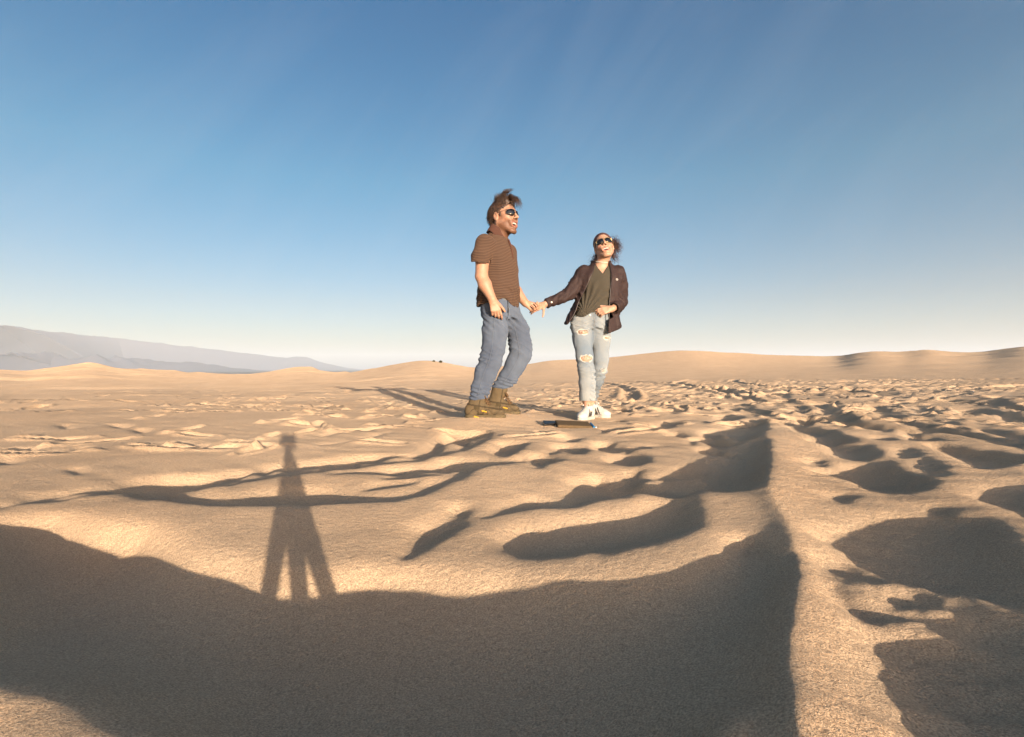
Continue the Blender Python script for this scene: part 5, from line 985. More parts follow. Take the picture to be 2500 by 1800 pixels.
# ------------------------------------------------------------------ the man
def build_man():
    P = empty('person', (-.192, 4.0, .019))
    tag(P, 'man in brown striped polo shirt, grey-blue jeans and hiking boots, laughing towards the woman', 'person')
    hd = unit((.866, -.5, 0))[:2]                       # torso faces right and a little to the camera
    H = Frame((.128, -.012, 1.553), (.78, -.63), pitch=R(7), roll=R(-3), scale=1.10)
    neck = (.082, 0, 1.415)
    torso = [(.78, .10, .0, .12, .09), (.82, .10, .0, .15, .115), (.88, .095, .0, .165, .128), (.97, .095, .0, .163, .132), (1.08, .095, 0, .160, .122),
             (1.20, .09, 0, .168, .112), (1.30, .085, 0, .165, .100), (1.35, .08, 0, .135, .080), (1.41, .08, 0, .075, .058)]
    rs, re, rw = (-.016, -.158, 1.312), (-.034, -.205, 1.065), (.046, -.235, .892)
    ls, le, lw = (.165, .150, 1.312), (.178, .205, 1.075), (.300, .150, .912)
    legs_r = [(.075, -.085, .82, .07), (.063, -.10, .655, .072), (.045, -.11, .47, .055), (-.005, -.105, .34, .055), (-.06, -.10, .13, .036), (-.065, -.10, .08, .03)]
    legs_l = [(.150, .08, .82, .07), (.245, .135, .67, .07), (.262, .15, .51, .055), (.20, .15, .38, .055), (.092, .15, .20, .036), (.075, .15, .12, .030)]
    # --- body: one continuous skin
    lo, hi = bbox_of([rw, lw, rs, le, (.3, .3, .03), (-.16, -.3, 1.75), (.44, .1, .78)], .05)
    cl = Clay(lo, hi, .0042)
    cl.stack(torso, hd, -.004)
    sculpt_head(cl, H, False, neck, .064)
    cl.chain([(*rs, .058), (-.028, -.185, 1.20, .052), (*re, .046)], .02)
    cl.chain([(*re, .046), (-.008, -.216, 1.00, .049), (*rw, .031)], .015)
    cl.chain([(*ls, .058), (*le, .047)], .02)
    cl.chain([(*le, .047), (.225, .185, 1.01, .048), (*lw, .031)], .015)
    cl.chain(legs_r, .03); cl.chain(legs_l, .03)
    sculpt_hand(cl, rw, (.30, -.05, -.95), (-.10, .97, -.1), (1, 0, .2), [(.35, .45, .3), (.55, .7, .4), (.7, .8, .5), (.8, .9, .5)], .05, 1.05, (.55, .8, .25), .35, .03)
    sculpt_hand(cl, lw, (.80, -.05, -.60), (.25, -.75, .60), (.5, .5, .6), [(.95, 1.25, .7), (1.0, 1.25, .7), (1.05, 1.2, .7), (1.1, 1.2, .7)], .0, 1.02, (.40, .85, .30), .4, .03)
    def tint(co):
        c = np.tile(SKIN_M, (len(co), 1)); f, s_, u = H.local(co)
        head = (np.abs(u) < .2) & (np.abs(s_) < .12) & (np.abs(f) < .15)
        n = noise3(co[:, 0] * 330, co[:, 1] * 330, co[:, 2] * 330, 3)
        beard = head * smoothstep(-.030, -.062, u + .25 * np.abs(f - .07) * (f < .07)) * smoothstep(-.005, .012, f) * (u > -.16)
        beard = np.maximum(beard, head * smoothstep(.004, .02, f) * (1 - smoothstep(.03, .05, f)) * smoothstep(.02, -.01, u) * .8)
        mous = head * np.exp(-((u + .052) / .008) ** 2) * np.exp(-(s_ / .03) ** 2) * (f > .06)
        b = np.clip(np.maximum(beard * 1.0, mous * .8) * (.86 + .22 * n), 0, .85)[:, None]
        c = c * (1 - b) + np.array([.075, .030, .014]) * b
        lip = head * np.exp(-(((u + .078) / .020) ** 4)) * np.exp(-(s_ / .030) ** 4) * (f > .085)
        c = c * (1 - .6 * lip[:, None]) + np.array([.26, .09, .07]) * .6 * lip[:, None]
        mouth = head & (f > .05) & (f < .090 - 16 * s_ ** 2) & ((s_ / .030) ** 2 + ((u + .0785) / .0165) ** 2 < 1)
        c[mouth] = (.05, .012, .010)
        rosy = head * np.exp(-((np.abs(s_) - .045) / .018) ** 2) * np.exp(-((u + .03) / .02) ** 2) * (f > .03)
        c *= 1 - rosy[:, None] * np.array([0, .14, .12])
        c *= (1 + .05 * noise3(co[:, 0] * 30, co[:, 1] * 30, co[:, 2] * 30, 8))[:, None]
        return c
    clay_obj('body', cl, M_SKIN, P, 1, tint)
    teeth(H, P, M_TEETH, M_TONGUE)
    aviators(H, P, M_LENS, M_DARKWIRE)
    # --- polo shirt
    shirt_rows = [(.80, .088, .0, .178, .146), (.88, .088, .0, .184, .152), (.97, .09, .0, .184, .156), (1.08, .094, 0, .180, .142),
                  (1.20, .09, 0, .187, .131), (1.30, .085, 0, .180, .114), (1.35, .08, 0, .152, .098), (1.40, .08, 0, .100, .078), (1.45, .08, 0, .07, .062)]
    cl = Clay((-.20, -.34, .80), (.34, .32, 1.50), .0052)
    cl.stack(shirt_rows, hd, 0, .02)
    for arm, cut_c, cut_ax, bore in (
            ([(-.012, -.150, 1.318, .074), (-.030, -.186, 1.215, .070), (-.038, -.200, 1.150, .069)], (-.040, -.206, 1.125), (unit((.99, .05, -.12)), unit((.0, .97, .22)), unit((.12, -.22, .96))), ((-.030, -.186, 1.20), (-.040, -.206, 1.05))),
            ([(.158, .145, 1.318, .074), (.172, .190, 1.18, .068), (.174, .20, 1.14, .067)], (.176, .21, 1.115), None, ((.172, .19, 1.19), (.178, .205, 1.05)))):
        sv = cl.twin(); sv.chain(arm, .02)
        sv.brick(cut_c, (.11, .11, .045), cut_ax, .004, 0, 'cut')
        sv.rod(bore[0], bore[1], .059, .060, .004, 'cut')
        cl.absorb(sv, .022)
    cl.rod(neck, (.10, -.01, 1.56), .062, .075, .004, 'cut')
    def folds(x, y, z):
        a = np.arctan2(y, x - .09)
        waist = smoothstep(1.06, .93, z); body = smoothstep(1.32, 1.2, z)
        f = .0042 * waist * np.sin((z + .16 * np.sin(a * 1.5 + 1) + .06 * noise3(x * 9, y * 9, z * 9, 2)) * 85) + .006 * waist * noise3(x * 14, y * 14, z * 26, 17)
        f += .006 * body * noise3(x * 11 + 2, y * 11, z * 6, 4) + .0025 * noise3(x * 24, y * 24, z * 16, 6)
        arm = smoothstep(-.02, -.06, x) * smoothstep(-.10, -.14, y)
        f -= .004 * arm * crease(x * 10, y * 10, z * 18 - x * 10, 35) + .005 * waist * crease(x * 6, y * 6, z * 22 + x * 16, 36) + .003 * body * crease(x * 8 + z * 9, y * 8, z * 9, 37)
        return f
    cl.ruffle(folds)
    cl.hollow(.010, .965)
    hem = lambda x, y: .862 + .012 * np.sin(x * 16 + 1) + .046 * np.exp(-((x - .135) / .045) ** 2) * (y < .05)
    sl, (x, y, z) = cl.box((-.3, -.34, .7), (.5, .34, 1.0))
    cl.f[sl] = np.maximum(cl.f[sl], hem(x, y) - z)
    m, n, l, b = new_mat('striped_knit', (.2, .1, .06), .85, .1, diff_rough=.5)
    tc = n.new('ShaderNodeTexCoord'); sp = n.new('ShaderNodeSeparateXYZ'); l.new(tc.outputs['Object'], sp.inputs['Vector'])
    nz = n.new('ShaderNodeTexNoise'); nz.inputs['Scale'].default_value = 9; l.new(tc.outputs['Object'], nz.inputs['Vector'])
    ma = n.new('ShaderNodeMath'); ma.operation = 'MULTIPLY_ADD'; l.new(nz.outputs['Fac'], ma.inputs[0]); ma.inputs[1].default_value = .018; l.new(sp.outputs['Z'], ma.inputs[2])
    m2 = n.new('ShaderNodeMath'); m2.operation = 'MULTIPLY'; l.new(ma.outputs[0], m2.inputs[0]); m2.inputs[1].default_value = 1 / .0120
    m3 = n.new('ShaderNodeMath'); m3.operation = 'FRACT'; l.new(m2.outputs[0], m3.inputs[0])
    rp = n.new('ShaderNodeValToRGB'); e = rp.color_ramp.elements
    e[0].position = 0; e[0].color = (.044, .024, .018, 1); e[1].position = .58; e[1].color = (.044, .024, .018, 1)
    k_ = e.new(.68); k_.color = (.098, .063, .040, 1); k_ = e.new(.90); k_.color = (.098, .063, .040, 1); k_ = e.new(1.0); k_.color = (.044, .024, .018, 1)
    l.new(m3.outputs[0], rp.inputs['Fac']); l.new(rp.outputs['Color'], b.inputs['Base Color'])
    clay_obj('polo_shirt', cl, m, P, 1)
    # collar and placket
    M_COLLAR = tint_mat('brown_collar', .85, .1, .3, 300, .4, base=(.062, .029, .021))
    cl = Clay((-.06, -.16, 1.34), (.24, .14, 1.54), .004)
    ca = unit((.30, -.14, .93))
    sl, (x, y, z) = cl.box(cl.lo, cl.lo + cl.n * cl.h)
    nx, ny = x - (.075 + .30 * (z - 1.42)), y - (-.005 - .1 * (z - 1.42))
    fw = nx * hd[0] + ny * hd[1]; sd_ = nx * hd[1] - ny * hd[0]
    rr_ = np.sqrt(fw ** 2 + sd_ ** 2)
    slope = (z - (1.455 - .62 * np.maximum(fw, -.02)))                   # low in front, high at the nape
    shell = np.abs(rr_ - (.078 - .30 * slope)) - .0045
    band = np.abs(slope) - .028 - .18 * np.maximum(fw, 0)
    gap = .020 - np.abs(sd_) + .35 * slope
    d = np.maximum(np.maximum(shell, band), np.where(fw > .02, gap, -1)).astype(np.float32)
    cl.merge(sl, d, 0, 'add')
    clay_obj('collar', cl, M_COLLAR, P, 2)
    pk = []
    for i, zz in enumerate(np.linspace(1.375, 1.225, 6)):
        row = smooth_interp(np.array([zz]), [r[0] for r in shirt_rows], [r[4] for r in shirt_rows])[0]
        pk.append((.088 + hd[0] * (row + .001), hd[1] * (row + .001), zz))
    tube_obj('placket', [curve_pts(pk, 4, .008, .006)], M_COLLAR, P, 8)
    # --- jeans
    M_DENIM_M = denim('blue_grey_denim', .9)
    cl = Clay((-.22, -.26, .10), (.42, .32, .95), .0056)
    cl.stack([(.76, .11, .01, .165, .12), (.84, .098, .0, .176, .138), (.93, .092, .0, .166, .132)], hd, 0, .03, 'add', .77, .925)
    cl.chain([(.065, -.080, .83, .098), (.062, -.097, .66, .091), (.052, -.108, .54, .083), (.030, -.108, .44, .079), (-.010, -.105, .34, .076), (-.045, -.102, .23, .066), (-.064, -.10, .155, .062)], .035)
    cl.chain([(.150, .075, .83, .098), (.240, .13, .69, .086), (.2585, .148, .57, .084), (.260, .15, .50, .083), (.222, .15, .415, .077), (.162, .15, .31, .067), (.10, .15, .235, .062)], .035)
    cl.rod((.09, -.03, .80), (.15, .05, .80), .085, .085, .03); cl.rod((.085, -.05, .755), (.185, .08, .745), .055, .05, .03)
    def jf(x, y, z):
        near = y < .025
        ank = np.where(near, smoothstep(.30, .17, z), smoothstep(.36, .24, z))
        kn = np.where(near, np.exp(-((z - .47) / .09) ** 2), np.exp(-((z - .55) / .08) ** 2))
        cr = np.exp(-((z - .74) / .07) ** 2)
        w = noise3(x * 10, y * 10, z * 10, 12)
        f = .0065 * ank * np.sin((z + .25 * x) * 190 + 5 * w) + .0045 * kn * np.sin((z - .5 * x) * 140 + 4 * w) * np.where(near, np.clip(-(x - .05) / .08 + .3, 0, 1), np.clip((.27 - x) / .1, 0, 1))
        f += .004 * cr * np.sin((z + .8 * (x - .1)) * 120 + 3 * w) + .003 * noise3(x * 20, y * 20, z * 9, 14)
        f -= .0065 * (.25 + ank + kn + cr) * crease(x * 7, y * 7, z * 26 + x * 14, 33) + .003 * crease(x * 16, y * 16, z * 12, 34)
        return f
    cl.ruffle(jf)
    cl.rod((-.064, -.10, .19), (-.072, -.10, .08), .052, .052, .004, 'cut')
    cl.brick((-.082, -.10, .078), (.16, .14, .064), (unit((.95, 0, .12)), V3(0, 1, 0), unit((-.12, 0, .95))), .003, 0, 'cut')
    cl.brick((.070, .15, .158), (.12, .12, .045), (unit((.9, 0, .2)), V3(0, 1, 0), unit((-.2, 0, .9))), .003, 0, 'cut')
    jeans = clay_obj('jeans', cl, M_DENIM_M, P, 1, lambda co: denim_tint(co, (.048, .060, .088), (.082, .099, .130)))
    # stitched side seams
    M_SEAM, *_ = new_mat('seam_thread', (.11, .125, .155), .8, .1)
    sm1 = on_front(jeans.data, [(.062, .80), (.060, .73), (.055, .66), (.050, .60), (.045, .54), (.034, .49), (.022, .44), (.002, .39), (-.018, .34), (-.036, .28), (-.050, .23), (-.064, .175)])
    tube_obj('seam', [curve_pts(sm1, 4, .0013)], M_SEAM, jeans, 5)
    sm2 = on_front(jeans.data, [(.205, .72), (.225, .66), (.238, .60), (.250, .54), (.250, .50), (.238, .455), (.222, .415), (.190, .36), (.160, .31), (.120, .26)], .02)
    tube_obj('seam', [curve_pts(sm2, 4, .0013)], M_SEAM, jeans, 5)
    sm3 = on_front(jeans.data, [(.160, .86), (.172, .82), (.170, .78), (.155, .745)])
    tube_obj('fly', [curve_pts(sm3, 4, .0024)], M_SEAM, jeans, 5)
    # belt and keys
    M_BELT = tint_mat('grey_belt', .6, .3, .2, 200, base=(.10, .104, .105))
    ang = np.linspace(0, math.tau, 49)
    belt = np.array([(.092 + hd[0] * .137 * math.cos(t) + hd[1] * .171 * math.sin(t), hd[1] * .137 * math.cos(t) - hd[0] * .171 * math.sin(t), .902) for t in ang])
    co = np.concatenate([belt + V3(0, 0, dz) + .004 * sg * unit_rows(belt - V3(.092, 0, .902)) for dz in (-.017, .017) for sg in (-1, 1)])
    n_ = 49; i = np.arange(n_ - 1)
    q = lambda a, b: np.stack([a * n_ + i, a * n_ + i + 1, b * n_ + i + 1, b * n_ + i], -1)
    add_obj('belt', mesh_from('belt', co, np.vstack([q(1, 3), q(3, 2), q(2, 0), q(0, 1)])), M_BELT, P)
    M_BLACK, *_ = new_mat('black_clip', (.012, .012, .014), .4, .4)
    M_STEEL, *_ = new_mat('steel', (.55, .55, .55), .3, .5, 1.)
    tube_obj('key_clip', [curve_pts([(.158, -.135, .905), (.163, -.142, .885), (.161, -.142, .862)], 5, .0045), curve_pts([(.161, -.143, .862), (.170, -.146, .848), (.164, -.146, .836), (.157, -.145, .848), (.161, -.143, .860)], 4, .0022), curve_pts([(.164, -.146, .836), (.160, -.146, .80)], 4, .0035, .002)], M_BLACK, P, 6)
    # --- boots
    hiking_boot(P, (-.112, -.098), unit((.985, -.17, 0)), (-.064, -.10, .15), .262, 0.0, True)
    hiking_boot(P, (.038, .150), unit((.975, -.10, 0)), (.092, .15, .205), .225, .006, False)
    # --- wind-blown short hair
    man_hair(P, H)
    return P

def unit_rows(v): 
    return v / np.maximum(np.linalg.norm(v, axis=1), 1e-9)[:, None]

def denim(name, rough):
    return tint_mat(name, rough, .12, .35, 420, .5)

def denim_tint(co, dark, light, seed=31):
    n = noise3(co[:, 0] * 7, co[:, 1] * 7, co[:, 2] * 5, seed) * .7 + noise3(co[:, 0] * 40, co[:, 1] * 40, co[:, 2] * 14, seed + 3) * .3
    t = np.clip(.5 + .7 * n, 0, 1)[:, None]
    return np.array(dark) * (1 - t) + np.array(light) * t

def hiking_boot(P, heel, fwd, ankle, length, gz, near):
    """olive ankle boot: upper (> panels, laces, tabs) and lugged sole. heel: plan point over the heel"""
    f = V3(*fwd); r = V3(f[1], -f[0], 0)                # r points to the camera side
    o = V3(heel[0], heel[1], gz)
    at = lambda a, b, c: o + f * a + r * b + V3(0, 0, c)
    g = empty('boot'); g.parent = P
    lo, hi = bbox_of([at(-.09, -.08, -.02), at(length + .03, .08, .26), ankle], .06)
    an = V3(*ankle)
    cl = Clay(lo, hi, .004)
    cl.egg(at(-.005, 0, .058), (.052, .045, .055), (f, r, V3(0, 0, 1)), .02)
    cl.rod(at(.0, 0, .07), an + V3(0, 0, .004), .048, .062, .025)
    cl.rod(at(.045, 0, .085), at(length - .075, 0, .052), .050, .040, .025)
    cl.egg(at(length - .075, -.004, .044), (.065, .048, .036), (f, r, V3(0, 0, 1)), .02)
    cl.rod(an + V3(0, 0, -.02), an + V3(0, 0, .06), .047, .05, .006, 'cut')
    cl.brick(at(.1, 0, -.045 + .022), (.30, .12, .045), (f, r, V3(0, 0, 1)), .002, .004, 'cut')
    def fold(x, y, z):
        a = (x - o[0]) * f[0] + (y - o[1]) * f[1]
        return .0025 * np.sin(a * 150 + z * 60) * np.exp(-((a - .11) / .04) ** 2) + .0018 * noise3(x * 40, y * 40, z * 40, 3)
    cl.ruffle(fold)
    def tint(co):
        a = (co - o) @ f; b = (co - o) @ r; c = co[:, 2] - gz
        base = np.tile([.085, .061, .034], (len(co), 1))
        dk = (np.abs(c - (.105 - .15 * (a - .02))) < .006) | (np.abs(a - .045 - .2 * c) < .004) | (np.abs(c - .055 - .02 * np.sin(a * 60)) < .003)
        base[dk] *= .45
        toe = (a > length - .085) & (c < .055); base[toe] *= .75
        patch = (np.abs(a - .05) < .022) & (np.abs(c - .085 - .0) < .012) & (b > 0); base[patch] = (.05, .036, .018)
        return base * (1 + .15 * noise3(co[:, 0] * 60, co[:, 1] * 60, co[:, 2] * 60, 4))[:, None]
    up = clay_obj('upper', cl, M_BOOT, g, 1, tint)
    cl = Clay(lo, hi, .004)
    cl.rod(at(-.005, 0, .016), at(.07, 0, .014), .052, .046, 0)
    cl.rod(at(.07, 0, .014), at(length - .07, -.004, .016), .046, .052, .01)
    cl.rod(at(length - .07, -.004, .016), at(length - .035, -.006, .024), .052, .036, .01)
    cl.brick(at(.1, 0, .075), (.32, .12, .042), (f, r, V3(0, 0, 1)), .002, .004, 'cut')
    cl.brick(at(.1, 0, -.05), (.32, .12, .046), (f, r, V3(0, 0, 1)), .002, .002, 'cut')
    for i in range(9): 
        for s_ in (-1, 1): cl.brick(at(-.04 + i * (length + .04) / 9, s_ * .052, .002), (.0055, .02, .010), (f, r, V3(0, 0, 1)), .001, .001, 'cut')
    clay_obj('sole', cl, M_BOOT_SOLE, g, 1)
    # laces criss-cross up the instep
    L = []
    for i in range(6):
        a = .140 - i * .0105; c = .092 + i * .0155
        ww = .026
        L.append(curve_pts([at(a, -ww, c - .008), at(a + .010, 0, c + .012), at(a - .012, ww, c + .004)], 4, .0042))
        L.append(curve_pts([at(a, ww, c - .008), at(a + .012, 0, c + .013), at(a - .012, -ww, c + .004)], 4, .0042))
    for s_ in (-1, 1): L.append(curve_pts([at(.085, .006 * s_, .178), at(.100, .028 * s_, .182), at(.122, .036 * s_, .150), at(.108, .024 * s_, .158)], 5, .0040))
    tube_obj('laces', L, M_LACE, g, 5)
    for (a, c, w_, h_) in ((.018, .072, .016, .006), (.105, .060, .020, .005), (.045, .016, .020, .006)):
        cc = Clay(at(a, .05, c) - .05, at(a, .05, c) + .05, .003)
        cc.brick(at(a, .046, c), (w_, .006, h_), (unit(f + V3(0, 0, -.25)), r, unit(V3(0, 0, 1) + .25 * f)), .002, 0)
        clay_obj('amber_patch', cc, M_AMBER, g, 0)
    tube_obj('pull_loop', [curve_pts([an + f * -.052 + V3(0, 0, -.035), an + f * -.068 + V3(0, 0, -.012), an + f * -.052 + V3(0, 0, .002)], 4, .004)], M_LACE, g, 6)

M_BOOT = tint_mat('olive_suede', .85, .15, .3, 300, .4)
M_BOOT_SOLE = tint_mat('boot_rubber', .8, .2, .3, 120, base=(.078, .058, .031))
M_LACE = tint_mat('brown_lace', .8, .15, .3, 400, base=(.09, .052, .025))
M_AMBER, *_ = new_mat('amber_patch', (.42, .22, .015), .6, .3)

def hair_strands(H, roots, rnd, length, flow, curl=0., lift=.5, thick=.0016, seg=7):
    """roots: head-frame points on the scalp; flow(root)->head-frame direction"""
    out = []
    for p in roots:
        q = np.array(p, float); nrm = q / np.linalg.norm(q)
        L = length(q) * rnd.uniform(.7, 1.25); v = nrm * lift + np.array(flow(q)) + rnd.normal(0, .16, 3); v /= np.linalg.norm(v)
        pts = []; ph = rnd.uniform(0, math.tau); ax1 = rnd.normal(0, 1, 3); ax1 -= v * (ax1 @ v); ax1 /= np.linalg.norm(ax1); ax2 = np.cross(v, ax1)
        g = np.array(flow(q)); 
        for i in range(seg):
            t = i / (seg - 1)
            c = curl * t * L * (np.cos(ph + t * 9) * ax1 + np.sin(ph + t * 9) * ax2)
            w = H(*(q + c)); pts.append((*w, thick * H.k * (1 - .75 * t)))
            v = v * .72 + .28 * (g + rnd.normal(0, .12, 3)); v /= np.linalg.norm(v)
            q = q + v * L / (seg - 1)
        out.append(np.array(pts))
    return out

def man_hair(P, H):
    rnd = np.random.default_rng(5)
    cl = Clay(H(0, 0, .05) - .19, H(0, 0, .05) + .19, .004)
    k = H.k; A = H.axes
    cl.egg(H(-.018, 0, .046), (.102 * k, .082 * k, .090 * k), A, 0)
    cl.egg(H(.020, 0, .090), (.064 * k, .062 * k, .044 * k), A, .02 * k)
    cl.egg(H(-.060, 0, -.02), (.052 * k, .066 * k, .066 * k), A, .02 * k)
    cl.egg(H(.106, 0, .016), (.064 * k, .09 * k, .056 * k), A, .008 * k, 'cut')        # forehead
    cl.egg(H(.062, 0, -.075), (.085 * k, .12 * k, .088 * k), A, .008 * k, 'cut')       # face and cheeks
    for s_ in (-1, 1): cl.egg(H(-.006, s_ * .085, -.012), (.028 * k, .03 * k, .036 * k), A, .006 * k, 'cut')
    for s_ in (-1, 1): cl.egg(H(.026, s_ * .071, .006), (.008 * k, .006 * k, .022 * k), A, .006 * k)
    cl.ruffle(lambda x, y, z: .004 * noise3(x * 42, y * 42, z * 42, 7) + .0025 * np.sin(noise3(x * 30, y * 30, z * 30, 8) * 12))
    cap = clay_obj('hair', cl, M_HAIR_MAN, P, 1)
    roots = []
    while len(roots) < 2300:
        v = rnd.normal(0, 1, 3); v /= np.linalg.norm(v)
        p = np.array([-.016, 0, .044]) + v * np.array([.102, .081, .092])
        if p[0] < -.05 and p[2] > -.075 and rnd.random() < .8: roots.append(p); continue
        if p[2] > .05 and 0 <= p[0] < .062: roots.append(p + np.array([.004, 0, .006])); continue
        if p[2] > .075 or (p[0] < .03 and p[2] > -.045 and not (abs(p[1]) > .06 and p[2] < .022 and p[0] > -.035)):
            if p[0] > .078 and p[2] < .075: continue
            roots.append(p)
    def flow(q):
        if q[2] > .095 and q[0] > -.04: return (.15 + .9 * rnd.uniform(-.4, 1), .25, .75)
        if q[2] > .05 and q[0] > 0: return (.45 * rnd.uniform(-1, 1), .05, .8)
        if q[0] > .04: return (.75, .1, .05)
        return (-.35, 0, -.75)
    length = lambda q: (.044 if q[2] > .09 else (.042 if q[0] > .03 else .033))
    tag(tube_obj('hair_strands', hair_strands(H, roots, rnd, length, flow, .12, .42, .00125), M_HAIR_MAN, cap, 3), kind='stuff')
    # a long lock blown forward over the brow
    lk = []
    for i in range(110):
        y = rnd.uniform(-.055, .03)
        lk.append(curve_pts([H(.055, y, .108), H(.095 + rnd.uniform(0, .015), y + .015, .115 + rnd.uniform(-.01, .02)), H(.128 + rnd.uniform(-.01, .02), y + .02, .085 + rnd.uniform(-.02, .02)), H(.125 + rnd.uniform(-.02, .03), y + rnd.uniform(-.005, .035), .050 + rnd.uniform(-.025, .02))], 4, .0013, .0004))
    for i in range(110):
        a = rnd.uniform(-.045, .045); 
        lk.append(curve_pts([H(.0 + a, a, .128), H(.02 + a, .02 + a, .158 + rnd.uniform(-.01, .01)), H(.05 + a + rnd.uniform(-.02, .02), .02, .168 + rnd.uniform(-.015, .012)), H(.075 + a + rnd.uniform(-.02, .02), .03, .150 + rnd.uniform(-.01, .015))], 4, .0013, .0004))
    for i in range(14):
        z = rnd.uniform(-.05, .06)
        lk.append(curve_pts([H(-.11, rnd.uniform(-.03, .03), z), H(-.125, rnd.uniform(-.03, .03), z - .004), H(-.14 - rnd.uniform(0, .012), rnd.uniform(-.03, .03), z + rnd.uniform(-.02, .02))], 4, .0014, .0005))
    tag(tube_obj('hair_lock', lk, M_HAIR_MAN, cap, 3), kind='stuff')

MAN = build_man()

# ------------------------------------------------------------------ the woman
def build_woman():
    P = empty('person', (.612, 4.25, -.021))
    tag(P, 'woman in dark jacket, olive top and ripped pale jeans, head thrown back laughing', 'person')
    fr = (0., -1.)
    H = Frame((.150, -.005, 1.424), (-.16, -.99), pitch=R(20), roll=R(12), scale=.98)
    neck = (.127, .012, 1.262)
    rs, re, rw = (-.022, .0, 1.222), (-.140, -.030, 1.035), (-.338, -.090, .946)      # her right arm, reaching to the man
    ls, le, lw = (.270, .0, 1.212), (.292, .035, .985), (.196, -.135, .902)           # her left arm, hand on her belly
    torso = [(.76, .045, 0, .11, .085), (.80, .04, 0, .135, .10), (.90, .055, 0, .125, .09), (1.0, .095, 0, .12, .09), (1.12, .12, 0, .135, .10), (1.20, .125, 0, .150, .085), (1.25, .126, 0, .12, .06), (1.28, .127, 0, .06, .05)]
    leg_r = [(-.025, -.01, .80, .075), (-.030, -.045, .65, .068), (-.018, -.085, .50, .053), (-.002, -.075, .345, .047), (.003, -.06, .17, .034), (.004, -.065, .07, .034)]
    leg_l = [(.110, .01, .80, .075), (.126, .03, .65, .068), (.124, .03, .45, .046), (.100, .075, .31, .042), (.064, .115, .15, .032), (.066, .11, .07, .032)]
    lo, hi = bbox_of([(-.46, -.2, .03), (.36, .2, 1.60)], .04)
    cl = Clay(lo, hi, .0040)
    cl.stack(torso, fr, -.004)
    sculpt_head(cl, H, True, neck, .050)
    cl.rod((.02, 0, 1.225), (.235, 0, 1.215), .038, .038, .03)
    cl.chain([(*rs, .045), (*re, .038)], .02); cl.chain([(*re, .038), (-.21, -.05, 1.005, .036), (*rw, .025)], .015)
    cl.chain([(*ls, .045), (*le, .038)], .02); cl.chain([(*le, .038), (.26, -.04, .95, .036), (*lw, .025)], .015)
    cl.chain(leg_r, .03); cl.chain(leg_l, .03)
    sculpt_hand(cl, rw, (-.93, -.02, -.33), (.05, .95, -.25), (-.2, 0, -1), [(.25, .45, .3), (.30, .5, .3), (.35, .5, .3), (.4, .5, .3)], .03, .90, (.85, .35, .0), .05, .024)
    sculpt_hand(cl, lw, (-.93, -.18, -.22), (.15, .92, -.30), (0, .1, 1), [(.30, .55, .35), (.45, .7, .4), (.55, .75, .4), (.62, .8, .4)], .04, .92, (.50, .80, .10), .2, .024)
    def tint(co):
        c = np.tile(SKIN_F, (len(co), 1)); f, s_, u = H.local(co)
        head = (np.abs(u) < .2) & (np.abs(s_) < .12) & (np.abs(f) < .15)
        lip = head * np.exp(-(((u + .078) / .020) ** 4)) * np.exp(-(s_ / .030) ** 4) * (f > .085)
        c = c * (1 - .7 * lip[:, None]) + np.array([.28, .075, .065]) * .7 * lip[:, None]
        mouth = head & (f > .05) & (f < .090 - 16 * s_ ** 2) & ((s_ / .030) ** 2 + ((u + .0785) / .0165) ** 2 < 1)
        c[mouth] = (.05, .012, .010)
        rosy = head * np.exp(-((np.abs(s_) - .045) / .018) ** 2) * np.exp(-((u + .03) / .02) ** 2) * (f > .03)
        c *= 1 - rosy[:, None] * np.array([0, .16, .12])
        return c * (1 + .04 * noise3(co[:, 0] * 30, co[:, 1] * 30, co[:, 2] * 30, 8))[:, None]
    clay_obj('body', cl, M_SKIN, P, 1, tint)
    teeth(H, P, M_TEETH, M_TONGUE)
    aviators(H, P, M_LENS, M_GOLD)
    M_BEAD, *_ = new_mat('white_lace', (.42, .38, .31), .7, .2)
    ring = [np.array([.129 + .0575 * math.cos(t), -.006 + .062 * math.sin(t), 1.303 + .014 * math.sin(t) - .005 * math.cos(t)]) for t in np.linspace(0, math.tau, 40)]
    tube_obj('choker', [np.hstack([np.array([p + (0, 0, .004 * math.sin(i * 2.2)) for i, p in enumerate(ring)]), np.full((40, 1), .0022)]), np.hstack([np.array([p + (0, 0, -.004 * math.sin(i * 2.2)) for i, p in enumerate(ring)]), np.full((40, 1), .0022)])], M_BEAD, P, 5)
    M_RING, *_ = new_mat('dark_ring', (.05, .03, .025), .3, .5, .6)
    er = H(-.004, -.083, -.046)
    tube_obj('earring', [np.array([(*(er + .009 * (math.cos(t) * H.f + math.sin(t) * H.u)), .0022) for t in np.linspace(0, math.tau, 16)])], M_RING, P, 6)
    # --- top with a deep V neck, hem pulled up at the waist
    rows = [(.80, .035, -.005, .150, .118), (.88, .045, -.008, .150, .120), (.97, .08, -.008, .148, .117), (1.08, .112, -.006, .150, .122), (1.16, .122, 0, .158, .112), (1.22, .125, 0, .150, .085), (1.262, .126, 0, .112, .066), (1.285, .127, 0, .075, .058)]
    cl = Clay((-.18, -.20, .78), (.36, .18, 1.32), .0050)
    cl.stack(rows, fr, 0, .02)
    def tf(x, y, z):
        front = smoothstep(.02, -.06, y)
        # folds radiating from the bust down to the knot of cloth at her right hip
        a = np.arctan2(x + .03, z - .86 + 1e-3)
        f = .0045 * front * np.sin(a * 26 + 2.5 * noise3(x * 8, y * 8, z * 8, 2)) * smoothstep(1.20, 1.05, z)
        f += .005 * noise3(x * 16, y * 16, z * 9, 3) + .006 * smoothstep(.95, .88, z) * noise3(x * 38, y * 38, z * 30, 4)
        return f
    cl.ruffle(tf)
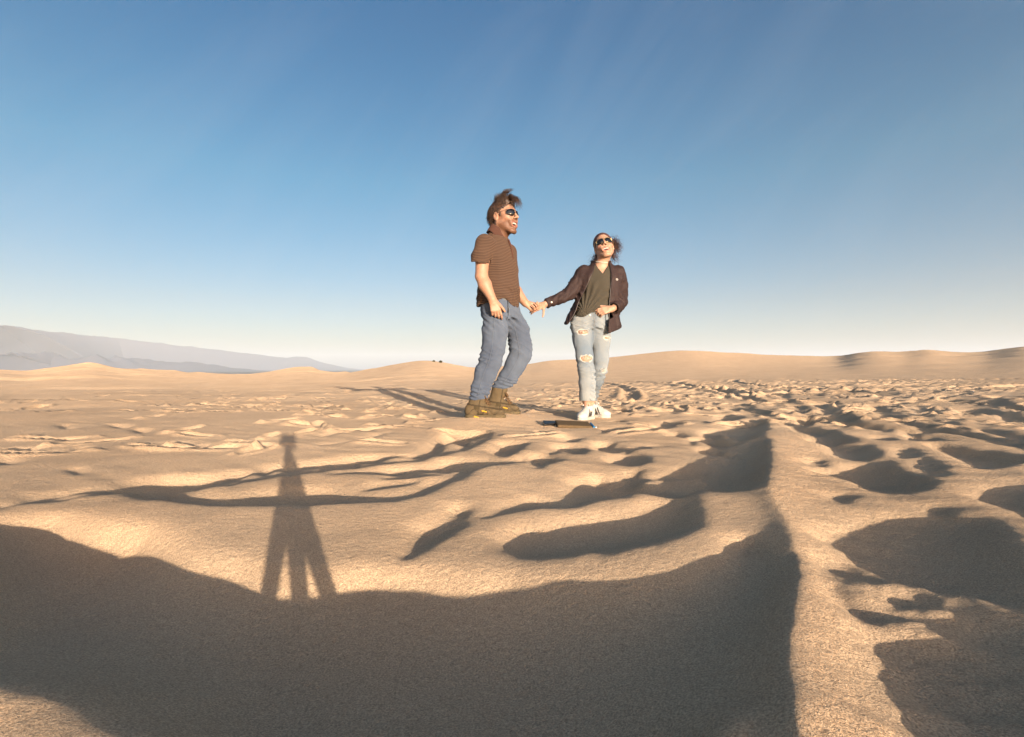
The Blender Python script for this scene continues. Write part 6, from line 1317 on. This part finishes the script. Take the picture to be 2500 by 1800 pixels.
    cl.hollow(.009)
    sl, (x, y, z) = cl.box((-.18, -.2, 1.16), (.4, .2, 1.32))
    v = np.maximum(np.abs(x - .126) - .92 * (z - 1.192) * .72, 1.192 - z); v = np.where(y < .03, v, .1)
    cl.f[sl] = np.maximum(cl.f[sl], -v)
    cl.rod(neck, (.127, .0, 1.40), .060, .075, .004, 'cut')
    sl, (x, y, z) = cl.box((-.2, -.2, .7), (.4, .2, 1.0))
    cl.f[sl] = np.maximum(cl.f[sl], (.862 + .028 * np.sin((x - .02) * 14) + .006 * np.sin(x * 60)) - z)
    clay_obj('top', cl, tint_mat('olive_jersey', .85, .1, .3, 380, .4, base=(.046, .039, .029)), P, 1)
    # --- open jacket: shell with a gap in front, sleeves, stand collar
    M_JACKET = tint_mat('dark_plum_nylon', .72, .18, .5, 120, base=(.025, .0145, .0135))
    jr = [(.70, .045, .0, .235, .150), (.78, .050, .0, .232, .148), (.88, .07, .0, .205, .140), (.98, .10, .0, .195, .135), (1.10, .122, 0, .188, .135), (1.18, .125, 0, .186, .120), (1.235, .125, 0, .160, .090), (1.27, .127, 0, .105, .075), (1.30, .128, .004, .082, .070)]
    cl = Clay((-.42, -.26, .66), (.42, .24, 1.38), .0050)
    cl.stack(jr, fr, 0, .02)
    arms = ([(-.012, .0, 1.215, .066), (-.075, -.012, 1.13, .060), (*re, .053), (-.21, -.052, 1.002, .046), (-.345, -.092, .943, .037)],
            [(.262, .0, 1.205, .068), (.288, .018, 1.10, .062), (*le, .056), (.262, -.04, .945, .049), (.200, -.135, .904, .041)])
    for arm in arms: cl.chain(arm, .016)
    def jf(x, y, z):
        f = .0045 * noise3(x * 14, y * 14, z * 8, 21) + .003 * noise3(x * 34, y * 34, z * 22, 22)
        larm = smoothstep(-.05, -.09, x) * (z > .9); rarm = smoothstep(.24, .27, x) * (z > .86)
        f += larm * .003 * np.sin((x * .9 - z * .5) * 105 + 5 * noise3(x * 12, y * 12, z * 12, 23))
        f += rarm * .003 * np.sin((z + .5 * y + .4 * x) * 95 + 5 * noise3(x * 12, y * 12, z * 12, 24))
        body = (1 - np.maximum(larm, rarm)) * smoothstep(1.25, 1.15, z)
        f -= (larm + rarm) * .006 * crease(x * 16, y * 16, z * 16, 26) + .003 * crease(x * 22, y * 22, z * 18, 28)
        return f - body * .008 * crease(x * 17 + z * 2, y * 9, z * 3, 25)
    cl.ruffle(jf)
    cl.hollow(.0095)
    zz = [.70, .76, .81, .90, .97, 1.06, 1.15, 1.22, 1.30]
    sl, (x, y, z) = cl.box(cl.lo, cl.lo + cl.n * cl.h)
    L = smooth_interp(z, zz, [-.175, -.165, -.135, -.090, -.066, -.020, .018, .050, .072])
    Rr_ = smooth_interp(z, zz, [.162, .163, .168, .172, .176, .182, .190, .192, .186])
    arm_r = np.minimum(np.sqrt((x - .26) ** 2 + (y + .04) ** 2 + (z - .945) ** 2) - .075, np.sqrt((x - .21) ** 2 + (y + .12) ** 2 + (z - .908) ** 2) - .055)
    gap = np.maximum(np.maximum(np.maximum(L - x, x - Rr_), y - .02), -arm_r)
    cl.f[sl] = np.maximum(cl.f[sl], -gap)
    # lower hem: rises to the back, drops at the front corners
    hem = np.where(x < .0, .775 + .25 * (x + .18), .702 + .42 * np.maximum(x - .17, 0)) + .05 * smoothstep(-.06, .08, y)
    cl.f[sl] = np.maximum(cl.f[sl], hem - z)
    for arm in arms:
        e, dv = V3(*arm[-1][:3]), unit(V3(*arm[-1][:3]) - V3(*arm[-2][:3]))
        cl.brick(e + dv * .040, (.05, .075, .075), (dv, unit(np.cross(dv, (0, 0, 1))), unit(np.cross(np.cross(dv, (0, 0, 1)), dv))), .002, 0, 'cut')
    cl.rod((.128, .0, 1.27), (.128, .0, 1.42), .066, .075, .003, 'cut')
    jacket = clay_obj('jacket', cl, M_JACKET, P, 1)
    cl = Clay((-.02, -.12, 1.22), (.27, .12, 1.36), .004)
    sl, (x, y, z) = cl.box(cl.lo, cl.lo + cl.n * cl.h)
    X, Y = x - .128, y - .006
    r_ = np.sqrt(X ** 2 + (Y * 1.08) ** 2)
    d = np.maximum(np.maximum(np.abs(r_ - (.078 + .12 * (z - 1.29))) - .0055, np.abs(z - 1.288 - .22 * Y) - .030), np.where(Y < 0, .052 - np.abs(X) + .5 * np.minimum(z - 1.28, 0), -1.))
    cl.merge(sl, d.astype(np.float32), 0, 'add')
    clay_obj('collar', cl, M_JACKET, P, 1)
    # zip edges, cuff button, small chest mark
    M_ZIP, *_ = new_mat('dark_zip', (.02, .014, .014), .4, .4)
    def edge(xs):
        out = []
        for z_, x_ in zip(zz[1:], xs[1:]):
            cx = smooth_interp(np.array([z_]), [r[0] for r in jr], [r[1] for r in jr])[0]; a = smooth_interp(np.array([z_]), [r[0] for r in jr], [r[3] for r in jr])[0]; b = smooth_interp(np.array([z_]), [r[0] for r in jr], [r[4] for r in jr])[0]
            q = max(1 - ((x_ - cx) / a) ** 2, 0.02); out.append((x_, -b * math.sqrt(q) + .004, z_))
        return out
    e1 = edge([-.175, -.165, -.135, -.090, -.066, -.020, .018, .050, .072]); e2 = edge([.162, .163, .168, .172, .176, .182, .190, .192, .186])
    tube_obj('zip', [curve_pts(e1[1:], 5, .0040)], M_ZIP, P, 6); tube_obj('zip', [curve_pts(e2, 5, .0045)], M_ZIP, P, 6)
    M_WHITE, *_ = new_mat('white_print', (.5, .47, .43), .6, .2)
    cc = Clay((-.36, -.16, .90), (-.24, -.03, 1.02), .0025)
    cc.egg((-.292, -.113, .958), (.009, .004, .009), None, 0); clay_obj('cuff_mark', cc, M_WHITE, P, 1)
    my = on_front(jacket.data, [(.236, 1.140)], -9., .0, .008)[0][1] - .0005
    ang = np.linspace(.7, math.tau - .7, 16)
    mk = [np.array([(.236 + .0075 * math.cos(t), my, 1.140 + .0065 * math.sin(t), .0020) for t in ang]), np.array([(.237, my, 1.140, .0022), (.2455, my, 1.140, .0022)])]
    tube_obj('chest_mark', mk, M_WHITE, P, 6)
    # --- ripped pale jeans
    cl = Clay((-.20, -.24, .12), (.30, .22, .92), .0046)
    cl.stack([(.74, .045, .0, .150, .105), (.80, .035, .0, .152, .115), (.90, .05, .0, .140, .112)], fr, 0, .03, 'add', .75, .895)
    cl.chain([(-.030, -.010, .78, .092), (-.030, -.045, .655, .079), (-.022, -.082, .52, .066), (-.008, -.078, .41, .064), (.001, -.070, .30, .063), (.004, -.062, .20, .060), (.004, -.060, .155, .060)], .025)
    cl.chain([(.108, .012, .78, .092), (.126, .028, .655, .080), (.128, .022, .50, .064), (.124, .035, .42, .057), (.104, .070, .31, .050), (.072, .108, .20, .045), (.064, .115, .14, .042)], .025)
    cl.rod((.04, 0, .80), (.05, 0, .745), .07, .055, .03)
    def wj(x, y, z):
        right = x < .05 + .1 * (z - .5)
        w = noise3(x * 10, y * 10, z * 10, 12)
        ank = np.where(right, 0., smoothstep(.33, .2, z)); kn = np.where(right, np.exp(-((z - .44) / .05) ** 2) * .5, np.exp(-((z - .36) / .06) ** 2))
        hip = np.exp(-((z - .76) / .05) ** 2)
        return (.0045 * ank * np.sin((z + .3 * x) * 170 + 4 * w) + .006 * kn * np.sin((z - .4 * x) * 140 + 4 * w) + .0038 * hip * np.sin((z + .45 * np.abs(x - .04)) * 150 + 3 * w) + .0025 * noise3(x * 20, y * 20, z * 9, 15) - .006 * (.2 + ank + kn + hip) * crease(x * 8, y * 8, z * 26 + x * 10, 43) - .0028 * crease(x * 16, y * 16, z * 12, 44))
    cl.ruffle(wj)
    cl.rod((.0035, -.06, .19), (.004, -.060, .08), .050, .050, .003, 'cut'); cl.brick((.004, -.06, .130), (.09, .09, .028), None, .003, 0, 'cut')
    cl.rod((.068, .11, .18), (.062, .117, .06), .036, .036, .003, 'cut'); cl.brick((.064, .115, .112), (.08, .08, .030), (unit((.97, 0, .1)), V3(0, 1, 0), unit((-.1, 0, .97))), .003, 0, 'cut')
    # turned-up cuff
    cf = cl.twin(); cf.rod((.0035, -.061, .212), (.004, -.060, .165), .0655, .0655, 0); cf.brick((.004, -.06, .245), (.09, .09, .034), None, .003, 0, 'cut'); cf.brick((.004, -.06, .120), (.09, .09, .040), None, .003, 0, 'cut')
    cf.rod((.0035, -.06, .24), (.004, -.060, .08), .050, .050, .002, 'cut'); cl.absorb(cf, .001)
    # torn openings: thigh, both knees, hip
    rips = [((-.040, -.130, .716), (.050, .05, .014)), ((-.012, -.152, .502), (.046, .045, .022)), ((.150, -.055, .405), (.034, .04, .013)), ((.172, -.055, .672), (.030, .04, .010))]
    for c, rad in rips:
        sl, (x, y, z) = cl.box(np.array(c) - .08, np.array(c) + .08)
        X, Y, Z = np.broadcast_arrays(x, y, z)
        nz = noise3(X * 55, Y * 8, Z * 55, 61) * .45
        q = np.sqrt(((X - c[0]) / rad[0]) ** 4 + ((Y - c[1]) / rad[1]) ** 4 + (np.abs(Z - c[2]) / rad[2]) ** 2.2)
        cl.f[sl] = np.maximum(cl.f[sl], -((q + nz - 1) * min(rad)))
    def tint(co):
        t = denim_tint(co, (.120, .148, .178), (.235, .240, .232), 51)
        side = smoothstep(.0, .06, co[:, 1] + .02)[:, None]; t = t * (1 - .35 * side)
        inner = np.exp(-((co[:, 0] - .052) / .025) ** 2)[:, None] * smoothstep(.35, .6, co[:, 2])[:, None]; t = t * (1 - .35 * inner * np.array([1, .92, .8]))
        for c, rad in rips:
            q = np.sqrt((((co - np.array(c)) / (np.array(rad) + .007)) ** 2).sum(1)) + .35 * noise3(co[:, 0] * 50, co[:, 1] * 20, co[:, 2] * 60, 66); k = .8 * smoothstep(1.2, .9, q)[:, None]
            t = t * (1 - k) + np.array([.42, .39, .34]) * k
        return t
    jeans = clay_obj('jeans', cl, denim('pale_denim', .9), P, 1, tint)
    M_THREAD, *_ = new_mat('frayed_thread', (.42, .39, .34), .9, .1)
    rn = np.random.default_rng(3)
    for c, rad in rips:
        th = []
        for i in range(12):
            x0 = c[0] + rn.uniform(-.9, .9) * rad[0]; up = rn.choice([-1, 1]); y0 = c[1] + .010 + rn.uniform(-.004, .008)
            th.append(curve_pts([(x0, y0, c[2] + up * rad[2] * .9), (x0 + rn.uniform(-.01, .01), y0 - .006, c[2] + up * rad[2] * .3), (x0 + rn.uniform(-.02, .02), y0 - .004, c[2] - up * rad[2] * rn.uniform(-.2, 1.0))], 4, .0011))
        tag(tube_obj('frayed_threads', th, M_THREAD, jeans, 4), kind='stuff')
    M_DARKSEAM, *_ = new_mat('fly_seam', (.16, .16, .16), .9, .1)
    tube_obj('fly', [curve_pts([(.052, -.112, .85), (.055, -.117, .80), (.050, -.108, .765), (.045, -.085, .735)], 5, .0022)], M_DARKSEAM, jeans, 5)
    cc = Clay((-.02, -.16, .80), (.07, -.07, .90), .0025); cc.egg((.018, -.118, .852), (.008, .005, .008), None, 0)
    clay_obj('button', cc, M_WHITE, jeans, 1)
    # --- trainers
    trainer(P, (.030, -.030), unit((-.52, -.854, 0)), (.004, -.062, .12), .215, .0)
    trainer(P, (.050, .130), unit((.86, -.51, 0)), (.064, .115, .12), .19, .0)
    woman_hair(P, H)
    return P

def trainer(P, heel, fwd, ankle, length, gz):
    """white low trainer: upper, sole, laces and three dark stripes on each side"""
    f = V3(*fwd); r = V3(f[1], -f[0], 0); up = V3(0, 0, 1); o = V3(heel[0], heel[1], gz)
    at = lambda a, b, c: o + f * a + r * b + up * c
    g = empty('trainer'); g.parent = P
    lo, hi = bbox_of([at(-.06, -.06, -.01), at(length + .03, .06, .17), at(-.06, .06, 0), at(length, -.06, .1)], .05)
    cl = Clay(lo, hi, .0035)
    cl.egg(at(-.002, 0, .055), (.038, .036, .052), (f, r, up), .02)
    cl.rod(at(.0, 0, .07), at(.035, 0, .098), .036, .037, .02)
    cl.rod(at(.045, 0, .082), at(length - .06, 0, .046), .038, .034, .02)
    cl.egg(at(length - .062, 0, .040), (.062, .042, .030), (f, r, up), .018)
    an = V3(*ankle); cl.rod(an + V3(0, 0, -.035), an + V3(0, 0, .06), .031, .036, .005, 'cut')
    cl.brick(at(.08, 0, -.022), (.25, .1, .045), (f, r, up), .002, .003, 'cut')
    cl.ruffle(lambda x, y, z: .0015 * noise3(x * 45, y * 45, z * 45, 6))
    clay_obj('upper', cl, M_SHOE, g, 1)
    cl = Clay(lo, hi, .0035)
    cl.rod(at(-.002, 0, .015), at(.07, 0, .015), .041, .039, 0); cl.rod(at(.07, 0, .015), at(length - .06, 0, .015), .039, .045, .008); cl.rod(at(length - .06, 0, .015), at(length - .034, 0, .018), .045, .034, .008)
    cl.brick(at(.08, 0, .078), (.25, .1, .046), (f, r, up), .002, .002, 'cut'); cl.brick(at(.08, 0, -.048), (.25, .1, .048), (f, r, up), .002, .002, 'cut')
    clay_obj('sole', cl, M_SHOE_SOLE, g, 1)
    for s_ in (-1, 1):
        for i in range(3):
            a = .048 + i * .021
            p = [at(a + .022, s_ * .038, .036), at(a + .012, s_ * (.0405 - .0035 * i * .3), .055), at(a + .002, s_ * .0355, .076), at(a - .006, s_ * .028, .092)]
            tube_obj('stripe', [curve_pts(p, 5, .0042)], M_STRIPE, g, 6)
    L = []
    for i in range(5):
        a = .115 - i * .015; c = .085 + i * .0085
        L.append(curve_pts([at(a, -.020, c - .004), at(a + .003, 0, c + .008), at(a - .004, .020, c - .002)], 4, .0030))
    for s_ in (-1, 1): L.append(curve_pts([at(.055, 0, .128), at(.062, .018 * s_, .136), at(.078, .030 * s_, .118), at(.066, .016 * s_, .124)], 5, .0028))
    tube_obj('laces', L, M_SHOE, g, 5)
    tube_obj('lining', [np.array([(*(an + V3(.033 * math.cos(t), .033 * math.sin(t), -.012)), .004) for t in np.linspace(0, math.tau, 20)])], M_STRIPE, g, 6)

M_SHOE = tint_mat('white_leather', .5, .35, .1, 150, base=(.36, .34, .305))
M_SHOE_SOLE = tint_mat('white_rubber', .6, .3, .1, 120, base=(.33, .30, .25))
M_STRIPE, *_ = new_mat('dark_stripe', (.035, .030, .028), .5, .3)

def woman_hair(P, H):
    rnd = np.random.default_rng(9); k = H.k; A = H.axes
    cl = Clay(H(0, 0, .05) - .18, H(0, 0, .05) + .18, .0038)
    cl.egg(H(-.018, 0, .043), (.103 * k, .080 * k, .092 * k), A, 0)
    cl.egg(H(-.055, 0, .0), (.055 * k, .064 * k, .065 * k), A, .015 * k)
    cl.egg(H(.112, 0, .012), (.085 * k, .068 * k, .074 * k), A, .010 * k, 'cut')
    cl.egg(H(.062, 0, -.080), (.085 * k, .12 * k, .092 * k), A, .008 * k, 'cut')
    for s_ in (-1, 1): cl.egg(H(-.006, s_ * .085, -.016), (.024 * k, .03 * k, .034 * k), A, .006 * k, 'cut')
    cl.ruffle(lambda x, y, z: .0022 * noise3(x * 60, y * 60, z * 60, 7))
    cap = clay_obj('hair', cl, M_HAIR_WOMAN, P, 1)
    # strands combed back over the scalp to the tie
    C0 = []
    for i in range(900):
        a = rnd.uniform(-1.65, 1.65)
        q = np.array([-.018 + .100 * math.cos(a) * rnd.uniform(.55, .98), .079 * math.sin(a), .0])
        e = 1 - ((q[0] + .018) / .104) ** 2 - (q[1] / .081) ** 2
        if e < .02: continue
        q[2] = .043 + .0935 * math.sqrt(e)
        if q[0] > .045 and q[2] < .098: continue
        pts = []
        for t in np.linspace(0, 1, 7):
            w_ = q * (1 - t) + np.array([-.112, -.020, .030]) * t
            v = (w_ - np.array([-.018, 0, .043])) / np.array([.104, .081, .093]); v /= max(np.linalg.norm(v), .3)
            pts.append((*H(*(np.array([-.018, 0, .043]) + v * np.array([.104, .081, .093]) * (1.005 + .012 * rnd.random()))), .0013 * k))
        C0.append(np.array(pts))
    tag(tube_obj('combed_strands', C0, M_HAIR_WOMAN, cap, 3), kind='stuff')
    # curls tied behind the head, blown out to her left (right of the picture)
    L = []
    base = H(-.060, -.060, .050)
    for i in range(380):
        p = base + rnd.normal(0, .016, 3)
        d = unit(np.array([.85, .1 + rnd.uniform(-.3, .4), .12 + rnd.normal(0, .5)]) + rnd.normal(0, .25, 3))
        ln = rnd.uniform(.04, .11); ax1 = unit(np.cross(d, rnd.normal(0, 1, 3))); ax2 = np.cross(d, ax1); cr = rnd.uniform(.008, .019); tw = rnd.uniform(9, 17); ph = rnd.uniform(0, 6.28)
        pts = []
        for j in range(20):
            t = j / 19
            pts.append((*(p + d * ln * t + cr * t ** .6 * (math.cos(ph + tw * t) * ax1 + math.sin(ph + tw * t) * ax2) + V3(0, 0, -.02 * t * t)), .0014 * (1 - .6 * t)))
        L.append(np.array(pts))
    # loose curls at the nape, on both sides of the neck
    for i in range(220):
        left = rnd.random() < .55
        p = H(-.055 + rnd.uniform(-.02, .03), .062 if left else -.060, -.045 + rnd.uniform(-.02, .05))
        d = unit(np.array([-.35 if left else .45, .1, -.8]) + rnd.normal(0, .3, 3)); ln = rnd.uniform(.05, .115); ax1 = unit(np.cross(d, rnd.normal(0, 1, 3))); ax2 = np.cross(d, ax1); ph = rnd.uniform(0, 6.28); cr = rnd.uniform(.005, .011)
        L.append(np.array([(*(p + d * ln * t + cr * t ** .5 * (math.cos(ph + 11 * t) * ax1 + math.sin(ph + 11 * t) * ax2)), .0011 * (1 - .6 * t)) for t in np.linspace(0, 1, 12)]))
    tag(tube_obj('hair_curls', L, M_HAIR_WOMAN, cap, 3), kind='stuff')

WOMAN = build_woman()

# ------------------------------------------------------------------ the little tripod that carries the camera
def build_tripod():
    T = empty('camera_tripod', (0, -.045, ground_z(0, .15)))
    tag(T, 'small black action camera on a three-legged grip tripod, casting the shadow at left', 'tripod')
    z0 = T.location.z
    M_PLASTIC, *_ = new_mat('black_plastic', (.02, .02, .021), .5, .4)
    M_GREY, *_ = new_mat('grey_plastic', (.09, .09, .095), .45, .4)
    apex = .245
    for a in (R(-8), R(112), R(232)):
        dx, dy = math.cos(a), math.sin(a)
        fx, fy = .040 + dx * .084, dy * .084
        gz = ground_z(fx, max(fy - .045, .15)) - z0 - .012
        cl = Clay((min(0, fx) - .06, min(0, fy) - .06, gz - .04), (max(0, fx) + .06, max(0, fy) + .05, apex + .05), .0035)
        cl.chain([(.014 + dx * .014, dy * .014, apex, .020), (.027 + dx * .044, dy * .044, apex * .5, .0185), (fx, fy, gz, .015)], .006)
        clay_obj('leg', cl, M_PLASTIC, T, 1)
    cl = Clay((-.06, -.06, .2), (.06, .06, .36), .003)
    cl.chain([(.018, 0, .20, .034), (.013, 0, .245, .029), (.006, 0, .285, .0205), (0, 0, .325, .0165)], .006)
    cl.rod((0, 0, .33), (0, 0, .345), .009, .009, .004)
    clay_obj('grip', cl, M_PLASTIC, T, 1)
    cz = CAM_Z - z0
    cl = Clay((-.06, -.04, cz - .08), (.07, .04, cz - .005), .0025)
    cl.rod((0, 0, .335), (0, 0, cz - .032), .008, .008, .003)
    cl.rod((-.012, 0, cz - .038), (.042, 0, cz - .038), .005, .005, .002); cl.egg((.043, 0, cz - .038), (.007, .010, .010), None, .002)
    clay_obj('thumb_screw', cl, M_GREY, T, 1)
    cl = Clay((-.06, -.05, cz - .06), (.06, .06, cz + .06), .0025)
    cl.brick((0, .002, cz + .001), (.040, .017, .032), None, .006, 0)
    cl.rod((0, .016, cz), (0, .025, cz), .016, .015, .002)
    body = clay_obj('camera_body', cl, M_GREY, T, 0)
    cl = Clay((-.03, .01, cz - .03), (.03, .05, cz + .03), .002)
    cl.egg((0, .0265, cz), (.012, .004, .012), None, 0)
    clay_obj('lens', cl, M_LENS, body, 1)
build_tripod()

# ------------------------------------------------------------------ the board half buried before the woman
def build_board():
    x0, y0 = .472, 3.66
    B = empty('board', (x0, y0, ground_z(x0, y0) + .012))
    B.rotation_euler = (R(8), R(3.0), R(4))
    tag(B, 'dark brown flat board with a blue end, half buried in sand before the woman', 'board')
    M_DECK = tint_mat('dark_board', .85, .15, .2, 90, base=(.085, .055, .028))
    M_WEDGE, *_ = new_mat('plain_black', (.010, .009, .009), .4, .4)
    M_BLUE, *_ = new_mat('blue_end', (.015, .12, .26), .45, .4)
    M_BOLT, *_ = new_mat('bright_bolt', (.75, .75, .75), .25, .5, .9)
    cl = Clay((-.30, -.20, -.06), (.16, .20, .06), .004)
    cl.brick((-.035, 0, 0), (.125, .075, .012), None, .010, 0)
    clay_obj('deck', cl, M_DECK, B, 1)
    cl = Clay((-.34, -.20, -.06), (.16, .20, .06), .004)
    cl.brick((-.16, .01, -.003), (.085, .066, .008), None, .006, 0)  # low black wedge at the left end of the deck, cut to a taper
    cl.brick((-.19, -.10, .03), (.20, .08, .06), (unit((1, .62, 0)), unit((-.62, 1, 0)), V3(0, 0, 1)), .002, 0, 'cut')
    clay_obj('black_wedge', cl, M_WEDGE, B, 1)
    cl = Clay((.05, -.20, -.06), (.18, .20, .06), .004)
    cl.brick((.101, -.01, .0), (.009, .060, .0135), None, .010, 0)
    clay_obj('blue_end', cl, M_BLUE, B, 1)
    cl = Clay((.08, -.12, -.03), (.14, -.03, .04), .002); cl.egg((.113, -.070, .006), (.007, .007, .007), None, 0)
    clay_obj('bolt', cl, M_BOLT, B, 1)
build_board()

# ------------------------------------------------------------------ far things: two dry shrubs on the dune, the town on the plain
def far_ground(x, y):
    r = math.hypot(x, y); return ground_z(x, y)
def build_shrub(x, y, w, h, seed, label):
    S = empty('shrub', (x, y, far_ground(x, y))); tag(S, label, 'shrub', 'dry shrubs on the dune crest')
    g = np.random.default_rng(seed)
    stems = [curve_pts([(0, 0, -.1), (g.normal(0, .12) * w, g.normal(0, .12) * w, h * .4), (g.normal(0, .4) * w, g.normal(0, .4) * w, h * g.uniform(.6, 1))], 4, .02, .006) for _ in range(14)]
    tube_obj('stem', stems, M_STEM, S, 4)['kind'] = 'stuff'
    c = g.normal(0, 1, (420, 3)); c /= np.linalg.norm(c, axis=1)[:, None]; c *= g.uniform(.3, 1, (420, 1)) ** .5
    c = c * np.array([w * .55, w * .55, h * .45]) + np.array([0, 0, h * .55])
    d = g.normal(0, .06, (420, 2, 3)); co = np.stack([c, c + d[:, 0], c + d[:, 1]], 1).reshape(-1, 3)
    o = add_obj('leaves', mesh_from('leaves', co, np.arange(1260).reshape(-1, 3), False), M_LEAF, S); o['kind'] = 'stuff'
M_STEM, *_ = new_mat('dry_stem', (.07, .045, .03), .9, .1)
M_LEAF, *_ = new_mat('dry_leaf', (.05, .045, .02), .9, .1)
build_shrub(-9.9, 71, .34, .24, 4, 'larger dark shrub on the right of the smooth dune crest')
build_shrub(-10.7, 70, .22, .15, 5, 'smaller dark shrub just left of the larger one on the dune crest')

def build_town():
    g = np.random.default_rng(8); co, fs, cols = [], [], []
    for i in range(420):
        y = g.uniform(2600, 5200); tb = g.choice([g.uniform(-1.0, -.86), g.uniform(-.80, -.52)], p=[.55, .45])
        x = tb * y; w, d, h = g.uniform(8, 34), g.uniform(8, 20), g.uniform(4, 11); b = len(co)
        for dz in (0, h):
            for sx, sy in ((-1, -1), (1, -1), (1, 1), (-1, 1)): co.append((x + sx * w / 2, y + sy * d / 2, -62.5 + dz))
        fs += [(b + 4, b + 5, b + 6, b + 7)] + [(b + j, b + (j + 1) % 4, b + 4 + (j + 1) % 4, b + 4 + j) for j in range(4)]
    o = add_obj('far_town', mesh_from('far_town', np.array(co), np.array(fs), False), tint_mat('town_walls', .9, .1, None, .02, base=(.42, .36, .31)))
    tag(o, 'tiny pale houses scattered over the hazy valley plain', 'town', kind='stuff')
build_town()
